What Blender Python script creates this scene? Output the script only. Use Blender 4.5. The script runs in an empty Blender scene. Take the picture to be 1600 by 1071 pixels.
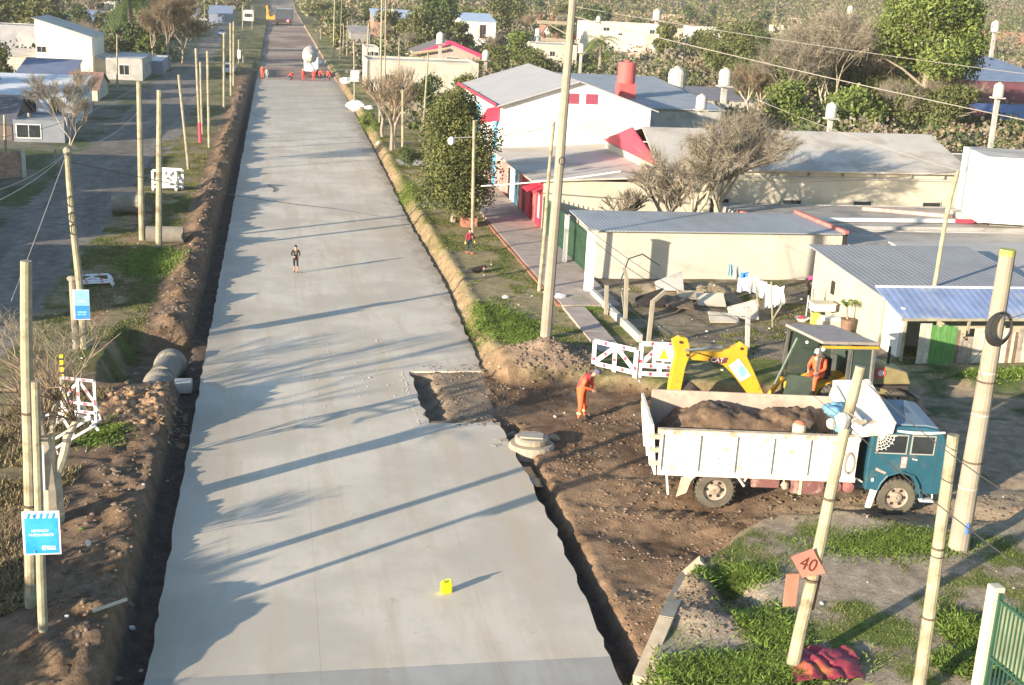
import bpy, bmesh, math, random
import numpy as np
from mathutils import Vector, Matrix, noise as mnoise
sc = bpy.context.scene
COL = sc.collection
rnd = random.Random(7)
NR = np.random.RandomState(11)
# ------------------------------------------------------------ camera model
FPX, PCX, PCY, CAMH = 1954.0, 800.0, 535.5, 14.0
_road = Vector((430-PCX, -35-PCY, FPX)).normalized()
_m = .05
_up = Vector((_m, -1, (-35-PCY-_m*(430-PCX))/FPX)).normalized()
_right = _road.cross(_up)
if _right.x < 0: _right = -_right
# rows map camera vectors (x right, y down, z forward) to world
RW = Matrix((_right, _road, _up))
cam_d = bpy.data.cameras.new('camera'); cam = bpy.data.objects.new('camera', cam_d); COL.objects.link(cam)
cam_d.sensor_width = 36; cam_d.lens = 36*FPX/1600; cam_d.clip_start = .5; cam_d.clip_end = 4000
cx, cy, cz = RW @ Vector((1,0,0)), RW @ Vector((0,-1,0)), RW @ Vector((0,0,-1))
Mx = Matrix(((cx.x,cy.x,cz.x,0),(cx.y,cy.y,cz.y,0),(cx.z,cy.z,cz.z,CAMH),(0,0,0,1)))
cam.matrix_world = Mx
sc.camera = cam
# ------------------------------------------------------------ light
SUN_EL, SUN_AZ = math.radians(11.5), math.radians(236)     # azimuth the sun stands at, clockwise from +Y
w = bpy.data.worlds.new('World'); sc.world = w; w.use_nodes = True
nt = w.node_tree; bg = nt.nodes['Background']
sky = nt.nodes.new('ShaderNodeTexSky'); sky.sky_type = 'NISHITA'; sky.sun_disc = False
sky.sun_elevation = SUN_EL; sky.sun_rotation = SUN_AZ
sky.dust_density = .6; sky.air_density = 1.2; sky.ozone_density = 3.0
nt.links.new(sky.outputs[0], bg.inputs[0]); bg.inputs[1].default_value = .12
sd = bpy.data.lights.new('sun', 'SUN'); sd.energy = 5.0; sd.angle = math.radians(.6); sd.color = (1, .86, .67)
so = bpy.data.objects.new('sun', sd); COL.objects.link(so)
sdir = Vector((math.sin(SUN_AZ)*math.cos(SUN_EL), math.cos(SUN_AZ)*math.cos(SUN_EL), math.sin(SUN_EL)))
so.rotation_euler = sdir.to_track_quat('Z', 'Y').to_euler(); so.location = (-30, -20, 40)
sc.view_settings.view_transform = 'Standard'; sc.view_settings.look = 'None'
sc.view_settings.gamma = 1; sc.view_settings.use_curve_mapping = False
sc.view_settings.exposure = 1.36
HAZE_D = .00024
# ------------------------------------------------------------ pixel -> world
def ray(px, py): return RW @ Vector((px-PCX, py-PCY, FPX))
def P(px, py, z=0.0):
    d = ray(px, py); t = (z-CAMH)/d.z; return Vector((d.x*t, d.y*t, z))
def onY(px, py, Y):
    d = ray(px, py); t = Y/d.y; return Vector((d.x*t, Y, CAMH+d.z*t))
# ------------------------------------------------------------ noise + terrain
def _hash(ix, iy, s):
    n = (ix*374761393 + iy*668265263 + s*974634777) & 0xffffffff
    n = ((n ^ (n >> 13))*1274126177) & 0xffffffff
    return ((n ^ (n >> 16)) & 0xffff)/65535.0
def vn(x, y, f, s=0):
    x = np.asarray(x, float)*f; y = np.asarray(y, float)*f
    ix = np.floor(x).astype(np.int64); iy = np.floor(y).astype(np.int64)
    fx = x-ix; fy = y-iy; fx = fx*fx*(3-2*fx); fy = fy*fy*(3-2*fy)
    a = _hash(ix,iy,s); b = _hash(ix+1,iy,s); c = _hash(ix,iy+1,s); d = _hash(ix+1,iy+1,s)
    return (a*(1-fx)+b*fx)*(1-fy)+(c*(1-fx)+d*fx)*fy*1.0
def fbm(x, y, f, s=0, o=4):
    r = 0; a = .5; t = 0
    for k in range(o): r = r+a*vn(x, y, f*2**k, s+k*17); t += a; a *= .52
    return r/t
def sm(a, b, x):
    t = np.clip((x-a)/(b-a), 0, 1); return t*t*(3-2*t)
def seglerp(y, pts):
    return np.interp(y, [p[0] for p in pts], [p[1] for p in pts])
def slab_edge(y): # right edge of concrete as function of y
    return seglerp(y, [(15,7.1),(23,7.15),(30,7.4),(37,7.35),(39,7.3),(45,7.7),(60,8.1),(75,8.0),(100,8.3),(140,8.6),(185,8.7),(1000,8.7)])
def se_edge(x):   # y of the SE corner verge edge as function of x
    return seglerp(x, [(7.6,22.6),(9.25,25.75),(10.7,27.7),(13.1,29.8),(15.4,30.3),(17.9,28.6),(20,29.3),(21.5,30.4),(60,30.6)])
def ne_edge(x):
    return seglerp(x, [(7.5,45.5),(8.4,43.2),(10,43.3),(11.5,42.8),(14,41.6),(60,41.6)])
def bump(x, y, cx_, cy_, rx, ry, h):
    d = ((x-cx_)/rx)**2+((y-cy_)/ry)**2
    return h*np.exp(-d*1.3)
def terr(x, y):
    """height and region of the ground"""
    x = np.asarray(x, float); y = np.asarray(y, float)
    wob = (fbm(x, y, .8, 3)-.5)*.8; wf = (fbm(x, y, 3.1, 9)-.5)
    lump = fbm(x, y, 1.6, 21)
    z = np.full(x.shape, .35)
    # ---------- left part
    zl = .28+(fbm(x, y, .35, 5)-.5)*.14
    exc = sm(50.5, 49.2, y+wob)*sm(42.6, 43.8, y+wob)*sm(-6.3, -5.6, x+wob*.5)   # dug hole with the pipes
    near = sm(50, 46, y)
    heap = np.exp(-((x+4.15+wob*.5)/.62)**2)*(.25+.75*lump)*.50*sm(48, 53, y)*sm(196, 170, y)
    heap = heap*(.35+1.0*sm(.35, .6, vn(x, y*1.0, .55, 77)))+.28*np.clip(fbm(x,y,2.6,79,3)-.48,0,1)*1.8*np.exp(-((x+4.15)/.8)**2)*sm(48,53,y)*sm(196,170,y)
    zl = zl+heap + wf*.12*sm(-5.4, -4.6, x)
    zl = zl+bump(x, y, -4.3, 39.8, 1.5, 1.9, .62)*(.55+lump)+bump(x, y, -4.0, 24.6, 1.6, 2.2, .55)*(.4+lump)
    zl = zl+bump(x, y, -3.9, 31.2, 1.0, 1.8, .25)*(.4+lump)
    zl = zl+near*sm(-6, -5, x)*wf*.22
    zl = zl*(1-exc)+exc*(-.75+wf*.1)
    # gutter trench along the slab
    tl = sm(-3.55, -3.2, x+wob*.22+wf*.18)
    zl = zl*(1-tl)+tl*(-.38+wf*.16)
    # ---------- under the concrete
    # ---------- right part
    se = slab_edge(y)
    bank = sm(0.0, .75, x-se-.08+wf*.3+wob*.2)
    zr = -.12+bank*.57+(fbm(x, y, .5, 15)-.5)*.1*sm(.5, 1.5, x-se)
    # clods along the bank
    zr = zr+.16*lump*np.exp(-((x-se-.75)/.35)**2)*sm(46, 50, y)
    # junction: dug out mud
    inj = sm(-.35, .35, ne_edge(x)-y+wob*.5)*sm(-.2, .35, y-se_edge(x)+wob*.7)*sm(7.2, 7.3, x)
    mud = -.02+(fbm(x, y, .45, 31)-.5)*.26+wf*.09+.05*np.clip(fbm(x*1.0,y*3.0,1.4,33)-.5,-.1,1)*2+.05*np.sin((x*.55+y)*2.1+wob*3)*sm(33, 30, y)
    trk = (np.sin((x*.85-y*.6)*14)*.5+.5)*sm(.3,.5,vn(x,y,.35,50))*.055*sm(36, 31, y)*sm(13, 11, x)
    rut = -.10*np.exp(-((y-31.6+(x-12)*.17)/.35)**2)*sm(9, 11, x)-.10*np.exp(-((y-34.0+(x-12)*.17)/.35)**2)*sm(8.5, 10.5, x)
    mud = mud+trk+rut
    mud = mud-.42*sm(.62, .3, x-7.42+wf*.25+wob*.1)*sm(39.6, 38.6, y)              # trench by the slab
    mud = mud+sm(18, 24, x)*.1
    zr = zr*(1-inj)+mud*inj
    zr = zr+bump(x, y, 10.2, 44.9, 1.7, 1.5, .75)*(.45+lump)+bump(x, y, 8.8, 42.4, .9, .7, .2)*lump
    # SE verge: small pit and loose dirt
    zr = zr-bump(x, y, 10.75, 25.6, .5, 1.0, .6)+bump(x, y, 9.7, 24.1, .8, .6, .16)+bump(x, y, 10.0, 26.2, .8, .6, .22)*(.4+lump)+bump(x,y,9.3,24.3,.6,.6,.16)
    # yard behind the wire fence: rubble
    zr = zr+bump(x, y, 19.5, 55.6, 3.2, 1.4, .75)*(.2+lump)+bump(x, y, 18, 52.5, 2, .8, .3)*lump+bump(x,y,17,46.3,3.5,.6,.3)*lump
    notch = sm(4.75, 4.85, x)*sm(38.9, 39.1, y)*sm(44.9, 44.7, y)
    zc = -.2+notch*(.155+lump*.07)
    slot = sm(4.78, 4.9, x+wf*.1)*sm(5.75, 5.5, x+wf*.3)*sm(39.3, 39.7, y)*sm(44.6, 44.2, y)
    zc = zc-.5*slot
    z = np.where(x < -2.62, zl, np.where(x > se-.02, zr, zc))
    # right of slab but under the pavement etc.
    far = sm(120, 260, y)
    z = z*(1-far)+far*np.where((x > -2.62) & (x < se), .0, .1+fbm(x, y, .05, 8)*.5)
    hill = sm(560, 1000, y)*26*(.75+.5*fbm(x, y, .006, 61))
    z = z+hill
    return z
def G(x, y): return float(terr(np.array([x]), np.array([y]))[0])
def PG(px, py):
    z = .2
    for _ in range(4):
        p = P(px, py, z); z = G(p.x, p.y)
    p = P(px, py, z); return p
# ------------------------------------------------------------ materials
MATS = {}
def mat(name, col, rough=.8, var=.15, scale=3.0, bump_=.0, bscale=20.0, metal=0, col2=None, mix=.5, mscale=None, spec=.3, stripes=None, emit=None, dist=.02):
    if name in MATS: return MATS[name]
    m = bpy.data.materials.new(name); m.use_nodes = True; n = m.node_tree.nodes; l = m.node_tree.links
    b = n['Principled BSDF']; b.inputs['Roughness'].default_value = rough; b.inputs['Metallic'].default_value = metal
    b.inputs['Specular IOR Level'].default_value = spec
    tc = n.new('ShaderNodeTexCoord'); oi = n.new('ShaderNodeObjectInfo')
    va = n.new('ShaderNodeVectorMath'); va.operation = 'ADD'
    mu = n.new('ShaderNodeVectorMath'); mu.operation = 'SCALE'; mu.inputs['Scale'].default_value = 1.0
    sc_ = n.new('ShaderNodeVectorMath'); sc_.operation = 'SCALE'; sc_.inputs['Scale'].default_value = 37.0
    cmb = n.new('ShaderNodeCombineXYZ')
    for i in range(3): l.new(oi.outputs['Random'], cmb.inputs[i])
    l.new(cmb.outputs[0], sc_.inputs[0]); l.new(tc.outputs['Object'], va.inputs[0]); l.new(sc_.outputs[0], va.inputs[1])
    def noise(s, d=5, r=.55):
        t = n.new('ShaderNodeTexNoise'); t.inputs['Scale'].default_value = s; t.inputs['Detail'].default_value = d
        t.inputs['Roughness'].default_value = r; l.new(va.outputs[0], t.inputs['Vector']); return t
    t1 = noise(scale)
    def mixc(fac, a, bb, mode='MIX'):
        x = n.new('ShaderNodeMix'); x.data_type = 'RGBA'; x.blend_type = mode
        for s, v in ((x.inputs[0], fac), (x.inputs[6], a), (x.inputs[7], bb)):
            if hasattr(v, 'links'): l.new(v, s)
            elif isinstance(v, (int, float)): s.default_value = v
            else: s.default_value = (*v, 1) if len(v) == 3 else v
        return x.outputs[2]
    def ramp(sock, p0, p1, c0=0, c1=1):
        r = n.new('ShaderNodeMapRange'); r.inputs[1].default_value = p0; r.inputs[2].default_value = p1
        r.inputs[3].default_value = c0; r.inputs[4].default_value = c1; r.interpolation_type = 'SMOOTHSTEP'
        l.new(sock, r.inputs[0]); return r.outputs[0]
    lo = tuple(max(0, c*(1-var)) for c in col); hi = tuple(min(1, c*(1+var)) for c in col)
    base = mixc(ramp(t1.outputs[0], .3, .7), lo, hi)
    if col2:
        t2 = noise(mscale or scale*.5, 6, .65)
        base = mixc(ramp(t2.outputs[0], mix-.08, mix+.08), base, col2)
    if stripes:
        axis, freq, dark = stripes
        sp = n.new('ShaderNodeSeparateXYZ'); l.new(tc.outputs['Object'], sp.inputs[0])
        mm = n.new('ShaderNodeMath'); mm.operation = 'MULTIPLY'; mm.inputs[1].default_value = freq*2*math.pi
        l.new(sp.outputs[axis], mm.inputs[0])
        si = n.new('ShaderNodeMath'); si.operation = 'SINE'; l.new(mm.outputs[0], si.inputs[0])
        bp = n.new('ShaderNodeBump'); bp.inputs['Strength'].default_value = dark; bp.inputs['Distance'].default_value = .03
        l.new(si.outputs[0], bp.inputs['Height']); l.new(bp.outputs[0], b.inputs['Normal'])
    l.new(base, b.inputs['Base Color'])
    if bump_:
        t3 = noise(bscale, 6, .6); bp2 = n.new('ShaderNodeBump'); bp2.inputs['Strength'].default_value = bump_
        bp2.inputs['Distance'].default_value = dist; l.new(t3.outputs[0], bp2.inputs['Height'])
        if stripes: l.new(bp.outputs[0], bp2.inputs['Normal'])
        l.new(bp2.outputs[0], b.inputs['Normal'])
    if emit:
        b.inputs['Emission Color'].default_value = (*emit[0], 1); b.inputs['Emission Strength'].default_value = emit[1]
    MATS[name] = m; return m
def ground_mat():
    m = bpy.data.materials.new('ground_soil'); m.use_nodes = True; n = m.node_tree.nodes; l = m.node_tree.links
    b = n['Principled BSDF']; b.inputs['Roughness'].default_value = .95; b.inputs['Specular IOR Level'].default_value = .15
    at = n.new('ShaderNodeAttribute'); at.attribute_name = 'soil'
    g = n.new('ShaderNodeNewGeometry')
    a = n.new('ShaderNodeTexNoise'); a.inputs['Scale'].default_value = 2.2; a.inputs['Detail'].default_value = 8; a.inputs['Roughness'].default_value = .65
    c = n.new('ShaderNodeTexNoise'); c.inputs['Scale'].default_value = 14; c.inputs['Detail'].default_value = 6; c.inputs['Roughness'].default_value = .7
    l.new(g.outputs['Position'], a.inputs['Vector']); l.new(g.outputs['Position'], c.inputs['Vector'])
    mr = n.new('ShaderNodeMapRange'); mr.inputs[1].default_value = .3; mr.inputs[2].default_value = .7; mr.inputs[3].default_value = .62; mr.inputs[4].default_value = 1.35
    l.new(a.outputs[0], mr.inputs[0])
    mr2 = n.new('ShaderNodeMapRange'); mr2.inputs[1].default_value = .3; mr2.inputs[2].default_value = .7; mr2.inputs[3].default_value = .72; mr2.inputs[4].default_value = 1.28
    l.new(c.outputs[0], mr2.inputs[0])
    mm = n.new('ShaderNodeMath'); mm.operation = 'MULTIPLY'; l.new(mr.outputs[0], mm.inputs[0]); l.new(mr2.outputs[0], mm.inputs[1])
    vm = n.new('ShaderNodeVectorMath'); vm.operation = 'SCALE'; l.new(at.outputs['Color'], vm.inputs[0]); l.new(mm.outputs[0], vm.inputs['Scale'])
    l.new(vm.outputs[0], b.inputs['Base Color'])
    bp = n.new('ShaderNodeBump'); bp.inputs['Strength'].default_value = .9; bp.inputs['Distance'].default_value = .06
    l.new(c.outputs[0], bp.inputs['Height']); l.new(bp.outputs[0], b.inputs['Normal'])
    return m
def concrete_mat(name, col, stain):
    m = bpy.data.materials.new(name); m.use_nodes = True; n = m.node_tree.nodes; l = m.node_tree.links
    b = n['Principled BSDF']; b.inputs['Roughness'].default_value = .78; b.inputs['Specular IOR Level'].default_value = .25
    g = n.new('ShaderNodeNewGeometry')
    def noise(s, d=6, r=.6, sx=1, sy=1):
        mp = n.new('ShaderNodeMapping'); mp.inputs['Scale'].default_value = (sx, sy, 1); l.new(g.outputs['Position'], mp.inputs[0])
        t = n.new('ShaderNodeTexNoise'); t.inputs['Scale'].default_value = s; t.inputs['Detail'].default_value = d; t.inputs['Roughness'].default_value = r
        l.new(mp.outputs[0], t.inputs['Vector']); return t.outputs[0]
    def mr(s, a, bb, c=0, d=1):
        r = n.new('ShaderNodeMapRange'); r.interpolation_type = 'SMOOTHSTEP'
        for i, v in enumerate((a, bb, c, d)): r.inputs[i+1].default_value = v
        l.new(s, r.inputs[0]); return r.outputs[0]
    def mul(a, bb):
        x = n.new('ShaderNodeMath'); x.operation = 'MULTIPLY'; l.new(a, x.inputs[0])
        if isinstance(bb, float): x.inputs[1].default_value = bb
        else: l.new(bb, x.inputs[1])
        return x.outputs[0]
    def mix(f, a, bb):
        x = n.new('ShaderNodeMix'); x.data_type = 'RGBA'; l.new(f, x.inputs[0])
        for s, v in ((x.inputs[6], a), (x.inputs[7], bb)):
            if hasattr(v, 'links'): l.new(v, s)
            else: s.default_value = (*v, 1)
        return x.outputs[2]
    big = noise(.22, 5, .6); mid = noise(1.3, 6, .7, 1, .5); fine = noise(22, 4, .7); streak = noise(.9, 5, .65, 1.0, .08); spots = noise(3.2, 3, .5)
    c1 = mix(mr(big, .38, .62), (col[0]*.84, col[1]*.83, col[2]*.82), tuple(v*1.08 for v in col))
    c2 = mix(mul(mr(mid, .48, .68), .55), c1, tuple(v*.80 for v in col))
    c3 = mix(mul(mr(streak, .48, .64), .6), c2, (col[0]*.82, col[1]*.76, col[2]*.66))
    c4 = mix(mul(mr(spots, .68, .74), .5), c3, (col[0]*.6, col[1]*.55, col[2]*.48))
    c4b = mix(mul(mr(fine, .3, .7), .25), c4, tuple(v*.85 for v in col))
    sp = n.new('ShaderNodeSeparateXYZ'); l.new(g.outputs['Position'], sp.inputs[0])
    if stain:   # clay dragged on to the right side of the new slab, dust along the left edge
        nx = n.new('ShaderNodeMath'); nx.operation = 'MULTIPLY_ADD'; l.new(mid, nx.inputs[0]); nx.inputs[1].default_value = 3.2; l.new(sp.outputs[0], nx.inputs[2])
        ny = n.new('ShaderNodeMath'); ny.operation = 'MULTIPLY_ADD'; l.new(big, ny.inputs[0]); ny.inputs[1].default_value = 14; l.new(sp.outputs[1], ny.inputs[2])
        f = mul(mul(mr(nx.outputs[0], 8.4, 10.6), mr(ny.outputs[0], 44, 56)), .85)
        c5 = mix(f, c4b, (.20, .145, .095))
        f2 = mul(mr(nx.outputs[0], 1.2, -1.2), .35)
        c5 = mix(f2, c5, (.21, .17, .13))
        wet = mul(mr(ny.outputs[0], 125, 175), .45)   # freshly poured, still damp towards the crew
        c6 = mix(wet, c5, (col[0]*.62, col[1]*.60, col[2]*.58))
        l.new(c6, b.inputs['Base Color'])
        hn = n.new('ShaderNodeTexNoise'); hn.inputs['Scale'].default_value = 6; hn.inputs['Detail'].default_value = 4; l.new(g.outputs['Position'], hn.inputs['Vector'])
    else: l.new(c4b, b.inputs['Base Color'])
    bp = n.new('ShaderNodeBump'); bp.inputs['Strength'].default_value = .35; bp.inputs['Distance'].default_value = .012
    l.new(fine, bp.inputs['Height']); l.new(bp.outputs[0], b.inputs['Normal'])
    return m
# ------------------------------------------------------------ object helpers
def tag(o, label=None, cat=None, group=None, kind=None):
    if label: o['label'] = label
    if cat: o['category'] = cat
    if group: o['group'] = group
    if kind: o['kind'] = kind
    return o
def thing(name, loc=(0,0,0), label=None, cat=None, group=None, rotz=0):
    o = bpy.data.objects.new(name, None); COL.objects.link(o); o.location = loc; o.rotation_euler = (0,0,rotz)
    o.empty_display_size = .2
    return tag(o, label, cat, group)
def link(name, me, m=None, parent=None, smooth=False):
    if m is not None:
        for mm in (m if isinstance(m, (list, tuple)) else [m]): me.materials.append(mm)
    if smooth: me.polygons.foreach_set('use_smooth', [True]*len(me.polygons))
    o = bpy.data.objects.new(name, me); COL.objects.link(o)
    if parent: o.parent = parent
    return o
def kids(o): return [c for c in o.children]
def copy_tree(o, loc=None, rotz=None, label=None, scale=None, parent=None):
    c = o.copy(); COL.objects.link(c)
    if parent: c.parent = parent
    if loc is not None: c.location = loc
    if rotz is not None: c.rotation_euler = (0,0,rotz)
    if scale is not None: c.scale = scale if hasattr(scale, '__len__') else (scale,)*3
    if label: c['label'] = label
    for ch in kids(o): copy_tree(ch, parent=c)
    return c
class MB:
    """collects primitive shapes into one mesh"""
    def __init__(s): s.v = []; s.f = []; s.mi = []; s.cur = 0
    def add(s, vs, fs):
        b = len(s.v); s.v += [tuple(v) for v in vs]
        for f in fs: s.f.append(tuple(i+b for i in f)); s.mi.append(s.cur)
        return s
    def box(s, a, b):
        (x0,y0,z0),(x1,y1,z1) = a, b
        if x0 > x1: x0, x1 = x1, x0
        if y0 > y1: y0, y1 = y1, y0
        if z0 > z1: z0, z1 = z1, z0
        return s.add([(x0,y0,z0),(x1,y0,z0),(x1,y1,z0),(x0,y1,z0),(x0,y0,z1),(x1,y0,z1),(x1,y1,z1),(x0,y1,z1)],
            [(0,3,2,1),(4,5,6,7),(0,1,5,4),(1,2,6,5),(2,3,7,6),(3,0,4,7)])
    def bar(s, p, q, w_=.1, h=.1, up=(0,0,1)):
        p, q = Vector(p), Vector(q); d = (q-p).normalized(); u = Vector(up)
        if abs(d.dot(u)) > .98: u = Vector((0,1,0))
        r = d.cross(u).normalized()*w_/2; u = r.cross(d).normalized()*h/2
        vs = [e+a*r+c*u for e in (p,q) for a,c in ((-1,-1),(1,-1),(1,1),(-1,1))]
        return s.add(vs, [(0,1,2,3),(7,6,5,4),(0,4,5,1),(1,5,6,2),(2,6,7,3),(3,7,4,0)])
    def tube(s, pts, rs, n=8, cap=True):
        pts = [Vector(p) for p in pts]
        if not hasattr(rs, '__len__'): rs = [rs]*len(pts)
        vs = []; prev = None
        for i, p in enumerate(pts):
            d = (pts[min(i+1,len(pts)-1)]-pts[max(i-1,0)]).normalized()
            if prev is None:
                u = Vector((0,0,1)) if abs(d.z) < .9 else Vector((1,0,0))
                r = d.cross(u).normalized()
            else: r = (prev-d*prev.dot(d)).normalized()
            prev = r; t = d.cross(r)
            for k in range(n):
                a = 2*math.pi*k/n; vs.append(p+(r*math.cos(a)+t*math.sin(a))*rs[i])
        fs = [(i*n+k, i*n+(k+1)%n, (i+1)*n+(k+1)%n, (i+1)*n+k) for i in range(len(pts)-1) for k in range(n)]
        if cap: fs += [tuple(range(n))[::-1], tuple((len(pts)-1)*n+k for k in range(n))]
        return s.add(vs, fs)
    def lathe(s, prof, c=(0,0,0), n=20, axis='z', cap=True):
        vs = []; c = Vector(c)
        for r, h in prof:
            for k in range(n):
                a = 2*math.pi*k/n; x, y = r*math.cos(a), r*math.sin(a)
                vs.append(c+Vector({'z':(x,y,h),'x':(h,x,y),'y':(y,h,x)}[axis]))
        m = len(prof)
        fs = [(i*n+k, i*n+(k+1)%n, (i+1)*n+(k+1)%n, (i+1)*n+k) for i in range(m-1) for k in range(n)]
        if cap: fs += [tuple(range(n))[::-1], tuple((m-1)*n+k for k in range(n))]
        return s.add(vs, fs)
    def prism(s, poly, a, b, plane='xz'):
        """extrude 2D polygon: plane xz -> along y from a to b; xy -> z; yz -> x"""
        f = {'xz': lambda p,t:(p[0],t,p[1]), 'xy': lambda p,t:(p[0],p[1],t), 'yz': lambda p,t:(t,p[0],p[1])}[plane]
        n = len(poly); vs = [f(p,a) for p in poly]+[f(p,b) for p in poly]
        fs = [tuple(range(n)), tuple(range(2*n-1, n-1, -1))]+[(i, i+n, (i+1)%n+n, (i+1)%n) for i in range(n)]
        return s.add(vs, fs)
    def slabq(s, q, t):
        """thick sheet from four corner points"""
        q = [Vector(p) for p in q]; nn = (q[1]-q[0]).cross(q[3]-q[0]).normalized()*t
        return s.add([p for p in q]+[p-nn for p in q], [(0,1,2,3),(7,6,5,4),(0,4,5,1),(1,5,6,2),(2,6,7,3),(3,7,4,0)])
    def blob(s, c, r, n=8, m=6, j=.15, seed=0):
        R_ = random.Random(seed); c = Vector(c); r = Vector(r) if hasattr(r, '__len__') else Vector((r,r,r)); vs = []
        for i in range(m+1):
            th = math.pi*i/m
            for k in range(n):
                a = 2*math.pi*k/n; q = 1+R_.uniform(-j,j)
                vs.append(c+Vector((r.x*math.sin(th)*math.cos(a)*q, r.y*math.sin(th)*math.sin(a)*q, -r.z*math.cos(th)*(1 if i in(0,m) else q))))
        return s.add(vs, [(i*n+k, i*n+(k+1)%n, (i+1)*n+(k+1)%n, (i+1)*n+k) for i in range(m) for k in range(n)])
    def rot(s, M, c=(0,0,0)):
        c = Vector(c); s.v = [tuple(M @ (Vector(v)-c)+c) for v in s.v]; return s
    def build(s, name, m, parent=None, off=None, smooth=False, bevel=0, kind=None):
        me = bpy.data.meshes.new(name)
        vs = s.v
        if off is not None: vs = [(v[0]-off[0], v[1]-off[1], v[2]-off[2]) for v in vs]
        me.from_pydata(vs, [], s.f); me.validate(); 
        bm = bmesh.new(); bm.from_mesh(me)
        if smooth: bmesh.ops.remove_doubles(bm, verts=bm.verts, dist=1e-5)
        bmesh.ops.recalc_face_normals(bm, faces=bm.faces)
        if bevel:
            bmesh.ops.bevel(bm, geom=bm.edges[:]+bm.verts[:], offset=bevel, segments=2, affect='EDGES', clamp_overlap=True, profile=.6)
        bm.to_mesh(me); bm.free()
        o = link(name, me, m, parent, smooth)
        if isinstance(m, (list, tuple)) and not bevel and not smooth and len(s.mi) == len(me.polygons):
            me.polygons.foreach_set('material_index', s.mi)
        if kind: o['kind'] = kind
        return o
def npmesh(name, V, F, m, parent=None, smooth=False, attr=None):
    """V (n,3), F (m,k) with k 3 or 4"""
    me = bpy.data.meshes.new(name); k = F.shape[1]
    me.vertices.add(len(V)); me.vertices.foreach_set('co', np.ascontiguousarray(V, dtype=np.float32).ravel())
    me.loops.add(F.size); me.loops.foreach_set('vertex_index', np.ascontiguousarray(F, dtype=np.int32).ravel())
    me.polygons.add(len(F)); me.polygons.foreach_set('loop_start', np.arange(0, F.size, k, dtype=np.int32))
    me.polygons.foreach_set('loop_total', np.full(len(F), k, dtype=np.int32))
    me.update(calc_edges=True)
    if attr is not None:
        a = me.color_attributes.new('soil', 'FLOAT_COLOR', 'POINT')
        c4 = np.ones((len(V), 4), dtype=np.float32); c4[:, :3] = attr; a.data.foreach_set('color', c4.ravel())
    return link(name, me, m, parent, smooth)
# ============================================================ GROUND
def axis_pts(segs):
    out = [segs[0][0]]
    for a, b, s in segs:
        n_ = max(1, int(round((b-a)/s))); out += list(np.linspace(a, b, n_+1)[1:])
    return np.array(out)
xs = axis_pts([(-900,-300,60),(-300,-60,12),(-60,-18,1.5),(-18,-9.6,.3),(-9.6,-2.7,.115),(-2.7,-2.55,.05),(-2.55,4.6,1.0),(4.6,6.9,.25),(6.9,13,.115),(13,24,.2),(24,40,.5),(40,90,2.5),(90,300,14),(300,1000,60)])
ys = [10.0]
while ys[-1] < 1250: ys.append(ys[-1]+max(.125, .125*(ys[-1]/42.0)**1.7))
ys = np.array(ys)
XX, YY = np.meshgrid(xs, ys); ZZ = terr(XX, YY)
wobX = (fbm(XX, YY, .8, 3)-.5); fineN = fbm(XX, YY, 2.4, 41); bigN = fbm(XX, YY, .28, 42, 5); midN = fbm(XX, YY, .9, 43, 5)
SE = slab_edge(YY)
def C(r, g, b): return np.array([r, g, b], dtype=float)
def lay(base, f, c): return base*(1-f[..., None])+f[..., None]*c
MUD, MUDL, CLAY, HEAP = C(.125,.076,.046), C(.20,.135,.082), C(.33,.225,.13), C(.19,.13,.088)
GR, GRB, DRY, STREET = C(.095,.105,.035), C(.12,.15,.04), C(.24,.195,.105), C(.235,.205,.175)
col = np.zeros(XX.shape+(3,))+C(.19,.165,.10)
col = lay(col, sm(.42, .62, bigN), C(.10,.115,.045))                            # general far ground
# left street
edge = seglerp(YY, [(10,-9.4),(46,-10.0),(52,-9.6),(65,-9.6),(78,-8.8),(112,-8.2),(175,-9.3),(300,-12),(1250,-30)])+wobX*1.1
inst = (XX < edge) & (XX > -14.7+wobX*.8) & (YY < 420)
left = (XX < -2.6)
grassf = sm(.44, .58, midN*.6+bigN*.4)
verge = np.zeros_like(col)+DRY; verge = lay(verge, grassf, GR)
verge = lay(verge, sm(.60,.72,midN), GRB)
lm = left & (YY < 420)
col[lm] = verge[lm]
dug = sm(-5.7, -5.0, XX+wobX*.9)*left*(YY < 200)                # bare spoil strip
near = sm(47, 42, YY)*left*sm(-7.5, -6.3, XX+wobX)*(YY < 60)
spoil = lay(lay(np.zeros_like(col)+HEAP, sm(.4,.65,midN), MUDL), sm(.5,.7,fineN)*.6, MUD)
col = lay(col, np.maximum(dug, near)[...], 0)+spoil*np.maximum(dug, near)[..., None]
f = np.exp(-(((XX+4.3)/1.3)**2+((YY-39.6)/2.0)**2)*1.3)*left; col = lay(col, sm(.3,.7,f), C(.40,.255,.15))
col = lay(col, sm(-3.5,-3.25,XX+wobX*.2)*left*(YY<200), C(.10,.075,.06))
far_l = left & (XX < -14.7+wobX*.8)
col[far_l] = lay(np.zeros_like(col)+C(.09,.11,.045), sm(.45,.6,bigN), C(.2,.18,.14))[far_l]
st = lay(np.zeros_like(col)+STREET, sm(.35,.7,fbm(XX*1.6,YY*.18,.7,55)), STREET*.72)
col[inst] = st[inst]
# orange path on the left verge
pth = sm(.75,.35,np.abs(XX-(-7.3+.25*np.sin(YY*.23)-(YY-60)*.012)))*(YY>50)*(YY<82)*left*.55; col = lay(col, pth, C(.34,.20,.13))
# under the slab / hole
cen = (XX >= -2.6) & (XX < SE)
col[cen] = (C(.25,.19,.135)*(.75+.5*fineN[...,None]))[cen]
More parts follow.
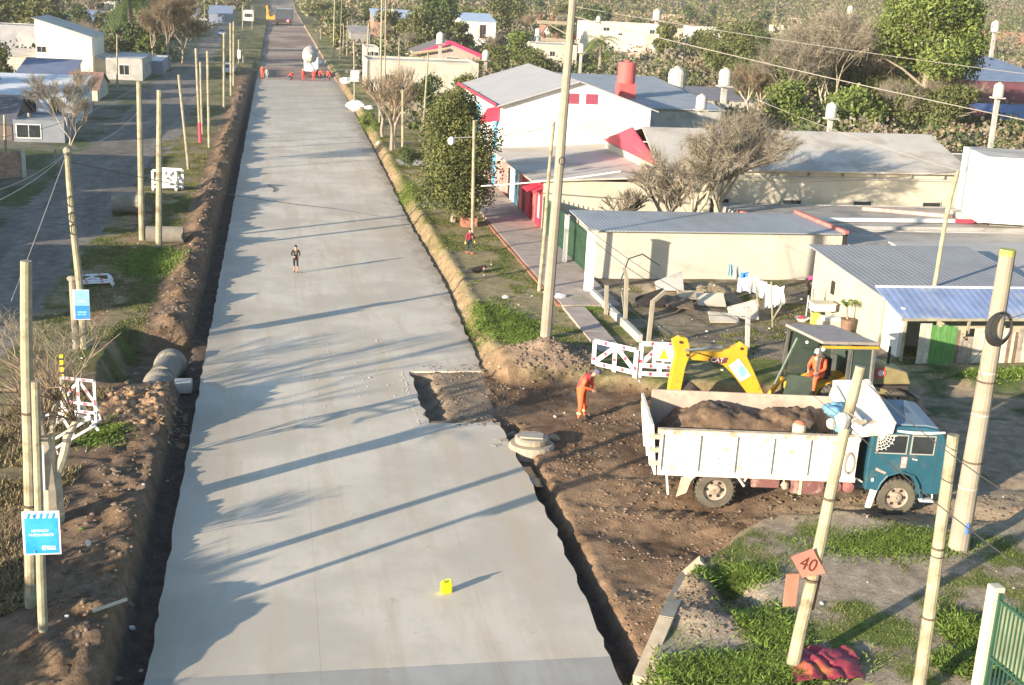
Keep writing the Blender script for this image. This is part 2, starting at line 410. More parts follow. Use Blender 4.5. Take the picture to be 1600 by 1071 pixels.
# main road base beyond the concrete
rb = cen & (YY > 184); col[rb] = lay(np.zeros_like(col)+C(.42,.32,.25), sm(.45,.6,fbm(XX*.3,YY*.25,.5,71)), C(.28,.20,.16))[rb]
# right verge
right = (XX >= SE) & (YY < 420)
gf = sm(.47,.60, midN*.55+bigN*.45)
rv = lay(np.zeros_like(col)+C(.30,.24,.13), gf, C(.11,.13,.035)); rv = lay(rv, sm(.58,.70,midN), GRB)
col[right] = rv[right]
bk = np.exp(-((XX-SE-.40+wobX*.25)/.30)**2)*(.35+.65*sm(.35,.6,fineN))*(YY > 40)*(YY < 200); col = lay(col, bk*.95, CLAY)
bk2 = sm(.45,.1,XX-SE)*(XX>=SE)*(YY>38)*(YY<200); col = lay(col, bk2*.85, C(.34,.24,.15))
# orange clay apron between verge and the trench, heap at the corner
f = bump(XX,YY,8.5,44.6,.9,2.3,1.)*(XX>=SE-.5); col = lay(col, sm(.25,.6,f), CLAY*.95)
f = bump(XX,YY,10.3,44.7,1.9,1.6,1.); col = lay(col, sm(.25,.5,f), C(.30,.215,.15))
# yard
yd = (XX>14.9)&(YY>44.5)&(YY<72); ydc = lay(np.zeros_like(col)+C(.25,.205,.14), sm(.58,.70,midN), C(.12,.13,.05)); ydc = lay(ydc, sm(.45,.7,fbm(XX,YY,.5,90))*.7, C(.12,.10,.075)); col[yd] = ydc[yd]
f = bump(XX,YY,19.5,55.6,3.4,1.6,1.); col = lay(col, sm(.3,.6,f), C(.36,.28,.19))
# junction mud
inj = sm(-.35,.35,ne_edge(XX)-YY+wobX*.5)*sm(-.2,.35,YY-se_edge(XX)+wobX*.7)*(XX>=SE-.02)
jc = lay(np.zeros_like(col)+MUD*1.1, sm(.4,.62,midN), C(.24,.155,.095)); jc = lay(jc, sm(.5,.75,bigN)*.6, C(.29,.20,.125))
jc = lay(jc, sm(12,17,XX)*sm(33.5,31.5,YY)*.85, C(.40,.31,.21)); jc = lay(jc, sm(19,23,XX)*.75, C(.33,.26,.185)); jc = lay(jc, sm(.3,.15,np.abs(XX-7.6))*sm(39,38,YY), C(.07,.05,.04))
jc = lay(jc, bump(XX,YY,10.3,38.4,1.5,1.2,1.)*.6, MUD*.75)
col = col*(1-inj[...,None])+jc*inj[...,None]
grass_right_far = (XX>22)&(YY>38.3+wobX)&(YY<44.5); col = lay(col, grass_right_far*sm(.35,.55,midN), C(.07,.10,.035))
# SE verge: path of trampled dirt
sev = (YY < se_edge(XX)) & (XX > SE+.3) & (YY<31)
sc_ = lay(np.zeros_like(col)+C(.34,.275,.20), sm(.50,.60,midN*.7+.3*bigN), C(.13,.17,.04)); col[sev] = sc_[sev]
f = sm(.9,.2,np.abs((XX-13.2)*.75-(YY-25.8)*.9+1.0))*sev; col = lay(col, f*.8, C(.36,.30,.23))
f = bump(XX,YY,10.1,25.2,1.1,1.5,1.)*sev; col = lay(col, sm(.3,.7,f)*.9, C(.36,.25,.16))
f = sm(.55,.0,np.abs(YY-se_edge(XX)))*(XX>7.4)*(XX<30); col = lay(col, f*.8, C(.38,.29,.19))
col = np.clip(col, .01, .8)
REG = np.zeros(XX.shape, int)
REG[inst] = 1; REG[(np.maximum(dug, near) > .5) & ~inst] = 2; REG[inj > .5] = 3; REG[rb] = 4
REG[cen & (YY <= 184)] = 5
GM = ground_mat()
ny_, nx_ = XX.shape
V = np.stack([XX.ravel(), YY.ravel(), ZZ.ravel()], 1)
idx = np.arange(ny_*nx_).reshape(ny_, nx_)
F = np.stack([idx[:-1,:-1].ravel(), idx[:-1,1:].ravel(), idx[1:,1:].ravel(), idx[1:,:-1].ravel()], 1)
FR = REG[:-1,:-1].ravel(); CC = col.reshape(-1, 3)
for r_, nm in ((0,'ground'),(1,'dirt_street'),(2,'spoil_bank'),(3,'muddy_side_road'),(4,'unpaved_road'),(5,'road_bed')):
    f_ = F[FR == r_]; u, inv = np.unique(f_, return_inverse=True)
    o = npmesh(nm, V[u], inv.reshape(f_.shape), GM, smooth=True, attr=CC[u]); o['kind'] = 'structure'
# ============================================================ CONCRETE ROAD in poured panels
CONC = concrete_mat('fresh_concrete', (.60,.525,.425), True)
CONC2 = concrete_mat('old_concrete', (.40,.38,.345), False)
road = thing('concrete_road', (0,0,0)); road['kind'] = 'structure'
yrows = [12, 18, 23.7, 28.8, 33.9, 39.0, 44.8]+list(np.arange(50.4, 184, 5.6))+[184.4]
for j in range(len(yrows)-1):
    y0, y1 = yrows[j]+.0015, yrows[j+1]-.0015
    for c_ in range(3):
        n_ = 14 if y0 < 90 else 6
        yy = np.linspace(y0, y1, n_)
        if c_ == 0: L_ = -2.66+(fbm(np.full(n_, 1.), yy, 2.2, 3)-.5)*.16; R_ = np.full(n_, .8985)
        elif c_ == 1: L_ = np.full(n_, .9015); R_ = np.full(n_, 4.6985)
        else:
            L_ = np.full(n_, 4.7015); R_ = slab_edge(yy)+(fbm(np.full(n_, 3.), yy, 2.6, 33)-.5)*.26
            if abs(yrows[j]-39) < .1:          # panel broken out over the manhole connection
                R_ = L_+.16+np.abs(fbm(np.full(n_,5.), yy, 3, 8)-.5)*.6
        poly = [(L_[i], yy[i]) for i in range(n_)]+[(R_[i], yy[i]) for i in range(n_-1, -1, -1)]
        poly = poly[::-1]
        mb = MB(); mb.prism(poly, -.2, 0, 'xy'); o = mb.build('slab', CONC if y0 > 23 else CONC2, road)
# broken lumps round the hole and footprints of mortar
def scatter(name, pts, sizes, m, seed=3, kind='stuff', squash=.7, parent=None):
    r = np.random.RandomState(seed); t = (1+5**.5)/2
    B = np.array([(-1,t,0),(1,t,0),(-1,-t,0),(1,-t,0),(0,-1,t),(0,1,t),(0,-1,-t),(0,1,-t),(t,0,-1),(t,0,1),(-t,0,-1),(-t,0,1)])/1.9
    T = np.array([(0,11,5),(0,5,1),(0,1,7),(0,7,10),(0,10,11),(1,5,9),(5,11,4),(11,10,2),(10,7,6),(7,1,8),(3,9,4),(3,4,2),(3,2,6),(3,6,8),(3,8,9),(4,9,5),(2,4,11),(6,2,10),(8,6,7),(9,8,1)])
    n_ = len(pts); s = np.asarray(sizes)[:, None, None]*(1+r.uniform(-.35, .35, (n_, 12, 3)))*np.array([1, 1, squash])*r.uniform(.6, 1.3, (n_, 1, 3))
    V_ = B[None]*s*.5+np.asarray(pts)[:, None, :]
    F_ = T[None]+(np.arange(n_)*12)[:, None, None]
    o = npmesh(name, V_.reshape(-1, 3), F_.reshape(-1, 3), m, parent); o['kind'] = kind; return o
STONE = mat('rubble_grey', (.50,.45,.38), .9, .3, 5)
CLOD = mat('dry_clod', (.165,.12,.088), .95, .3, 4, .5, 12)
MUDC = mat('wet_clod', (.165,.115,.078), .95, .45, 3, .5, 12)
def rpts(n_, x0, x1, y0, y1, keep=None, lift=0):
    x = NR.uniform(x0, x1, n_); y = NR.uniform(y0, y1, n_)
    if keep is not None: k = keep(x, y); x, y = x[k], y[k]
    return np.stack([x, y, terr(x, y)+lift], 1)
def sizes(n_, a, b): return a+(b-a)*NR.rand(n_)**3
p = rpts(5200, -5.6, -3.2, 24, 120, lambda x, y: (np.exp(-((x+4.15)/.7)**2) > NR.rand(len(x)))&((y>50)|(y<43))); scatter('spoil_clods', p, sizes(len(p), .03, .24), CLOD, 4, squash=.5)
p = rpts(15000, 7.3, 22, 23, 43, lambda x, y: (y > se_edge(x)+.1)&(y < ne_edge(x))&((x>7.9))&(fbm(x,y,.9,123,3) > .42)); scatter('mud_clods', p, sizes(len(p), .03, .15), MUDC, 5, squash=.42)
p = rpts(1500, 7.6, 30, 22, 31.5, lambda x, y: np.abs(y-se_edge(x)-.05) < .45); scatter('loose_dirt', p, sizes(len(p), .025, .16), CLOD, 6)
p = rpts(1300, 8.9, 11.2, 23.5, 27.5, lambda x, y: y < se_edge(x)); scatter('loose_dirt', p, sizes(len(p), .02, .13), CLOD, 16)
p = rpts(900, 8.7, 12, 43, 46.6); scatter('loose_dirt', p, sizes(len(p), .04, .22), CLOD, 7)
p = rpts(700, -5.5, -2.9, 38, 41.6); scatter('loose_dirt', p, sizes(len(p), .05, .3), mat('ochre_clod', (.29,.19,.12), .95, .25, 4, .5, 12), 8)
p = rpts(700, 8.0, 9.0, 46, 180); scatter('bank_rubble', p, sizes(len(p), .04, .20), mat('clay_clod', (.24,.175,.115), .95, .25, 4), 9)
p = np.concatenate([rpts(260, 7.9, 28, 24, 60), rpts(200, -9, -2.8, 23, 80), rpts(60, 8.4, 12.5, 46, 100), rpts(90, 15.5, 26, 46, 57)])
scatter('pale_stones', p, sizes(len(p), .03, .15), STONE, 10)
k = 110; x = np.concatenate([NR.normal(2.7,.8,k), NR.uniform(4.4,4.9,90)]); y = np.concatenate([NR.normal(45.5,3.0,k), NR.uniform(38.8,45.2,90)]); x = np.clip(x, 1, 4.65)
scatter('mortar_crumbs', np.stack([x, y, np.zeros(len(x))+.005], 1), sizes(len(x), .015, .09), mat('mortar', (.42,.38,.31), .9, .2, 5), 11)
# footprints/hole edge lumps
x = NR.uniform(4.8, 8.3, 1300); y = NR.uniform(38.7, 45.6, 1300); kk = ((x > 5.7) | (NR.rand(1300) > .92))
pp = np.stack([x, y, np.maximum(terr(x, y), np.where((y > 44.8)|(y<39), 0, -9))], 1)[kk]; scatter('broken_ground', pp, sizes(len(pp), .03, .15), CLOD, 12, squash=.4)
# ============================================================ PAVEMENTS
PAVE = mat('pavement_pink', (.40,.325,.28), .85, .12, 1.5, .2, 25, col2=(.30,.235,.19), mix=.62, mscale=.6)
PAVG = mat('pavement_grey', (.36,.33,.29), .85, .15, 1.5, .2, 25)
pv = thing('pavement', (0,0,0)); pv['kind'] = 'structure'
y = 52.8
while y < 108:
    y1 = y+2.05; xl = 12.55+.02*math.sin(y); 
    for a, b in ((xl, 13.9), (13.912, 15.28)):
        if y < 58 and a < 13: pass
        mb = MB(); mb.box((a, y, .2), (b, y1-.012, .56)); mb.build('paving_slab', PAVE, pv)
    y = y1
# narrow path continuing towards the corner
for k in range(5):
    mb = MB(); y0 = 45.6+k*1.4; mb.box((12.45+.1*k/5, y0, .2), (13.45+.1*k/5, y0+1.38, .545)); mb.build('paving_slab', PAVE, pv)
for (a, b, c_, d) in ((9.0, 12.5, 78.5, 82.5), (9.4, 12.5, 97, 100)):
    mb = MB(); mb.box((a, c_, .2), (b, d, .50)); o = mb.build('driveway', PAVG); o['kind'] = 'structure'
# brick edge of the sidewalk
mb = MB(); mb.box((12.36, 53, .2), (12.54, 74, .53)); o = mb.build('brick_kerb', mat('red_brick_dust', (.33,.15,.10), .9, .25, 6)); o['kind'] = 'structure'
# ============================================================ grass and weeds (stuff)
GRM = mat('grass_green', (.115,.125,.035), .8, .35, 1.2, col2=(.20,.175,.065), mix=.54, mscale=1.0)
GRM2 = mat('weed_green', (.13,.19,.03), .7, .3, 2.0)
def blades(name, pts, h, wd, m, seed=1, n_leaf=1, flat=.6):
    r = np.random.RandomState(seed); n_ = len(pts); a = r.uniform(0, 2*np.pi, n_); hh = h*r.uniform(.5, 1.3, n_); ww = wd*r.uniform(.6, 1.4, n_)
    dx, dy = np.cos(a)*ww, np.sin(a)*ww; lx, ly = r.normal(0, flat, n_)*hh, r.normal(0, flat, n_)*hh
    p = np.asarray(pts); z = p[:, 2]-.01
    V_ = np.stack([np.stack([p[:,0]-dx, p[:,1]-dy, z], 1), np.stack([p[:,0]+dx, p[:,1]+dy, z], 1), np.stack([p[:,0]+lx, p[:,1]+ly, z+hh], 1)], 1)
    o = npmesh(name, V_.reshape(-1, 3), np.arange(n_*3).reshape(-1, 3), m); o['kind'] = 'stuff'; return o
def gmask(x, y): return fbm(x, y, .9, 43, 5)*.6+fbm(x, y, .28, 42, 5)*.4
p = rpts(60000, 8.9, 12.4, 46.5, 120, lambda x, y: (gmask(x, y) > .49)); tag(blades('verge_grass', p, .055, .022, GRM, 2), kind='stuff')
p = rpts(60000, -9.3, -5.2, 48, 110, lambda x, y: (gmask(x, y) > .47)); tag(blades('verge_grass', p, .06, .025, GRM, 3), kind='stuff')
p = rpts(90000, 8.6, 26, 19, 30.5, lambda x, y: (y < se_edge(x)-.25)&(gmask(x, y) > .49)&(((x-10.1)/1.2)**2+((y-25.2)/1.6)**2 > .8)); tag(blades('corner_grass', p, .045, .014, GRM, 4), kind='stuff')
p = rpts(30000, 15, 28, 44.5, 57, lambda x, y: (fbm(x,y,.9,43,5) > .60)); tag(blades('yard_grass', p, .07, .025, GRM, 5), kind='stuff')
p = rpts(50000, -12, -5.5, 24, 42, lambda x, y: (gmask(x, y) > .45)); tag(blades('dry_grass', p, .16, .03, mat('dry_grass', (.24,.19,.10), .9, .3, 2), 6), kind='stuff')
def weeds(name, cx_, cy_, rx, ry, n_, h, seed, m=GRM2):
    n_ = int(n_*2.2); r = np.random.RandomState(seed); u = r.normal(0, .45, (n_, 2)); x = cx_+u[:,0]*rx; y = cy_+u[:,1]*ry; z = terr(x, y)
    return blades(name, np.stack([x, y, z+r.uniform(0, h*.35, n_)], 1), h*.42, h*.13, m, seed, flat=1.3)
for i, (px, py, rx, ry, n_, h) in enumerate([(780,505,1.3,2.6,5200,.22),(815,530,.8,1.0,1500,.2),(232,412,1.5,3.0,5000,.25),(1160,1050,2.1,.7,5600,.22),(1200,985,.6,1.6,2600,.22),(1150,915,.9,.5,1600,.2),
        (1400,850,2.6,.9,4500,.14),(575,190,1.0,10,2500,.22),(640,300,1.2,4,2500,.2),(1520,1000,.5,1.2,1800,.25),(1500,1040,.6,.5,900,.25),(900,470,.9,2.6,2600,.16),(1580,600,2.5,.6,1500,.25),(155,680,.9,.9,900,.2),(660,310,1.5,3,2000,.15)]):
    q = PG(px, py); weeds('weeds', q.x, q.y, rx, ry, n_, h, 60+i)
# ============================================================ BUILDINGS
WHITE = mat('white_render', (.68,.67,.63), .8, .06, .8, .1, 12, col2=(.50,.48,.42), mix=.60, mscale=.5)
CREAM = mat('cream_render', (.52,.47,.375), .85, .10, .8, .15, 10, col2=(.45,.40,.31), mix=.62, mscale=.6)
GREYR = mat('grey_render', (.40,.385,.355), .9, .12, .8, .2, 10, col2=(.27,.25,.22), mix=.6, mscale=.7)
SHADEB = mat('shade_blue_render', (.55,.60,.66), .85, .1, .8, .1, 10, col2=(.42,.45,.5), mix=.6, mscale=.5)  # pale render with the blue of the street's shade in its colour
BRICK = mat('brick_wall_far', (.42,.22,.15), .9, .18, 3, .3, 14, col2=(.33,.19,.14), mix=.55, mscale=1.0)
PEACH = mat('peach_render', (.60,.40,.30), .85, .1, .9)
TIN = mat('tin_roof', (.30,.32,.34), .7, .10, .7, 0, 1, metal=.1, col2=(.25,.25,.25), mix=.64, mscale=.6, stripes=(0, 5.0, .22))
TINY = mat('tin_roof_along', (.50,.53,.56), .45, .10, .7, 0, 1, metal=.35, col2=(.38,.37,.36), mix=.64, mscale=.6, stripes=(1, 5.0, .5))
TIND = mat('dull_roof', (.33,.31,.29), .8, .15, .7, .2, 6, col2=(.25,.22,.2), mix=.55, mscale=.5)
ROOFC = mat('pale_membrane_roof', (.52,.475,.41), .8, .08, .5, .15, 6, col2=(.40,.35,.29), mix=.56, mscale=.35)
ROOFG = mat('concrete_roof', (.36,.33,.29), .9, .12, .6, .2, 8, col2=(.25,.22,.19), mix=.56, mscale=.5)
BLUER = mat('blue_roof', (.10,.24,.50), .6, .12, .8, col2=(.25,.33,.48), mix=.6, mscale=.4)
SLATE = mat('blue_grey_roof', (.20,.24,.33), .6, .12, .6, col2=(.33,.37,.44), mix=.66, mscale=2.2)
REDP = mat('red_paint', (.62,.05,.09), .6, .12, 1.2, col2=(.50,.12,.12), mix=.66)
REDT = mat('tile_roof', (.42,.17,.12), .8, .2, 1.5)
BROWNR = mat('brown_roof', (.30,.17,.13), .8, .2, 1.2)
PURP = mat('maroon_wall', (.16,.06,.08), .8, .1, 1)
BLUEP = mat('sky_blue_paint', (.12,.42,.70), .6, .1, 1)
GLASS = mat('window_glass', (.03,.035,.04), .12, .2, 1, spec=.6)
DARK = mat('dark_void', (.03,.026,.024), .9, .2, 1)
WOODP = mat('pale_pole_wood', (.32,.29,.20), .85, .2, 2.5, .5, 18, col2=(.20,.16,.10), mix=.60, mscale=2.2)
CONP = mat('pole_concrete', (.29,.255,.20), .85, .1, 2, .2, 18, col2=(.20,.175,.135), mix=.66, mscale=1.5)
WHITEP = mat('white_paint', (.68,.67,.64), .5, .06, 2, col2=(.60,.52,.42), mix=.70, mscale=3)
TANKM = mat('tank_plastic', (.52,.48,.41), .6, .08, 2)
IRON = mat('galvanised_iron', (.35,.36,.37), .5, .1, 3, metal=.6)
BLACK = mat('black_rubber', (.03,.03,.032), .7, .2, 4)
GREENP = mat('green_iron_paint', (.03,.085,.055), .5, .15, 3)
def window(parent, face, u, z, w_, h, x0, y0, x1, y1, fm=None, t=.05):
    fm = fm or WHITE; a = MB(); g = MB()
    if face in 'SN':
        y = y0 if face == 'S' else y1; s = -1 if face == 'S' else 1; X = x0+u
        a.box((X-w_/2-.07, y, z-.07), (X-w_/2, y+s*t, z+h+.07)); a.box((X+w_/2, y, z-.07), (X+w_/2+.07, y+s*t, z+h+.07))
        a.box((X-w_/2, y, z-.07), (X+w_/2, y+s*t, z)); a.box((X-w_/2, y, z+h), (X+w_/2, y+s*t, z+h+.07)); a.box((X-.02, y, z), (X+.02, y+s*t*.8, z+h))
        g.box((X-w_/2, y+s*.004, z), (X+w_/2, y+s*t*.4, z+h))
    else:
        x = x0 if face == 'W' else x1; s = -1 if face == 'W' else 1; Y = y0+u
        a.box((x, Y-w_/2-.07, z-.07), (x+s*t, Y-w_/2, z+h+.07)); a.box((x, Y+w_/2, z-.07), (x+s*t, Y+w_/2+.07, z+h+.07))
        a.box((x, Y-w_/2, z-.07), (x+s*t, Y+w_/2, z)); a.box((x, Y-w_/2, z+h), (x+s*t, Y+w_/2, z+h+.07)); a.box((x, Y-.02, z), (x+s*t*.8, Y+.02, z+h))
        g.box((x+s*.004, Y-w_/2, z), (x+s*t*.4, Y+w_/2, z+h))
    f = a.build('window', fm, parent); g.build('pane', GLASS, f); return f
def house(label, x0, y0, x1, y1, h, wall, roofm, kind='flat', rise=1.2, wins=(), z0=0, over=.3, cat='house', name='house', group=None, rotz=0, door=None, parapet=.25, fm=None):
    """coordinates are world; the root stands on the near-left corner"""
    W_, D_ = x1-x0, y1-y0
    r = thing(name, (x0, y0, z0), label, cat, group, rotz)
    mb = MB()
    if kind == 'gablex':    # ridge along x, gable faces E/W
        mb.prism([(0,-.3),(D_,-.3),(D_,h),(D_/2,h+rise),(0,h)], 0, W_, 'yz')
    elif kind == 'gabley':
        mb.prism([(0,-.3),(W_,-.3),(W_,h),(W_/2,h+rise),(0,h)], 0, D_, 'xz')
    elif kind == 'monox':   # high on the left, falls to the right
        mb.prism([(0,-.3),(W_,-.3),(W_,h),(0,h+rise)], 0, D_, 'xz')
    elif kind == 'monoy':   # low at the front, rises backwards
        mb.prism([(0,-.3),(D_,-.3),(D_,h+rise),(0,h)], 0, W_, 'yz')
    else: mb.box((0,0,-.3), (W_,D_,h))
    mb.build('wall', wall, r)
    rf = MB(); o_ = over; t = .09
    if kind == 'gablex':
        s = rise/(D_/2)
        rf.slabq([(-o_,-o_,h-o_*s+t),(W_+o_,-o_,h-o_*s+t),(W_+o_,D_/2,h+rise+t),(-o_,D_/2,h+rise+t)], t*.9)
        rf.slabq([(-o_,D_/2,h+rise+t),(W_+o_,D_/2,h+rise+t),(W_+o_,D_+o_,h-o_*s+t),(-o_,D_+o_,h-o_*s+t)], t*.9)
    elif kind == 'gabley':
        s = rise/(W_/2)
        rf.slabq([(-o_,-o_,h-o_*s+t),(W_/2,-o_,h+rise+t),(W_/2,D_+o_,h+rise+t),(-o_,D_+o_,h-o_*s+t)], t*.9)
        rf.slabq([(W_/2,-o_,h+rise+t),(W_+o_,-o_,h-o_*s+t),(W_+o_,D_+o_,h-o_*s+t),(W_/2,D_+o_,h+rise+t)], t*.9)
    elif kind == 'monox':
        rf.slabq([(-o_,-o_,h+rise+t),(W_+o_,-o_,h+t),(W_+o_,D_+o_,h+t),(-o_,D_+o_,h+rise+t)], t*.9)
    elif kind == 'monoy':
        rf.slabq([(-o_,-o_,h+t),(W_+o_,-o_,h+t),(W_+o_,D_+o_,h+rise+t),(-o_,D_+o_,h+rise+t)], t*.9)
    else:
        rf.box((.14,.14,h+.003), (W_-.14,D_-.14,h+.06))
        pm = MB()
        pm.box((0,0,h), (W_,.14,h+parapet)); pm.box((0,D_-.14,h), (W_,D_,h+parapet)); pm.box((0,.14,h), (.14,D_-.14,h+parapet)); pm.box((W_-.14,.14,h), (W_,D_-.14,h+parapet))
        pm.build('parapet', wall, r)
    rf.build('roof', roofm, r)
    for wn in wins:
        window(r, *wn, 0, 0, W_, D_, fm=fm)
    if door:
        f_, u, w_, hh, dm = door; d = MB()
        if f_ == 'S': d.box((u-w_/2,-.05,0), (u+w_/2,.02,hh))
        elif f_ == 'W': d.box((-.05,u-w_/2,0), (.02,u+w_/2,hh))
        d.build('door', dm, r)
    return r
# ---- white gabled school-like building (C)
c_ = house('large white gabled building with pale grey roof and two dark red gable vents', 15.3, 86, 26.0, 104, 6.3, WHITE, mat('pale_grey_sheet_roof', (.38,.37,.365), .7, .05, .6, stripes=(1,2.5,.25)), 'gabley', 1.75, over=.45, cat='building', name='gabled_building')
for u in (5.0, 6.35):
    mb = MB(); mb.box((u-.42,-.04,6.55), (u+.42,.03,7.25)); mb.build('gable_vent', mat('vent_maroon', (.30,.06,.10), .7, .1, 2), c_)
mb = MB(); mb.bar((-.5,-.5,6.32), (-.5,18.4,6.32), .05, .22); mb.build('fascia', REDP, c_)
mb = MB(); mb.prism([(-1.6,4.9),(0,5.2),(0,6.2),(-.9,6.0)], .4, .55, 'xz'); mb.build('red_bracket', REDP, c_)
for k in range(5):
    mb = MB(); yk = 1.2+k*3.9; mb.box((-.06,yk,0), (.1,yk+1.1,5.6)); mb.build('blue_panel' if k % 2 == 0 else 'white_panel', BLUEP if k % 2 == 0 else WHITE, c_)
    mb = MB(); mb.box((-.05,yk+1.8,1.0), (.1,yk+2.9,2.5)); mb.build('window', GLASS, c_)
mb = MB(); mb.box((-.04,0.1,0), (-.01,17.9,2.4)); mb.build('pink_wall_band', mat('dusty_pink', (.45,.28,.25), .85, .12, 1.2), c_)
# rear wing with its long corrugated roof
house('long corrugated grey shed roof behind the white gabled building', 24.0, 106, 38.5, 128, 4.6, GREYR, TIN, 'monoy', 1.3, cat='shed', name='long_shed')
# red water tower on a red plinth
t_ = thing('water_tank', (31.3, 112, 0), 'red cylindrical water tank on a square red plinth above the grey roof', 'water tank')
mb = MB(); mb.box((-.75,-.75,-.2), (.75,.75,6.3)); mb.build('plinth', mat('red_plinth', (.55,.10,.10), .7, .12, 1.5), t_)
mb = MB(); mb.lathe([(.80,6.3),(.82,6.5),(.82,8.0),(.78,8.15),(.2,8.2)], n=24); mb.build('tank', mat('red_tank', (.62,.12,.11), .6, .1, 1), t_, smooth=False)
mb = MB(); mb.lathe([(.25,8.2),(.25,8.32),(.05,8.36)], n=14); mb.build('lid', mat('red_tank'), t_) if 'red_tank' not in MATS else mb.build('lid', MATS['red_tank'], t_)
# ---- low front building with coloured facade (street side, x = 15.3)
b_ = thing('shopfront_building', (15.3, 71, 0), 'low street building with pink, red, white and blue painted facade under a pale flat roof', 'building')
mb = MB(); mb.box((.35,0,-.2), (7.0,14.9,3.35)); mb.build('wall', mat('facade_pink', (.52,.30,.27), .85, .12, 1.2), b_)
mb = MB(); mb.slabq([(-.75,-.35,3.42),(7.4,-.35,3.85),(7.4,14.95,3.85),(-.75,14.95,3.3)], .1); mb.build('roof', ROOFC, b_)
piers = [(0,1.9,REDP),(1.95,.85,mat('salmon_paint', (.62,.14,.14), .7, .1, 1)),(3.75,1.4,REDP),(6.15,.8,MATS['salmon_paint']),(7.4,.45,CREAM),(8.4,.45,BLUEP),(9.2,.5,WHITE),(10.0,.5,WHITE),(13.6,1.2,MATS['facade_pink'])]
for yk, wd, m_ in piers:
    mb = MB(); mb.box((0,yk,-.1), (.347,yk+wd,3.25)); mb.build('pier', m_, b_)
mb = MB(); mb.box((-.03,.45,1.05), (.0,1.1,2.6)); f = mb.build('window', WHITE, b_); mb = MB(); mb.box((-.04,.52,1.12), (-.031,1.03,2.53)); mb.build('pane', mat('pale_curtain', (.55,.55,.5), .5, .1, 3), f)
mb = MB(); mb.prism([(2.0,2.3),(5.2,2.3),(5.2,3.0),(4.6,3.3),(2.6,3.3),(2.0,3.0)], -.12, -.02, 'yz'); mb.build('arch_panel', REDP, b_)
for yk in (2.8, 5.2, 10.6, 12):
    mb = MB(); mb.box((.30,yk,0), (.346,yk+.9,2.3)); mb.build('doorway', DARK, b_)
mb = MB(); mb.slabq([(-.9,-.1,2.75),(0,-.1,3.0),(0,1.8,3.0),(-.9,1.8,2.75)], .08); mb.build('awning', REDP, b_)
# ---- broad cream building with pale hip roof (B)
B_ = thing('hall', (22.3, 71, 0), 'broad cream hall with long pale roof and a bright red gable end', 'building')
mb = MB(); mb.box((0,0,-.2), (19.6,13,4.25)); mb.box((-6.98,-.10,-.2), (-.003,-.004,3.40)); mb.build('wall', CREAM, B_)
mb = MB(); mb.slabq([(-.25,-.4,4.32),(20.0,-.4,4.42),(20.8,6.9,6.0),(.6,6.4,6.0)], .1); mb.slabq([(.6,6.4,6.0),(20.8,6.9,6.0),(20.0,13.2,4.4),(-.25,13.2,4.4)], .1); mb.build('roof', ROOFC, B_)
mb = MB(); mb.prism([(-.2,4.35),(6.4,5.94),(13.0,4.35)], -.12, .0, 'yz'); mb.build('gable_end', mat('bright_red_wall', (.68,.06,.10), .6, .06, 1), B_)
for k in range(9):
    mb = MB(); mb.box((.5+k*2.2,-.16,4.02), (.62+k*2.2,-.004,4.22)); mb.build('beam_end', GREYR, B_)
mb = MB(); mb.box((0,-.12,3.86), (19.6,-.004,3.98)); mb.build('gutter', GREYR, B_)
for k in range(4):
    mb = MB(); xk = 3.2+k*4.6; mb.box((xk,-.05,1.4), (xk+1.3,-.004,2.6)); f = mb.build('window', GREYR, B_); mb = MB(); mb.box((xk+.08,-.06,1.48), (xk+1.22,-.051,2.52)); mb.build('pane', GLASS, f)
# ---- shed with low tin roof (A)
A_ = thing('shed', (15.4, 58.5, 0), 'long low grey-cream shed with pale blue tin roof beside the green gate', 'shed')
mb = MB(); mb.box((0,0,-.2), (12.9,4.2,2.86)); mb.build('wall', mat('shed_render', (.50,.455,.385), .88, .08, .7, .2, 10, col2=(.40,.36,.30), mix=.62, mscale=.5), A_)
for k in range(8):
    mb = MB(); x0 = -.35+k*1.66; mb.slabq([(x0,-.3,2.93),(x0+1.655,-.3,2.93),(x0+1.655,4.5,3.08),(x0,4.5,3.08)], .06); mb.build('roof_sheet', TIN, A_)
mb = MB(); mb.bar((12.97,-.3,2.99), (12.2,4.5,3.2), .24, .16); mb.build('red_edge_trim', mat('faded_red', (.48,.16,.14), .8, .2, 3), A_)
mb = MB(); mb.box((12.9,-.02,-.1), (13.15,.3,2.9)); mb.build('dark_gap', DARK, A_)
# ---- flat roofs to the right
M_ = house('low grey building with weathered concrete roof right of the long shed', 28.65, 57.2, 44.0, 62.6, 2.2, GREYR, ROOFG, 'flat', wins=[('S',4.6,1.0,.9,.8)], cat='building', name='flat_building', parapet=.12)
mb = MB(); mb.box((4.4,-.3,.9),(4.75,-.004,2.15)); mb.build('chimney_block', CREAM, M_)
M2 = house('flat brown concrete roof with white and red edging beams in front of the cream hall', 25.6, 63.0, 46, 70.0, 2.35, GREYR, ROOFG, 'flat', cat='building', name='flat_building', parapet=.1)
mb = MB(); mb.bar((1.4,1.1,2.58), (12.2,1.4,2.58), .2, .2); mb.build('white_beam', WHITEP, M2)
mb = MB(); mb.bar((12.25,1.4,2.58), (13.4,1.4,2.58), .2, .2); mb.build('red_beam_end', REDP, M2)
mb = MB(); mb.bar((.2,3.8,2.5), (1.2,.2,2.5), .2, .14); mb.build('red_beam', MATS['faded_red'], M2)
mb = MB(); mb.bar((8.6,5.6,2.5), (13.2,3.4,2.5), .35, .2); mb.build('striped_beam', mat('pinkish_beam', (.55,.36,.30), .8, .3, 5), M2)
mb = MB(); mb.bar((13.6,1.3,2.62), (20,1.6,2.62), .2, .2); mb.build('white_beam', WHITEP, M2)
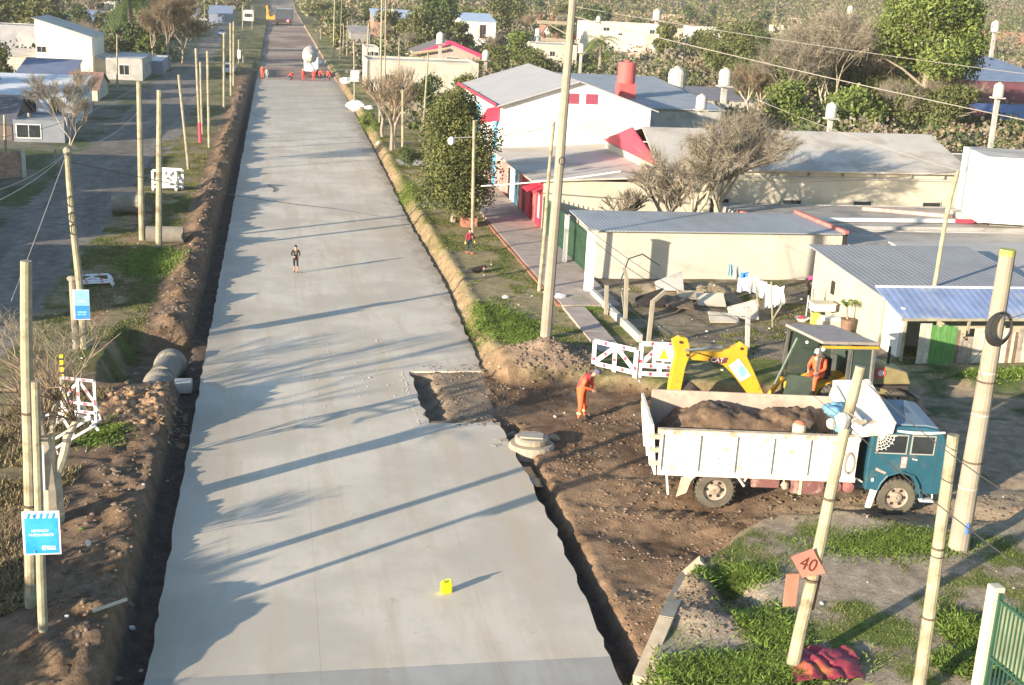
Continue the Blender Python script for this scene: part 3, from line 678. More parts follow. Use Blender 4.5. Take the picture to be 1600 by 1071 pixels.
mb = MB(); mb.box((13.4,2.6,2.4), (19.4,4.6,2.75)); mb.build('roof_hatch', ROOFC, M2)
mb = MB(); mb.box((16.0,-.2+.6,2.4), (18.2,.8+.2,2.58)); mb.build('roof_rubble', STONE, M2)
house('grey flat roof between the blue awning and the weathered concrete roof', 30.2, 50.6, 44, 57.0, 2.45, GREYR, mat('grey_screed', (.38,.365,.345), .9, .08, .5, .15, 8), 'monoy', .25, cat='building', name='flat_building', over=.1)
# tilted white upper floor at right
D_ = house('bright white upper storey standing alone at the right edge', 38.6, 63.4, 45.5, 68.5, 3.3, mat('bright_white', (.85,.84,.80), .7, .03, 1), ROOFC, 'flat', z0=3.0, cat='building', name='white_upper_floor', rotz=-.28, parapet=.05)
mb = MB(); mb.box((1.0,1.0,-2.9),(6.0,4.0,-.3)); mb.build('lower_wall', GREYR, D_)
# ---- cream shed E and blue awning
E_ = thing('small_house', (24.6, 46.4, 0), 'small cream house with sloping grey sheet roof behind the parked excavator', 'house')
mb = MB(); mb.prism([(0,-.2),(7.0,-.2),(7.0,3.1),(0,2.6)], 0, 7.5, 'yz'); mb.build('wall', mat('warm_cream', (.47,.42,.31), .85, .08, 1, .2, 12), E_)
for k in range(6):
    mb = MB(); x0 = -.25+k*1.35; mb.slabq([(x0,-.2,2.66),(x0+1.345,-.2,2.66),(x0+1.345,7.4,3.24),(x0,7.4,3.24)], .06); mb.build('roof_sheet', mat('grey_sheet', (.27,.275,.285), .85, .08, .6, stripes=(0,4.,.18)), E_)
mb = MB(); mb.box((-.04,4.6,1.5), (0,4.95,2.1)); mb.build('vent', DARK, E_)
aw = thing('awning', (24.3, 44.2, 0), 'blue sheet awning leaning over the scrap fence', 'awning')
mb = MB(); Q = [(0,0,2.25),(8.5,0,2.25),(8.5,2.15,2.92),(-.15,2.15,2.98)]; mb.slabq(Q, .05); mb.build('sheet', mat('blue_tarp', (.20,.26,.42), .7, .15, .8, col2=(.33,.36,.42), mix=.58, mscale=.5, stripes=(0,3.2,.15)), aw)
mb = MB(); mb.bar((-.15,2.15,3.02), (8.5,2.15,2.98), .1, .08); mb.build('ridge_board', WHITEP, aw)
for x_ in (.25, 3.0, 5.7, 8.2):
    mb = MB(); mb.bar((x_,.1,0), (x_,.1,2.2), .09, .09); mb.build('post', WOODP, aw)
mb = MB(); mb.bar((0,.02,2.17), (8.4,.02,2.17), .06, .1); mb.build('front_beam', WOODP, aw)
mb = MB(); mb.box((.3,.6,-.1), (.45,2.0,2.5)); mb.build('end_wall', WHITE, aw)
# scrap fence of many boards
fe = thing('scrap_fence', (25.0, 43.9, 0), 'patchwork fence of boards, green sheets and plaster panels under the blue awning', 'fence')
x_ = 0; k = 0; fr = random.Random(5)
FM = [mat('board_grey', (.30,.26,.21), .9, .25, 4), mat('board_brown', (.20,.14,.10), .9, .25, 4), mat('board_pale', (.50,.45,.36), .9, .2, 4), mat('sheet_lime', (.10,.24,.07), .7, .12, 3), mat('sheet_dark_green', (.03,.15,.11), .6, .15, 3), mat('plaster_patch', (.55,.50,.40), .9, .25, 2.5)]
while x_ < 9.5:
    px_ = x_
    if px_ < .4: m_, wd, h_ = FM[2], .25, 2.1
    elif px_ < 1.5: m_, wd, h_ = FM[3], .14, fr.uniform(1.95,2.05)
    elif px_ < 2.3: m_, wd, h_ = FM[fr.choice((0,1,2))], fr.uniform(.12,.25), fr.uniform(1.4,1.9)
    elif px_ < 3.8: m_, wd, h_ = FM[5], .75, 1.9
    elif px_ < 5.0: m_, wd, h_ = FM[fr.choice((0,1,2,2))], fr.uniform(.12,.25), fr.uniform(1.6,2.0)
    elif px_ < 6.6: m_, wd, h_ = FM[fr.choice((4,4,4,3))], .2, 1.95
    else: m_, wd, h_ = FM[fr.choice((0,1,2,4,5))], fr.uniform(.15,.4), fr.uniform(1.6,2.0)
    mb = MB(); yy = fr.uniform(-.02,.02); mb.box((x_, yy, 0), (x_+wd-.015, yy+.03, h_)); mb.build('board', m_, fe); x_ += wd
mb = MB(); mb.bar((0,.07,1.5), (9.4,.07,1.5), .04, .08); mb.bar((0,.07,.5), (9.4,.07,.5), .04, .08); mb.build('rail', FM[1], fe)
# dull buildings right background
house('brown flat roof between the cream hall and the red tiled roof', 44.5, 80, 66, 92, 3.0, GREYR, mat('brown_screed', (.27,.23,.18), .9, .1, .5), 'flat', cat='building', name='flat_building', parapet=.15)
house('low house with faded red roof at the right edge behind the white upper storey', 49.5, 71.5, 62, 79, 3.0, WHITE, mat('faded_red_roof', (.45,.15,.13), .75, .1, 1), 'monoy', .6, cat='house')
def pxhouse(label, pxl, pxr, pyb, pyt, depth, wall, roofm, kind='flat', rise=1.0, wins=(), cat='house', over=.25, Yf=None, name='house', parapet=.2, door=None, fm=None):
    b = P((pxl+pxr)/2, pyb, .1); Y = Yf or b.y
    a = onY(pxl, pyt, Y); c = onY(pxr, pyt, Y); h = (a.z+c.z)/2; W_ = c.x-a.x
    if kind in ('gabley', 'gablex', 'monox', 'monoy'): pass
    ws = [(f_, u*W_ if f_ in 'SN' else u*depth, zz*h, ww, hh) for f_, u, zz, ww, hh in wins]
    return house(label, a.x, Y, c.x, Y+depth, h, wall, roofm, kind, rise, ws, cat=cat, over=over, name=name, parapet=parapet, door=door, fm=fm, z0=0)
S2 = [('S',.3,.45,1.2,1.1),('S',.7,.45,1.2,1.1)]
# right hand background
rg_ = pxhouse('house with bright pink-red gable edge and a water tank on its dark roof', 652, 752, 104, 85, 14, mat('dusty_wall', (.42,.33,.28), .85, .1, 1), mat('dark_roof', (.16,.145,.14), .7, .15, 1), 'gabley', 2.2, wins=[('S',.55,.35,2.2,.9)])
w_ = [k_ for k_ in rg_.children if k_.name.startswith('wall')][0]; xs_ = [v.co.x for v in w_.data.vertices]; zs_ = sorted(set(round(v.co.z,3) for v in w_.data.vertices)); W_, hh_, ht_ = max(xs_), zs_[-2], zs_[-1]
PR = mat('pink_red_trim', (.62,.05,.14), .6, .06, 1)
for s_ in (0, 1):
    mb = MB(); mb.bar((-.6+s_*(W_+1.2),-.42,hh_-.35), (W_/2,-.42,ht_-.08), .08, .62); mb.build('gable_trim', PR, rg_)
mb = MB(); mb.slabq([(-7.5,-.9,hh_-1.3),(W_*.45,-.9,ht_-1.2),(W_*.45,-.5,ht_-1.0),(-7.5,-.5,hh_-1.1)], .3); mb.build('lean_to_roof', mat('sand_render', (.50,.38,.24), .85, .1, 1), rg_)
pxhouse('long low grey-cream house with flat slab roof behind the pale poles', 574, 748, 150, 100, 9, mat('stained_wall', (.40,.36,.30), .9, .2, .6, col2=(.52,.46,.38), mix=.5, mscale=.4), ROOFC, 'flat', wins=[('S',.2,.4,1.2,1.0),('S',.55,.4,1.2,1.0)], parapet=.3)
r1 = pxhouse('brick house with pale blue metal roof left of the tall conifer', 584, 665, 62, 34, 14, BRICK, mat('pale_blue_metal', (.42,.50,.62), .5, .08, 1), 'monoy', 2.6, wins=S2)
pxhouse('two-storey white house with pale blue roof right of the tall conifer', 722, 775, 76, 34, 12, WHITE, MATS['pale_blue_metal'], 'monoy', 1.6, wins=[('S',.62,.4,1.4,3.0)], fm=REDT)
pxhouse('cream house with a pointed white gable beside the tall concrete pole', 838, 902, 104, 72, 12, CREAM, ROOFC, 'flat', wins=[('S',.4,.5,1.0,.9)])
pxhouse('small pointed white gable house behind the cream house', 842, 864, 76, 56, 6, WHITE, REDT, 'gabley', 2.4)
pxhouse('large cream two-storey house with air conditioners below its flat roof', 920, 1031, 84, 38, 12, mat('warm_white', (.68,.62,.52), .85, .08, .5, col2=(.52,.44,.34), mix=.58, mscale=.4), ROOFC, 'flat', wins=[('S',.25,.75,1.5,.8),('S',.45,.62,1.0,.5),('S',.9,.72,1.2,.9)])
pxhouse('peach house with dark opening behind the cream two-storey house', 1032, 1070, 46, 24, 12, PEACH, TIND, 'flat', wins=[('S',.3,.7,1.5,.6),('S',.85,.3,2.4,2.2)])
pxhouse('salmon brick house with bare roof columns far behind', 1066, 1128, 42, 25, 12, BRICK, TIND, 'flat', wins=[('S',.6,.3,.5,2.4)])
pxhouse('small white house with slit window right of the brown yard wall', 1082, 1132, 70, 44, 9, WHITE, ROOFG, 'flat', wins=[('S',.7,.7,2.2,.4)])
pxhouse('grey-brown lean-to adjoining the small white house', 1133, 1160, 64, 46, 8, GREYR, TIND, 'monoy', .6)
pxhouse('pale beige house with awning left of the small white house', 1030, 1078, 66, 46, 8, PEACH, ROOFC, 'flat', wins=[('S',.75,.3,1.8,1.6)])
pxhouse('low house with blue sheet roof between two water tanks', 1036, 1085, 172, 157, 8, mat('faded_violet', (.20,.15,.22), .8, .1, 1), BLUER, 'monoy', 1.0)
pxhouse('dark roofed house with white side wall under a water tank', 1022, 1040, 158, 140, 8, WHITE, TIND, 'monox', 1.3)
pxhouse('dim slate roof behind the blue sheet roof', 1085, 1200, 172, 158, 9, GREYR, mat('slate_dull', (.20,.19,.21), .8, .1, 1), 'monoy', 1.0)
pxhouse('small white sign-like wall box beside the gabled building', 1020, 1068, 202, 184, 2.5, WHITE, ROOFC, 'flat', cat='hut')
pxhouse('large maroon shed with patched blue-grey roof at the right edge', 1500, 1660, 165, 128, 22, PURP, SLATE, 'monoy', 2.8, cat='shed', name='large_shed')
pxhouse('low dark blue roof in front of the maroon shed', 1568, 1660, 206, 190, 9, PURP, mat('deep_blue_roof', (.07,.11,.25), .6, .1, 1), 'monoy', 1.2)
pxhouse('long brick house with a chimney-like tank plinth behind the blue-grey roof', 1525, 1640, 78, 52, 8, BRICK, ROOFC, 'flat')
pxhouse('white house with slanted roof far behind at the top right corner', 1578, 1650, 56, 44, 8, WHITE, TIN, 'monox', 2.5)
pxhouse('distant cream house among trees at the upper right', 1560, 1592, 30, 18, 8, CREAM, ROOFC, 'flat')
pxhouse('distant white house with arched front left of the big leafy tree', 1244, 1262, 50, 30, 9, WHITE, ROOFC, 'flat', wins=S2)
pxhouse('distant pink brick house with white eaves', 1266, 1318, 50, 34, 9, mat('pink_brick', (.48,.30,.27), .85, .15, 2), ROOFC, 'flat', wins=[('S',.2,.4,1.0,1.0),('S',.8,.4,1.0,1.0)])
pxhouse('distant cream cottage with low wall', 1214, 1234, 62, 41, 8, CREAM, ROOFC, 'flat')
pxhouse('distant grey gable cottage with pale finial', 1236, 1266, 36, 20, 9, GREYR, TIND, 'gabley', 2)
pxhouse('distant house with bright white roof edge', 1272, 1292, 30, 20, 8, PURP, WHITE, 'monox', 2)
# left hand background; bluish walls hold the shade of the street in their colour
pxhouse('long shaded pale-blue house with white roof edge on the left', -70, 114, 196, 149, 12, SHADEB, mat('white_sheet_roof', (.66,.67,.68), .6, .08, .5), 'monoy', .9, wins=[('S',.30,.45,1.6,1.2),('S',.60,.45,1.6,1.2),('S',.85,.45,1.0,1.2)])
pxhouse('tall cream-white house with slanted roof above the shaded street', 55, 143, 122, 58, 12, mat('aged_white', (.70,.65,.53), .85, .06, .6, col2=(.48,.42,.33), mix=.68, mscale=.35), ROOFC, 'monox', 2.2, wins=[('S',.1,.62,1.1,.7)])
pxhouse('low cream annex right of the tall cream-white house', 145, 172, 122, 98, 10, CREAM, ROOFC, 'monox', .8, wins=[('E',.5,.3,1.5,1.3)])
pxhouse('long grey wall building behind the tall cream-white house', -20, 88, 84, 42, 8, mat('old_grey_wall', (.34,.335,.35), .9, .15, .5, col2=(.48,.46,.44), mix=.55, mscale=.3), TIND, 'flat')
pxhouse('low cream wall house left of the tall cream-white house', -30, 54, 118, 88, 8, CREAM, ROOFC, 'monoy', .5)
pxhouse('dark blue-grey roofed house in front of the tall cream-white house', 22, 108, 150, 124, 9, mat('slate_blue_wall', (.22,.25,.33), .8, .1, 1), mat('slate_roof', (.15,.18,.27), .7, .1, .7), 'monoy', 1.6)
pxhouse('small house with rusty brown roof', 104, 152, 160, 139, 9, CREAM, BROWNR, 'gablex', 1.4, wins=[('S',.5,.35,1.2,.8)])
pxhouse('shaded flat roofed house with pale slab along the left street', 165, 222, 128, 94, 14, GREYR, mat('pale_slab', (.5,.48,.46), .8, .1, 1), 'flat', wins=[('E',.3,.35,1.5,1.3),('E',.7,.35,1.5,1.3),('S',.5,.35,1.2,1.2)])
pxhouse('low shaded shop with thin white canopy on the left street', 224, 254, 118, 98, 14, mat('shade_blue_wall', (.25,.27,.32), .8, .1, 1), WHITE, 'flat')  # wall colour carries the blue of the shaded street
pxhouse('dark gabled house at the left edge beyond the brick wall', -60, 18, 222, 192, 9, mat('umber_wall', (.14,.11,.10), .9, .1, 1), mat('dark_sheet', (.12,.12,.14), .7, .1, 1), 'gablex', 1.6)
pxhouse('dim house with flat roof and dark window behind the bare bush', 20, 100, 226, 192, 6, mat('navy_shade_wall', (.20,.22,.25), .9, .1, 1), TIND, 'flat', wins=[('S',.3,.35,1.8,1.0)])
pxhouse('blue-grey long roof far behind the palm on the left', 100, 160, 50, 34, 16, GREYR, mat('blue_grey_sheet', (.25,.30,.40), .6, .1, 1), 'monoy', 2.0)
pxhouse('distant white house with two windows near the palm', 148, 164, 26, 6, 9, WHITE, ROOFC, 'flat', wins=S2)
pxhouse('distant white narrow house beside the palm', 167, 180, 24, 4, 9, WHITE, ROOFC, 'flat', wins=[('S',.5,.5,1.4,1.4)])
pxhouse('distant blue-grey house with long roof down the left street', 286, 306, 42, 24, 14, GREYR, mat('blue_grey_sheet2', (.33,.36,.43), .6, .1, 1), 'monoy', 2)
pxhouse('distant dark blue house far along the left street', 326, 362, 38, 22, 14, mat('blue_shadow_wall', (.20,.23,.30), .8, .1, 1), MATS['blue_grey_sheet'], 'monoy', 2)  # blue of the wall is shade put into its colour
pxhouse('distant small white house between poles at the top', 380, 396, 34, 18, 9, WHITE, ROOFC, 'flat', wins=S2)
pxhouse('small white wall house behind the right tree belt', 965, 1000, 96, 84, 6, PEACH, TIND, 'flat')
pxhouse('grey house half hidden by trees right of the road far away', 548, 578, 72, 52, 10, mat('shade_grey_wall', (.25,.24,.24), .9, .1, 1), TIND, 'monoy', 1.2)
pxhouse('small cream shop behind the road poles', 572, 592, 104, 76, 10, CREAM, ROOFC, 'flat', wins=S2)
hr = random.Random(21)
# unseen neighbours on the left whose shade falls across the street
for (x0_, y0_, x1_, y1_, h_, lb) in ((-27,62,-19,74,4.6,'grey house outside the left edge throwing shade on the street'),(-29,78,-20,92,4.2,'plain house outside the left edge beyond the brick wall'),(-30,44,-20,56,5.2,'two-storey house outside the left edge of the view')):
    house(lb, x0_, y0_, x1_, y1_, h_*.72, GREYR, TIND, 'flat', cat='house')
# brick wall with posts at the left
bw = thing('brick_wall', (0,0,0), 'rough brick garden wall with pale posts at the left edge', 'wall')
a = P(-40, 292); b = P(45, 268); 
p0 = Vector((-22.5, 84.5, 0)); p1 = Vector((-16.6, 88.5, 0)); bw.location = p0; d = p1-p0; L_ = d.length; bw.rotation_euler = (0,0,math.atan2(d.y,d.x))
BR = [mat('brick_a', (.42,.25,.18), .9, .2, 6), mat('brick_b', (.36,.21,.15), .9, .2, 6), mat('brick_c', (.48,.31,.23), .9, .2, 6)]
bmesh_ = None; protos = {}
for row in range(8):
    for k in range(14):
        m_ = hr.choice(BR); key = m_.name
        xx = k*.5+(row % 2)*.25
        if xx+.48 > L_: continue
        if key not in protos:
            mb = MB(); mb.box((0,0,0), (.485,.16,.23)); protos[key] = mb.build('brick', m_, bw); o = protos[key]
        else: o = protos[key].copy(); COL.objects.link(o); o.parent = bw
        o.location = (xx, hr.uniform(-.008,.008), .1+row*.245)
mb = MB(); mb.box((0,.02,-.1), (L_,.14,2.03)); mb.build('mortar_core', GREYR, bw)
for xx in (1.2, 4.6, L_-.1):
    mb = MB(); mb.box((xx-.14,-.16,-.1), (xx+.14,-.02,2.5 if xx < 5 else 2.1)); mb.build('pillar', CREAM, bw)
# water tanks
def tank(px, pyb, pyt, label, Y, stand=True, m_=None, zb=None):
    b = onY(px, pyb, Y); t = onY(px, pyt, Y); h = t.z-b.z; r_ = h*.36
    o = thing('water_tank', (b.x, Y, b.z), label, 'water tank', 'rooftop water tanks')
    mb = MB(); mb.lathe([(r_*.9,0),(r_,h*.06),(r_,h*.3),(r_*.96,h*.33),(r_,h*.36),(r_,h*.72),(r_*.8,h*.88),(r_*.35,h*.95),(r_*.35,h),(r_*.1,h)], n=18); mb.build('tank', m_ or TANKM, o)
    if stand:
        mb = MB(); mb.box((-r_*1.1,-r_*1.1,-.12), (r_*1.1,r_*1.1,-.003)); mb.build('platform', GREYR, o)
        mb = MB(); zz = -b.z+.0
        mb.bar((0,0,-.12), (0,0,zz), r_*.75, r_*.75)
        mb.build('stand', GREYR, o)
    return o
tank(1056, 142, 104, 'cream water tank on a white block beside the grey corrugated roof', 124)
tank(1095, 171, 147, 'squat cream water tank beside the blue sheet roof', 100)
tank(1132, 134, 106, 'slim white water tank on a white stand before the dark trees', 118)
tank(1298, 184, 160, 'grey-white drum tank half hidden by the bare trees', 92)
tank(1559, 152, 129, 'cream water tank on a thin pillar in front of the maroon shed', 96)
tank(1554, 50, 32, 'distant cream water tank on the long brick house', 262)
tank(688, 68, 50, 'pale water tank above the pink-red gabled roof', 200)
tank(759, 94, 78, 'small pale water tank right of the pink-red gable', 190)
tank(908, 82, 68, 'pale water tank on a thin pillar beside the palm', 190)
tank(840, 56, 44, 'small distant tank left of the pointed white gable', 265)
tank(1328, 22, 9, 'tiny distant cream tank left of the big leafy tree', 430)
tank(1026, 32, 14, 'distant white tank behind the cream two-storey house', 320)
tank(935, 36, 25, 'small tank on the cream two-storey house', 250, stand=False)
tank(614, 24, 15, 'tiny white tank on the pale blue metal roof', 330, stand=False)
# ============================================================ POLES
def pole(bpx, tpx, r0, r1, m_, label, cat='utility pole', name='utility_pole', group=None, extra=None, n=10, z=None, top=None, kink=.0):
    b = PG(*bpx) if z is None else P(*bpx, z)
    t = top if top is not None else onY(tpx[0], tpx[1], b.y)
    o = thing(name, b, label, cat, group)
    v = t-b; mb = MB(); K = 7; pts = []; rs = []
    for i in range(K+1):
        f = i/K; pts.append(v*f*1.0+Vector((kink*math.sin(f*3.1*2), 0, 0))-(Vector((0,0,.4)) if i == 0 else Vector((0,0,0)))); rs.append(r0+(r1-r0)*f)
    mb.tube(pts, rs, n); mb.build('pole_shaft', m_, o, smooth=False)
    if n >= 12:
        for f_ in (.31,.58):
            mb = MB(); q_ = v*f_; mb.tube([q_-Vector((0,0,.025)), q_+Vector((0,0,.025))], (r0+(r1-r0)*f_)*1.04+abs(kink)*.9, n); mb.build('wire_band', mat('rusty_band', (.10,.075,.055), .8, .2, 5), o)
    return o, v
def part(parent, name, m_, fn, **kw):
    mb = MB(); fn(mb); return mb.build(name, m_, parent, **kw)
o, v = pole((852,530), (895,0), .235, .14, CONP, 'tall round concrete power pole standing by the clay bank beyond the barriers', 'power pole', 'power_pole')
v2 = v*1.0
part(o, 'crossarm', CONP, lambda m: (m.bar(v*.935+Vector((-1.3,0,0)), v*.935+Vector((.1,0,0)), .12, .12), m.bar(v*.935+Vector((-.9,0,-.05)), v*.90, .05, .05)))
part(o, 'crossarm', CONP, lambda m: m.bar(v*.885+Vector((-1.1,0,.05)), v*.885+Vector((.25,0,0)), .12, .14))
for f_, xs_ in ((.935,(-1.2,-.7,.0)), (.885,(-1.0,-.5,.2))):
    for x_ in xs_:
        part(o, 'insulator', mat('brown_ceramic', (.16,.08,.05), .3, .1, 3), lambda m: m.lathe([(.04,.06),(.09,.1),(.05,.16),(.09,.2),(.04,.3)], c=v*f_+Vector((x_,0,0)), n=8))
part(o, 'wire_coil', BLACK, lambda m: m.tube([v*.56+Vector((.05+.12*math.cos(a),-.17,.15*math.sin(a)-.2)) for a in np.linspace(0,6.28,14)], .02, 5))
BIGTOP = onY(895, 0, o.location.y)
o, v = pole((1497,858), (1575,392), .27, .19, CONP, 'thick pale concrete pole right of the dump truck with a black cable coil', 'power pole', 'power_pole', n=16)
part(o, 'moss_cap', mat('moss_cap', (.35,.36,.10), .9, .2, 6), lambda m: m.tube([v*.985, v*1.004], [.194,.193], 16))
for f_ in (.22,.47,.61,.80): part(o, 'band', GREYR, lambda m: m.tube([v*f_-Vector((0,0,.02)), v*f_+Vector((0,0,.02))], .276-.085*f_, 16))
cc = onY(1560,515,o.location.y-.3)-o.location
for k in range(4): part(o, 'cable_coil', BLACK, lambda m: m.tube([cc+Vector((.34*math.cos(a)*(1-.05*k),-.03*k,.42*math.sin(a)*(1-.04*k)+.03*k)) for a in np.linspace(0,6.28,26)], .025, 6, cap=False))
part(o, 'blue_mark', mat('blue_ink', (.10,.22,.6), .7, .1, 3), lambda m: m.box((-.05,-.29,.55),(.03,-.26,.85)))
o, v = pole((1235,1045), (1345,573), .145, .10, WOODP, 'weathered wooden pole carrying the pink diamond 40 sign', kink=.03, n=12)
POLE40 = o; V40 = v
f40 = (1, 1)
hub = onY(1312,655,o.location.y)-o.location
part(o, 'cable_clamp', mat('grey_pvc', (.45,.44,.40), .7, .1, 3), lambda m: (m.blob(hub+Vector((.02,-.1,0)), (.17,.14,.17), 8, 6, .15, 2), m.blob(hub+Vector((.2,-.06,.02)), (.16,.1,.09), 8, 5, .15, 3), m.blob(hub+Vector((-.2,-.05,-.08)), (.1,.1,.12), 8, 5, .15, 4)))
part(o, 'insulator', CONP, lambda m: (m.bar(hub+Vector((.1,-.1,.15)), hub+Vector((.42,-.1,-.06)), .06, .1), m.tube([hub+Vector((.42,-.1,-.06)), hub+Vector((.52,-.1,-.02))], .05, 8)))
lc = onY(1321,720,o.location.y)-o.location
for k in range(3): part(o, 'wire_loop', mat('dull_cable', (.20,.19,.17), .7, .2, 4), lambda m: m.tube([lc+Vector((.02+.10*math.cos(a),-.14-.02*k,.22*math.sin(a))) for a in np.linspace(0,6.28,16)], .022, 5, cap=False))
o, v = pole((1435,1085), (1490,680), .135, .115, WOODP, 'stout straight wooden pole in the right foreground with a flat cut top', n=12)
part(o, 'wire_band', BLACK, lambda m: m.tube([v*.55-Vector((0,0,.01)), v*.55+Vector((0,0,.01))], .132, 12))
POLER = o.location+v
o, v = pole((1440,530), (1497,268), .11, .08, WOODP, 'slim bent wooden pole in front of the blue awning', kink=.08)
PB = o.location+v
o, v = pole((842,455), (866,190), .10, .07, WOODP, 'thin greenish wooden pole just left of the tall concrete pole', kink=.03)
o, v = pole((738,372), (741,188), .10, .08, WOODP, 'pale wooden pole with a white lamp beside the bushy tree', n=8); PL = o.location+v
part(o, 'lamp_arm', IRON, lambda m: m.bar(v*.86, v*.84+Vector((-1.15,0,.05)), .05, .05))
part(o, 'lamp', WHITE, lambda m: m.blob(v*.84+Vector((-1.25,0,-.12)), (.2,.2,.24), 10, 8, 0))
o, v = pole((629,243), (629,138), .10, .08, WOODP, 'wooden pole with a dark cap between the bare trees and the bushy tree', n=8); part(o, 'cap', BLACK, lambda m: m.blob(v, (.16,.16,.12), 8, 5, .1))
o, v = pole((661,206), (669,84), .10, .08, WOODP, 'leaning pale pole behind the bushy tree top', n=8)
# left side
L1, v1 = pole((222,375), (217,127), .17, .13, WOODP, 'taller of the two straight poles side by side on the left verge', n=10)
L2, v2_ = pole((248,388), (249,141), .17, .13, WOODP, 'right one of the two straight poles side by side on the left verge', n=10)
L3, v3 = pole((132,545), (105,238), .15, .10, WOODP, 'leaning wooden pole carrying the two-tone blue sign and a knot of wires', n=10, kink=.03)
part(L3, 'bracket', CONP, lambda m: m.blob(v3, (.14,.14,.18), 8, 5, .2))
for zf in (.62,.68,.76): part(L3, 'wire_loop', BLACK, lambda m: m.tube([v3*zf+Vector((.14*math.cos(a),-.14,.2*math.sin(a))) for a in np.linspace(0,6.28,12)], .018, 5, cap=False))
L4, v4 = pole((49,948), (41,408), .15, .115, WOODP, 'long straight wooden pole at the left foreground behind the blue street sign', n=12, kink=.02)
L5, v5 = pole((67,985), (55,596), .10, .08, WOODP, 'shorter pole leaning against the long straight left foreground pole', n=10)
L6, v6 = pole((295,265), (279,117), .11, .09, WOODP, 'pole leaning to the left in the grass beside the dirt street', n=8)
L7, v7 = pole((313,223), (306,76), .13, .10, WOODP, 'pole with red painted foot beside the dirt street', n=8)
part(L7, 'red_foot', REDP, lambda m: m.tube([Vector((0,0,0)), v7*.22], [.14,.135], 8))
L8, v8 = pole((327,231), (324,80), .12, .10, WOODP, 'pole right of the pole with the red painted foot', n=8)
L9, v9 = pole((316,210), (313,97), .11, .09, WOODP, 'short pole between two taller poles near the red-footed pole', n=8)
L10, v10 = pole((350,171), (350,52), .14, .11, WOODP, 'pole in front of the parked white car', n=8)
L11, v11 = pole((361,150), (360,36), .14, .11, WOODP, 'left one of a close pair of poles right of the parked car', n=8)
L12, v12 = pole((365,134), (365,34), .14, .11, WOODP, 'right one of a close pair of poles right of the parked car', n=8)
for i, (b, t, lb) in enumerate([((183,140),(183,55),'short pale pole standing alone before the shaded shop'),((373,112),(373,62),'far pole with white plate left of the road'),((320,46),(319,0),'far pole by the distant cars'),((339,28),(339,-10),'far pole at the top before the distant shade-blue house'),((306,66),(304,4),'far pole behind the reddish bare tree'),
    ((357,14),(357,-14),'tiny distant pole at the top edge left of the road'),((394,46),(394,10),'distant pole left of the road head'),((380,98),(379,8),'tall distant pole on the left bank')]):
    pole(b, t, .12, .1, WOODP, lb, n=6)
for i, (b, t, r_, lb) in enumerate([((554,157),(553,64),.11,'pole carrying a white plate right of the paving crew'),((572,132),(576,36),.13,'pale leaning pole left of the long low house'),((521,91),(523,-6),.17,'tall thick pole right of the mixer truck'),((531,93),(534,-4),.09,'thin grey pole behind the thick one right of the mixer truck'),
    ((593,192),(597,-8),.13,'tall thin steel mast by the bare trees'),((601,170),(603,-8),.1,'second thin mast just right of the tall steel mast'),((536,90),(537,39),.12,'distant pole first in the row behind the white plate'),((542,88),(543,33),.11,'distant pole second in the row behind the white plate'),((549,42),(549,26),.12,'short far pole above the row behind the white plate'),
    ((501,62),(501,44),.12,'tiny distant pole right of the road head'),((510,48),(511,22),.1,'distant bracket pole right of the road head'),((517,36),(517,19),.1,'distant pole next to the thick pole top'),((621,160),(624,62),.1,'thin pole in front of the long low house'),((722,40),(725,-8),.12,'far pole at the white two-storey house'),
    ((1079,30),(1083,-8),.13,'distant pole above the salmon brick house'),((1110,26),(1114,-8),.13,'second distant pole above the salmon brick house'),((1125,28),(1126,16),.12,'short bare column right of the salmon brick house'),((1169,24),(1170,13),.12,'short distant post on open ground upper right'),((1175,48),(1177,28),.12,'post near the grey-brown lean-to'),
    ((1207,57),(1213,2),.16,'pole beside the distant cream cottage'),((1268,48),(1271,10),.13,'pole before the distant pink brick house'),((9,250),(7,180),.12,'post behind the brick wall nearest the left edge'),((46,216),(45,177),.14,'thick pale post on top of the brick wall'),((87,250),(86,234),.1,'stub of a post in the dark grass of the left street'),
    ((1596,330),(1605,250),.1,'thin mast at the right edge beside the white upper storey')]):
    pole(b, t, r_, r_*.8, WOODP if r_ > .1 else CONP, lb, n=6)
o, v = pole((119,545), (113,436), .13, .13, CONP, 'short pale pipe post with rounded cap behind the blue sign', n=10, cat='post', name='post')
part(o, 'cap', CONP, lambda m: m.blob(v, (.2,.16,.12), 8, 5, .1))
# ============================================================ WIRES
WIRE = mat('wire_dark', (.05,.05,.05), .6, .1, 3); WIREL = mat('wire_pale', (.33,.31,.27), .6, .1, 3)
def wire(a, b, label, sag=.4, r=.014, m_=None, n=14, group='overhead wires'):
    a, b = Vector(a), Vector(b); mb = MB()
    pts = [a.lerp(b, i/n)-Vector((0,0,sag*4*(i/n)*(1-i/n)))-a for i in range(n+1)]
    mb.tube(pts, r, 4); o = mb.build('overhead_wire', m_ or WIRE); o.location = a
    return tag(o, label, 'wire', group)
OB = BIGTOP
wire(onY(893,25,49.2), onY(1620,192,38), 'pale wire crossing the bare trees from the tall concrete pole to the right edge', .1, .016, WIREL)
wire(onY(893,10,49.2), onY(1620,118,44), 'upper pale wire running over the big leafy tree', .1, .013, WIREL)
wire(onY(1180,155,60), onY(1508,270,46), 'lower pale wire crossing the cream hall roof', .15, .013, WIREL)
wire(onY(752,291,70), onY(970,268,62), 'thick white cable hanging across the pink facade', .1, .035, WHITEP)
wire(onY(970,268,62), PB, 'thin cable from the white cable to the bent pole', .5, .012)
wire(onY(873,322,49), onY(1040,455,52), 'thin cable dropping from the tall concrete pole to the yard', .3, .012)
wire(onY(873,320,49), onY(1200,520,44), 'second thin cable dropping from the tall concrete pole over the laundry', .5, .012)
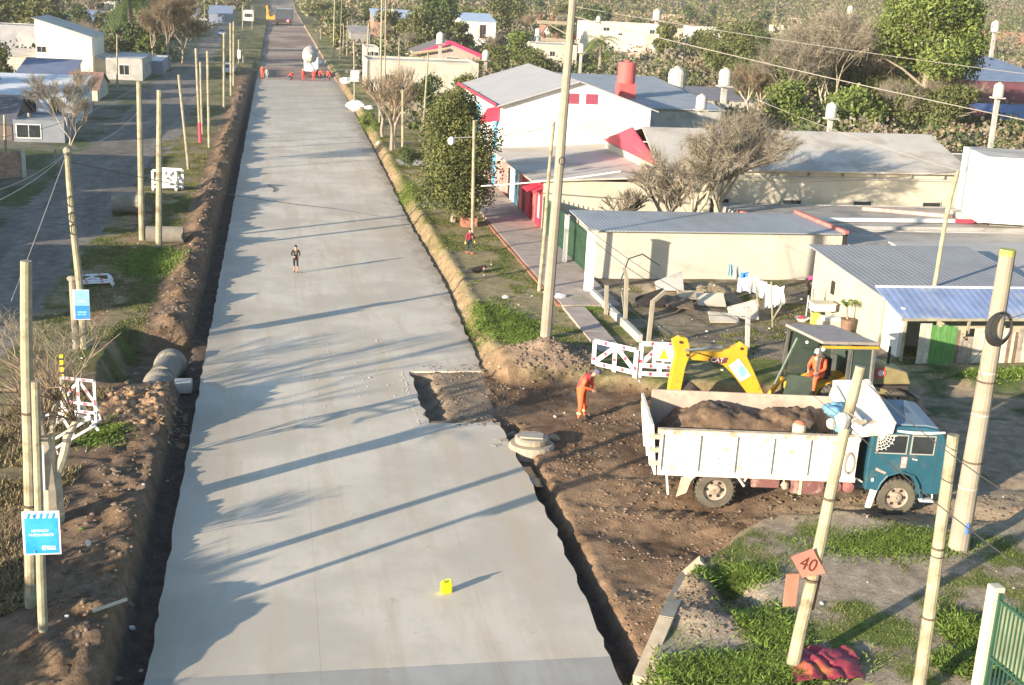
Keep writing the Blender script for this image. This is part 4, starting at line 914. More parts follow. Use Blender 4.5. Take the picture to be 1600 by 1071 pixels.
wire(onY(1310,650,22.8), onY(1620,905,16.5), 'dark cable from the clamp on the leaning pole to lower right', .12, .013)
wire(onY(1345,590,22.8), onY(1620,800,18.5), 'slack cable from the top of the leaning pole across the truck cab', .15, .012)
wire(onY(1312,650,22.8), onY(1205,540,40), 'thin cable from the leaning pole back over the truck bed', .2, .009)
wire(onY(1556,520,28.2), onY(1470,590,26), 'black cable from the coil on the thick concrete pole', .25, .012)
wire(onY(1558,500,28.2), onY(1640,470,22), 'thin cable leaving the thick concrete pole to the right', .1, .010)
T3 = L3.location+v3
wire(T3, onY(-30,305,40), 'pale wire from the leaning left pole to the left edge', .2, .018, WIREL)
wire(T3, onY(18,470,38), 'pale stay wire slanting from the leaning left pole', .05, .014, WIREL)
wire(T3, onY(215,175,88), 'pale wire from the leaning left pole up the street', .4, .018, WIREL)
wire(onY(105,252,48.3), onY(620,330,95), 'thin wire crossing the road behind the boy', .5, .014)
wire(onY(215,135,69), onY(0,215,60), 'wire above the dirt street to the left houses', .4, .014, WIREL)
wire(T3, onY(-40,330,30), 'second pale wire from the leaning left pole to the left edge', .2, .016, WIREL)
wire(onY(217,135,69), onY(306,85,112), 'wire between the left verge poles', .3, .014)
wire(onY(866,195,50), onY(741,195,64), 'thin wire between two right verge poles', .4, .012)
wire(onY(666,90,105), onY(576,40,175), 'thin wire between far right poles', .4, .012)
# ============================================================ TREES
BARK = mat('bark_grey', (.26,.22,.17), .95, .2, 4, .6, 12); BARKP = mat('bark_pale', (.42,.36,.27), .95, .2, 4, .5, 12)
LEAF = {
 'dark': mat('leaf_dark', (.045,.075,.025), .6, .4, .8, col2=(.09,.12,.03), mix=.55, mscale=1.2),
 'olive': mat('leaf_olive', (.115,.125,.04), .65, .35, .8, col2=(.055,.075,.025), mix=.56, mscale=1.3),
 'bright': mat('leaf_bright', (.15,.19,.045), .55, .3, .7, col2=(.065,.10,.025), mix=.55, mscale=.9),
 'yellow': mat('leaf_yellow_green', (.16,.155,.06), .6, .3, .8, col2=(.10,.11,.045), mix=.55, mscale=1.0),
 'brown': mat('twig_brown', (.23,.175,.115), .9, .25, .8, col2=(.16,.125,.085), mix=.55, mscale=1.0),
 'grey': mat('twig_grey', (.25,.215,.16), .9, .3, .8, col2=(.19,.165,.13), mix=.55, mscale=1.0),
}
def crown_mesh(name, blobs, n_, size, m_, parent, seed=1, aspect=.55, shell=.30):
    """leaf sized quads spread through overlapping clumps"""
    r = np.random.RandomState(seed); B = np.array(blobs, float); wgt = (B[:,3]*B[:,4]*B[:,5])**.66; k = r.choice(len(B), n_, p=wgt/wgt.sum())
    d = r.normal(size=(n_,3)); d /= np.linalg.norm(d, axis=1)[:,None]; rad = (shell+(1-shell)*r.rand(n_))**.7
    rad = np.where(r.rand(n_) < .16, rad*r.uniform(1.0, 1.35, n_), rad)
    c = B[k,:3]+d*rad[:,None]*B[k,3:6]
    s = size*r.uniform(.5,1.35,n_)
    u = r.normal(size=(n_,3))+d*.3; u /= np.linalg.norm(u,axis=1)[:,None]; v = np.cross(u, r.normal(size=(n_,3))); v /= np.linalg.norm(v,axis=1)[:,None]
    u = u*s[:,None]; v = v*(s*aspect)[:,None]
    V_ = np.stack([c-u*.5, c+v*.5-u*.05, c+u*.55, c-v*.5-u*.05], 1).reshape(-1,3)
    return npmesh(name, V_, np.arange(n_*4).reshape(-1,4), m_, parent)
def bare(parent, h, spread, seed, m_trunk, m_twig, trunks=1, levels=4, r0=.16, pollard=False, twigs=0, up=.5, base_frac=.3, nb=(3,4)):
    R_ = random.Random(seed); tr = MB(); tw = MB(); tips = []
    def grow(p, d, L, r_, lv):
        q = p+d*L; mid = p.lerp(q, .5)+Vector((R_.uniform(-1,1),R_.uniform(-1,1),0))*L*.07
        (tr if lv >= levels-1 else tw).tube([p, mid, q], [r_, r_*.85, r_*.68], 6 if lv >= levels-1 else 3, cap=False)
        if lv == 0: tips.append((q, d)); return
        for k in range(R_.randint(*nb)):
            a = R_.uniform(0, 6.28); t = R_.uniform(.35, .85)*spread
            nd = (d+Vector((math.cos(a)*t, math.sin(a)*t, R_.uniform(0,up)))).normalized()
            st = q if R_.random() < .6 else mid.lerp(q, R_.random())
            grow(st, nd, L*R_.uniform(.62,.86), r_*.6, lv-1)
    for t in range(trunks):
        a = R_.uniform(0,6.28); b = Vector((math.cos(a)*.3*(trunks>1), math.sin(a)*.3*(trunks>1), -.2)); d = Vector((math.cos(a)*.25*(trunks>1), math.sin(a)*.25*(trunks>1), 1)).normalized()
        grow(b, d, h*base_frac, r0, levels)
    tr.build('trunk', m_trunk, parent); o = tw.build('branches', m_twig, parent)
    if twigs and tips:
        r = np.random.RandomState(seed); k = r.randint(0, len(tips), twigs); P0 = np.array([tuple(t[0]) for t in tips])[k]; D = np.array([tuple(t[1]) for t in tips])[k]
        d = D+r.normal(0,.55,(twigs,3)); d /= np.linalg.norm(d,axis=1)[:,None]; L = h*.13*r.uniform(.4,1.3,twigs)[:,None]
        s = np.cross(d, r.normal(size=(twigs,3))); s /= np.linalg.norm(s,axis=1)[:,None]; P0 = P0-d*L*r.rand(twigs)[:,None]*.9
        V_ = np.stack([P0-s*.008*h/6, P0+s*.008*h/6, P0+d*L], 1).reshape(-1,3); npmesh('twigs', V_, np.arange(twigs*3).reshape(-1,3), m_twig, parent)
def leafy_tree(loc, h, rad, n_, size, leaf, label, seed, cat='tree', trunk_h=.3, blobs=9, name='tree', group=None, flat=1.0, bark=None):
    o = thing(name, loc, label, cat, group); R_ = random.Random(seed)
    mb = MB(); mb.tube([(0,0,-.3),(R_.uniform(-.1,.1),0,h*trunk_h),(R_.uniform(-.3,.3),R_.uniform(-.3,.3),h*.7)], [h*.03,h*.022,h*.01], 7)
    for k in range(6):
        a = R_.uniform(0,6.28); z0 = h*R_.uniform(trunk_h*.7,.6); mb.tube([(0,0,z0),(math.cos(a)*rad*.35,math.sin(a)*rad*.35,z0+h*.12),(math.cos(a)*rad*.7,math.sin(a)*rad*.7,z0+h*.2)], [h*.013,h*.009,h*.004], 5)
    mb.build('trunk', bark or BARK, o)
    bl = []
    for k in range(blobs):
        a = R_.uniform(0,6.28); q = R_.uniform(.1,.72)*rad; zz = R_.uniform(trunk_h+.12,.88); q *= 1-.55*max(0,(zz-.6))/.4; s = rad*R_.uniform(.28,.48)
        bl.append((math.cos(a)*q, math.sin(a)*q, h*zz, s, s, s*R_.uniform(.6,.9)*flat))
    crown_mesh('crown', bl, n_, size, LEAF[leaf], o, seed)
    return o
# prototypes for the distance
def place(px, pyb, h, rad, leaf, label, seed, n_=2600, size=None, Y=None, **kw):
    b = PG(px, pyb) if Y is None else Vector((onY(px, pyb, Y).x, Y, 0))
    if Y is not None: b.z = G(b.x, b.y)
    return leafy_tree(b, h, rad, n_, size or max(.16, b.y*.0022), leaf, label, seed, **kw)
# -- near right: dense evergreen at the pavement
place(708, 347, 8.0, 2.65, 'olive', 'dense dark evergreen tree beside the pavement left of the pink facade', 5, 42000, .17, trunk_h=.06, blobs=70, flat=1.3)
q = PG(722, 352); leafy_tree(q, 3.2, .9, 5200, .12, 'olive', 'narrow shrub under the dense evergreen tree by the pavement', 6, 'shrub', .05, name='shrub', blobs=8)
q = PG(640, 262); leafy_tree(q, 1.6, 1.3, 2600, .14, 'dark', 'low dark shrub on the right verge behind the driveway', 8, 'shrub', .05, name='shrub')
q = PG(575, 200); leafy_tree(q, 1.5, 1.2, 1800, .16, 'bright', 'bright green bush on the right verge near the pale stones', 9, 'shrub', .05, name='shrub')
place(660, 190, 4.5, 2.5, 'dark', 'dark blue-green tree behind the leaning pale pole', 12, 5000, .25, trunk_h=.1)
place(718, 190, 5.0, 3.0, 'olive', 'olive tree between the long low house and the gabled building', 13, 6000, .25, trunk_h=.1)
place(770, 120, 5.5, 4.0, 'olive', 'rounded olive tree behind the gabled roof', 14, 5000, .35, trunk_h=.1)
place(810, 112, 7, 4.0, 'bright', 'yellow-green tree left of the cream house', 15, 5000, .38, trunk_h=.1)
place(830, 130, 5, 3.5, 'olive', 'low olive tree in front of the cream house', 16, 4000, .35, trunk_h=.1)
# bare pollards on the right verge
for px, py, h_, s_, lb in ((612,235,6.5,3,'left one of the bare pollarded trees on the right verge'),(617,232,5.8,4,'right one of the bare pollarded trees on the right verge'),(598,215,5.2,31,'slim bare tree behind the pollarded trees')):
    q = PG(px, py); o = thing('bare_tree', q, lb, 'bare tree'); bare(o, h_, .9, s_, BARK, LEAF['brown'], levels=4, r0=.22, base_frac=.36, twigs=900)
q = PG(640,215)
# bare willows behind the shed
for px, Y, h_, s_, tw, lb, mt in ((1085,66.5,8.0,5,6500,'left one of the wide bare willows behind the long shed','grey'),(1118,66,8.2,6,6500,'right one of the wide bare willows behind the long shed','grey'),(1040,66.8,5.6,7,2600,'bare tree with cut limbs behind the long shed','grey'),(975,66,3.8,8,1100,'small bare tree with a forked trunk behind the long shed','grey')):
    b = Vector((onY(px,335,Y).x, Y, .3)); o = thing('bare_tree', b, lb, 'bare tree'); bare(o, h_, 1.05, s_, BARKP, LEAF[mt], levels=4, r0=.20, base_frac=.34, twigs=tw, up=.25, nb=(3,5))
# left foreground: big cut tree with bare shoots
q = PG(80, 815); o = thing('bare_tree', q, 'heavily cut thick tree with bare shoots behind the left foreground poles', 'bare tree')
mb = MB(); mb.tube([(0,0,-.3),(.02,0,.9),(-.05,0,1.9),(-.1,.1,2.4)], [.36,.30,.27,.2], 10); mb.tube([(0,0,1.6),(-.15,0,2.5),(-.2,.15,3.4)], [.2,.15,.12], 8); mb.tube([(.12,0,1.1),(.42,-.05,1.9),(.5,0,2.3),(.75,.05,2.75)], [.15,.12,.10,.07], 8); mb.tube([(.05,0,1.7),(.12,.1,2.6),(.3,.2,3.3)], [.14,.1,.06], 7)
mb.build('trunk', BARKP, o)
mb = MB(); mb.bar((-.08,-.33,1.0),(-.06,-.31,2.2),.08,.02); mb.build('peeled_bark', WHITEP, o)
R_ = random.Random(3); mb = MB(); tips = []
for k in range(85):
    st = Vector(R_.choice([(-.2,.15,3.2),(-.2,.1,2.6),(.3,.2,3.2),(-.1,.1,2.2),(.7,.05,2.7)])); a = R_.uniform(1.6,5.2) if R_.random() < .75 else R_.uniform(0,6.28); d = Vector((math.cos(a)*R_.uniform(.3,1.1), math.sin(a)*.9, R_.uniform(.1,1.3))).normalized(); L_ = R_.uniform(.8,2.6)
    m1 = st+d*L_*.5+Vector((R_.uniform(-.1,.1),R_.uniform(-.1,.1),.05)); e = st+d*L_+Vector((0,0,-.1*L_)); mb.tube([st, m1, e], [.022,.016,.007], 4, cap=False); tips.append(m1)
    for j in range(3):
        dd = (d+Vector((R_.uniform(-.7,.7),R_.uniform(-.7,.7),R_.uniform(-.3,.6)))).normalized(); mb.tube([m1, m1+dd*R_.uniform(.3,.9)], [.011,.005], 3, cap=False)
mb.build('shoots', mat('shoot_tan', (.24,.18,.125), .9, .25, 2), o)
for px, py, h_, s_, lb in ((20,900,2.2,11,'tangle of dry brush at the lower left edge below the sign'),(112,590,3.1,12,'grey leafless shrub beside the toppled barriers'),(60,640,2.6,13,'dry leafless bush left of the cut tree'),(8,700,2.4,14,'dry twiggy bush at the left edge'),(30,560,2.6,17,'pale leafless bush beneath the blue two-tone sign')):
    q = PG(px, py); o = thing('dry_bush', q, lb, 'bush'); bare(o, h_, 1.3, s_, LEAF['brown'] if 'dry' in lb else LEAF['grey'], LEAF['brown'] if 'dry' in lb else LEAF['grey'], trunks=4, levels=3, r0=.028, base_frac=.3, twigs=380, up=.3, nb=(3,5))
# small ball-shaped bare tree left, reddish bare tree, palm
q = PG(113, 300); o = thing('bare_tree', q+Vector((0,22,0)) if False else PG(112, 262), 'small bare tree with a forked trunk and fine round crown over the left street', 'bare tree'); bare(o, 6.2, 1.0, 22, BARKP, LEAF['grey'], levels=4, r0=.09, base_frac=.36, twigs=5200, up=.6, nb=(3,4))
for px, py, h_, s_, lb, mt in ((262,108,14,23,'broad reddish-brown bare tree on the left of the dirt street','brown'),(285,100,13,24,'second reddish bare tree adjoining the broad one','brown'),(238,100,11.5,25,'reddish bare tree left in the clump by the shaded shop','brown')):
    q = PG(px, py); o = thing('bare_tree', q, lb, 'bare tree'); bare(o, h_, 1.1, s_, BARK, LEAF[mt], levels=4, r0=.22, base_frac=.25, twigs=5200, up=.3, nb=(3,5))
place(225, 92, 5, 4.5, 'bright', 'green bush crown left of the reddish bare trees', 26, 3500, .4, trunk_h=.1)
place(190, 66, 5, 4.0, 'olive', 'olive shrub mass beneath the palm', 27, 3000, .45, trunk_h=.1)
place(118, 62, 6, 5.5, 'dark', 'dark round tree behind the tall cream-white house', 28, 3500, .5, trunk_h=.1)
place(8, 138, 5, 3.4, 'olive', 'round olive tree at the left edge by the shade-blue house', 29, 4000, .35, trunk_h=.1)
# right: big leafy tree and its bare neighbours
def atYlab(px, pyb, Y): p = onY(px, pyb, Y); return Vector((p.x, Y, G(p.x, Y)))
b = PG(1436, 204); leafy_tree(b, 16.5, 7.6, 46000, .42, 'bright', 'big bright leafy tree towering in front of the blue-grey roof', 41, trunk_h=.34, blobs=26)
b = PG(1385, 190); leafy_tree(b, 7.0, 5.0, 9000, .45, 'olive', 'olive tree under the left side of the big leafy tree', 42, trunk_h=.05, blobs=12)
b = PG(1480, 212); leafy_tree(b, 5.5, 4.2, 8000, .4, 'olive', 'rounded olive tree at the foot of the big leafy tree', 43, trunk_h=.05, blobs=12)
b = PG(1230, 200); leafy_tree(b, 5.0, 4.5, 8000, .38, 'bright', 'low bright green tree behind the drum water tank', 44, trunk_h=.05, blobs=10)
b = PG(1150, 130); leafy_tree(b, 10, 7.5, 11000, .5, 'olive', 'broad dark olive tree left of the bare giants', 45, trunk_h=.08, blobs=14)
b = PG(1200, 110); leafy_tree(b, 8, 6.0, 8000, .5, 'dark', 'dark tree behind the slim white water tank', 46, trunk_h=.08, blobs=12)
b = PG(1330, 185); leafy_tree(b, 6.5, 5.5, 9000, .45, 'dark', 'dark thicket tree between the bare giants', 47, trunk_h=.05, blobs=12)
for px, py, h_, s_, lb, mt in ((1290,192,16,51,'tall bare spreading tree behind the cream hall roof','grey'),(1340,188,15,52,'bare tree with slanting limbs left of the big leafy tree','grey'),(1235,190,13,53,'bare tree tangled with green at the drum water tank','grey'),(1475,206,8,54,'bare fan-shaped tree at the foot of the big leafy tree','grey'),(1395,205,7,55,'small whitish blossoming bare tree behind the hall roof','grey'),(1175,185,8,56,'reddish leafless shrub tree behind the hall roof','brown')):
    q = PG(px, py); o = thing('bare_tree', q, lb, 'bare tree'); bare(o, h_, 1.15, s_, BARKP, LEAF[mt], levels=4, r0=.16, base_frac=.27, trunks=3, twigs=7000, up=.45, nb=(3,4))
b = PG(690, 78); leafy_tree(b, 17, 6.5, 12000, .7, 'dark', 'tall dark conifer between the brick house and the white two-storey house', 48, trunk_h=.05, blobs=20)
b = PG(660, 88); leafy_tree(b, 9, 5.5, 6000, .6, 'olive', 'olive tree at the left foot of the tall dark conifer', 49, trunk_h=.05, blobs=12)
b = PG(785, 60); leafy_tree(b, 12, 7, 6000, .8, 'olive', 'olive tree right of the white two-storey house', 50, trunk_h=.1, blobs=12)
for px, py, h_, r_, lf_, lb_, sd_ in ((1300,160,9,6.5,'olive','olive tree filling the gap behind the bare giants',301),(1395,172,9,6,'dark','dark tree close behind the big leafy tree',302),(1245,150,8.5,6.5,'olive','broad olive tree behind the low bright green tree',303),(1180,165,6,5,'dark','dark low tree beside the low bright green tree',304),(1420,206,4.5,4.5,'olive','low olive thicket just behind the hall roof ridge',305),(1330,205,4.5,4.5,'bright','pale green thicket behind the middle of the hall roof',306)):
    leafy_tree(PG(px,py), h_, r_, 9000, .42, lf_, lb_, sd_, trunk_h=.05, blobs=14)
# palms
def palm(b, h, R0, n_, label, seed, m_=None):
    o = thing('palm_tree', b, label, 'palm tree'); R_ = random.Random(seed); mb = MB(); mb.tube([(0,0,-.3),(.1,0,h*.5),(0,0,h)], [h*.05,h*.045,h*.04], 8); mb.build('trunk', BARK, o)
    for k in range(n_):
        a = R_.uniform(0,6.28); el = R_.uniform(-.5,1.2); mb = MB(); pts = []
        for i in range(8):
            t = i/7; r_ = R0*t*math.cos(el*(1-t*.5)); z = h+R0*(math.sin(el)*t-.75*t*t); pts.append(Vector((math.cos(a)*r_, math.sin(a)*r_, z)))
        side = Vector((-math.sin(a), math.cos(a), 0))
        for i in range(7):
            for sgn in (-1,1):
                for j in range(2):
                    p = pts[i].lerp(pts[i+1], j*.5); L_ = R0*.22*(1-abs(i/7-.45)); e = p+side*sgn*L_+Vector((0,0,-L_*.45))+(pts[i+1]-pts[i])*.6
                    wv = (pts[i+1]-pts[i])*.22; mb.add([p, p+wv, e], [(0,1,2)])
        mb.build('frond', m_ or LEAF['olive'], o)
palm(PG(205, 92), 9.5, 5.2, 46, 'large date palm with thick dark crown at the top left', 3, LEAF['dark'])
palm(PG(935, 128), 6.5, 3.6, 34, 'green palm in front of the cream two-storey house', 4, LEAF['bright'])
# distant individual trees
protos = []
for i, (lf, h_, rd) in enumerate((('olive',9,4.2),('dark',10,4.0),('yellow',8.5,4.6),('bright',8,3.8))):
    o = leafy_tree((0,0,0), h_, rd, 1500, .85, lf, 'x', 70+i, trunk_h=.08, blobs=9); protos.append(o)
for i, mt in enumerate(('brown','grey')):
    o = thing('bare_tree', (0,0,0), 'x', 'bare tree'); bare(o, 8.5, 1.2, 80+i, BARK, LEAF[mt], levels=3, r0=.2, base_frac=.28, twigs=1500, up=.35, nb=(4,5)); protos.append(o)
kind_lab = ['round olive-green tree in the distant belt between far houses','dark green tree in the distant belt between far houses','yellowish tree in the distant belt between far houses','bright green tree in the distant belt between far houses','brown bare tree in the distant belt between far houses','grey bare tree in the distant belt between far houses']
used = [False]*6; R_ = random.Random(99); spots = []
houses_xy = [(o.location.x, o.location.y) for o in COL.objects if o.get('category') in ('house','building','shed') and not o.parent]
spans = {}
for o in list(COL.objects):
    if o.parent is None and o.get('category') in ('house','building','shed','hut'):
        w_ = [c for c in o.children if c.name.startswith('wall')]
        if w_:
            vs = [v.co for v in w_[0].data.vertices]; spans[o.name] = (o.location.x-2.5, o.location.x+max(v.x for v in vs)+2.5, o.location.y-(14+o.location.y*.05), o.location.y+max(v.y for v in vs)+4)
def blocked(x, y):
    return any(a < x < b and c < y < d for a, b, c, d in spans.values())
n_t = 0; tries = 0
while n_t < 285 and tries < 30000:
    tries += 1
    py_ = 2+98*R_.random()**1.5; px_ = R_.uniform(-80, 1680)
    q = P(px_, py_, .1)
    if q.y > 1000 or q.y < 100: continue
    if -16 < q.x < 12.5: continue
    if -19 < q.x < -9 and q.y < 330: continue
    if blocked(q.x, q.y): continue
    if any((q.x-a)**2+(q.y-b)**2 < (5+q.y*.012)**2 for a, b in spots): continue
    spots.append((q.x, q.y)); k = R_.choices(range(6), (5,3,4,1,5,5))[0]
    q.z = G(q.x, q.y)-.1; s_ = R_.uniform(.6,1.0)*(1+.25*(q.y > 330)); rz = R_.uniform(0,6.28)
    if not used[k]: o = protos[k]; o.location = q; o.rotation_euler = (0,0,rz); o.scale = (s_,)*3; o['label'] = kind_lab[k]; used[k] = True
    else: o = copy_tree(protos[k], q, rz, kind_lab[k], s_)
    o['group'] = kind_lab[k].replace(' tree in the distant belt between far houses', ' trees of the distant belt'); n_t += 1
for k in range(6):
    if not used[k]:
        q = P(400+k*180, 20, 0); protos[k].location = q; protos[k]['label'] = kind_lab[k]
# unseen trees added behind / beside the camera's left to shade the scene
for (x, y, h_, rd, lb, s_) in ((-16.3,19.6,3.3,2.6,'leafy bushy tree added outside the lower left edge for shade',94),(-26,13,4.2,1.6,'leafy tree added outside the lower left edge for shade',90),(-19.5,24.0,2.8,2.0,'low tree added outside the left edge for shade beside the cut tree',91),(-15.4,16.6,3.0,2.4,'small tree added outside the lower left edge for shade',93)):
    leafy_tree((x,y,.2), h_, rd, 5000, .28, 'olive', lb, s_, trunk_h=.12)
for x, y, lb in ((-12.6,22.6,'low shrub added outside the lower left edge for shade, nearer the cut tree'),(-12.0,19.4,'low shrub added outside the lower left edge for shade, nearer the camera')):  # unseen shrubs added to shade the lower left bank
    leafy_tree((x,y,.2), 2.3, 2.5, 5000, .22, 'olive', lb, int(-x*10), cat='shrub', name='shrub', trunk_h=.05)
for k_, (x, y, h_, rd) in enumerate(((-30,108,7.5,3.6),(-35,112,8,4.0),(-41,108,8,4.2),(-27.5,126,7,3.4),(-24.5,66,6,2.8))):  # dark trees added out of view to shade the left houses and street
    leafy_tree((x,y,.2), h_, rd, 3500, .4, 'dark', ('dark tree added outside the left edge for shade, first before the shade-blue house','dark tree added outside the left edge for shade, second before the shade-blue house','dark tree added outside the left edge for shade, farthest left of the street','dark tree at the side of the shade-blue house','dark garden tree outside the left edge by the dirt street')[k_], 200+k_, trunk_h=.12)
# undergrowth between the far houses: nobody could count it
r = np.random.RandomState(15); n_ = 5200
y = 92+340*r.rand(n_)**1.3; x = r.uniform(-1, 1, n_)*y*.55+y*.12
k = ~((x > -17) & (x < 12.8)) & ~((x < 45) & (y < 110)) & ~((x < 0) & (y < 125)); x, y = x[k], y[k]
k = np.array([not any(a < xx < b and c+8 < yy < d_ for a, b, c, d_ in spans.values()) for xx, yy in zip(x, y)]); x, y = x[k], y[k]
z = terr(x, y); hh = r.uniform(.5, 2.1, len(x))*(1+y/400); q_ = 80
for nm, lf, sel in (('undergrowth','olive',0),('undergrowth','brown',1),('undergrowth','grey',2),('undergrowth','dark',3)):
    s_ = (np.arange(len(x)) % 4) == sel; m_ = s_.sum(); R3 = r.normal(size=(m_, q_, 3)); R3 /= np.linalg.norm(R3, axis=2)[...,None]
    c = np.stack([x[s_], y[s_], z[s_]+hh[s_]*.45], 1)[:,None,:]+R3*np.stack([hh[s_]*1.1, hh[s_]*1.1, hh[s_]*.55], 1)[:,None,:]*r.uniform(.4,1.1,(m_,q_,1)); c = c.reshape(-1,3); N_ = len(c)
    u = r.normal(size=(N_,3)); u /= np.linalg.norm(u,axis=1)[:,None]; v = np.cross(u, r.normal(size=(N_,3))); v /= np.linalg.norm(v,axis=1)[:,None]; s1 = (r.uniform(.13,.34,N_)*(1+c[:,1]/150))[:,None]
    V_ = np.stack([c-u*s1*.5, c+v*s1*.35, c+u*s1*.5, c-v*s1*.35], 1).reshape(-1,3); tag(npmesh(nm, V_, np.arange(N_*4).reshape(-1,4), LEAF[lf]), kind='stuff')
for k_, (x, y, h_, s_) in enumerate(((-15.0,34.0,7.5,61),(-17.5,30.5,6.5,62))):  # unseen bare trees added to throw branch shadows on the road
    o = thing('bare_tree', (x, y, .2), ('bare tree added outside the left edge to cast a branching shadow','second bare tree added outside the left edge for shadow, nearer the camera')[k_], 'bare tree'); bare(o, h_, 1.15, s_, BARK, LEAF['grey'], levels=3, r0=.13, base_frac=.33, twigs=0, up=.3, nb=(3,4))
# far wood: one continuous mass
r = np.random.RandomState(5); n_ = 9000
x = r.uniform(-560, 760, n_); y = r.uniform(430, 1150, n_)**1.0
k = ~((x > -12) & (x < 11) & (y < 700)); x, y = x[k], y[k]
for nm, lf, sel in (('far_wood','olive',0),('far_wood','brown',1),('far_wood','yellow',2)):
    s_ = (np.arange(len(x)) % 3) == sel; xx, yy = x[s_], y[s_]; zz = terr(xx, yy); m_ = len(xx); q_ = 52
    R3 = r.normal(size=(m_, q_, 3)); R3 /= np.linalg.norm(R3, axis=2)[...,None]
    hh = r.uniform(4.5, 8.5, m_)*(1+.25*(yy > 600)); c = np.stack([xx, yy, zz+hh*.55], 1)[:,None,:]+R3*np.stack([hh*.62, hh*.62, hh*.5], 1)[:,None,:]*r.uniform(.5,1.05,(m_,q_,1))
    c = c.reshape(-1,3); N_ = len(c); u = r.normal(size=(N_,3)); u /= np.linalg.norm(u,axis=1)[:,None]; v = np.cross(u, r.normal(size=(N_,3))); v /= np.linalg.norm(v,axis=1)[:,None]; s1 = r.uniform(.8,1.9,N_)[:,None]
    V_ = np.stack([c-u*s1*.5, c+v*s1*.35, c+u*s1*.5, c-v*s1*.35], 1).reshape(-1,3)
    tag(npmesh(nm, V_, np.arange(N_*4).reshape(-1,4), LEAF[lf]), kind='stuff')
# ============================================================ TEXT
def text_part(s, size, m_, parent, M, name='lettering', ext=.004):
    cu = bpy.data.curves.new('t', 'FONT'); cu.body = s; cu.size = size; cu.extrude = ext; cu.align_x = 'CENTER'; cu.align_y = 'CENTER'; cu.resolution_u = 3
    to = bpy.data.objects.new('t', cu); COL.objects.link(to); bpy.context.view_layer.update()
    me = bpy.data.meshes.new_from_object(to.evaluated_get(bpy.context.evaluated_depsgraph_get())); bpy.data.objects.remove(to)
    me.transform(M); me.materials.clear(); o = link(name, me, m_, parent); o.name = name; return o
def frontM(x, y, z, tilt=0, rz=0):   # text standing in the xz plane, readable from -Y
    return Matrix.Translation((x,y,z)) @ Matrix.Rotation(rz, 4, 'Z') @ Matrix.Rotation(math.pi/2, 4, 'X') @ Matrix.Rotation(tilt, 4, 'Z')
# ============================================================ DUMP TRUCK
TEAL = mat('teal_truck_paint', (.018,.085,.125), .5, .15, 1.0, .4, 2.0, dist=.04, col2=(.06,.10,.11), mix=.62, mscale=1.8, spec=.5)
BEDW = mat('chalky_white_steel', (.66,.635,.56), .6, .09, 1.5, .5, 2.2, dist=.05, col2=(.42,.31,.19), mix=.63, mscale=2.6)
BEDT = mat('tan_rail_steel', (.52,.42,.29), .7, .2, 3, col2=(.35,.22,.15), mix=.6, mscale=5)
TYRE = mat('dusty_tyre', (.105,.092,.07), .9, .2, 3, .3, 25); TREAD = mat('dark_tyre', (.05,.046,.042), .9, .2, 3)
RIMC = mat('rim_paint', (.33,.27,.21), .6, .2, 4, col2=(.22,.15,.11), mix=.6, mscale=6)
CHAS = mat('chassis_dark', (.05,.04,.036), .8, .2, 3); MAROON = mat('maroon_box_paint', (.17,.075,.07), .7, .2, 2, col2=(.36,.24,.2), mix=.62, mscale=3)
YEL = mat('machine_yellow', (.66,.37,.03), .55, .1, 2, .3, 3, col2=(.34,.22,.06), mix=.63, mscale=4)
SOIL = mat('truck_load_soil', (.17,.11,.068), .95, .3, 2.5, .6, 10, col2=(.10,.065,.042), mix=.52, mscale=3)
tr = thing('dump_truck', (12.32, 31.57, .0), 'old dump truck with teal cab and chalky white tipper bed full of soil', 'truck', rotz=math.radians(-9.43)); tr.rotation_euler.x = math.radians(2.6)
tz = max(G(12.3,31.6), G(17.5,30.7))-.02; tr.location.z = tz
R_W = .57
def wheel(par, x, y, r_, wd, face=-1, dual=False, spokes=6, nm='wheel', deep=.08):
    o = MB(); o.lathe([(r_*.60,-wd/2),(r_*.93,-wd/2),(r_,-wd/2+.05),(r_,wd/2-.05),(r_*.93,wd/2),(r_*.60,wd/2),(r_*.60,-wd/2)], c=(x,y,R_W if r_ > .5 else r_), n=28, axis='y', cap=False)
    t_ = o.build(nm, TYRE, par); cz_ = R_W if r_ > .5 else r_
    m = MB()
    for k in range(26):
        a = 2*math.pi*k/26; c0 = Vector((x+math.cos(a)*r_*.99, y, cz_+math.sin(a)*r_*.99)); u = Vector((math.cos(a),0,math.sin(a)))
        m.bar(c0-Vector((0,wd*.45,0)), c0+Vector((0,wd*.45,0)), .045, .05, up=u)
    m.build('tread', TREAD, t_)
    yf = y+face*(wd/2-deep); m = MB(); m.lathe([(r_*.60,face*-.0),(r_*.58,face*.03),(r_*.50,-face*.03),(r_*.30,-face*.02),(r_*.26,face*.05),(r_*.14,face*.07),(.02,face*.07)], c=(x,yf,cz_), n=24, axis='y', cap=False); m.build('rim', RIMC, t_)
    m = MB()
    for k in range(spokes):
        a = 2*math.pi*k/spokes; m.lathe([(.045,0),(.045,face*.02)], c=(x+math.cos(a)*r_*.40, yf-face*.016, cz_+math.sin(a)*r_*.40), n=8, axis='y')
    m.build('rim_holes', DARK, t_)
    return t_
wheel(tr, 0, .17, R_W, .26); wheel(tr, 0, .46, R_W, .24); wheel(tr, 0, 2.13, R_W, .26, 1); wheel(tr, 0, 1.86, R_W, .24, 1); wheel(tr, 5.24, .16, R_W, .27, deep=.05); wheel(tr, 5.24, 2.12, R_W, .27, 1, deep=.05)
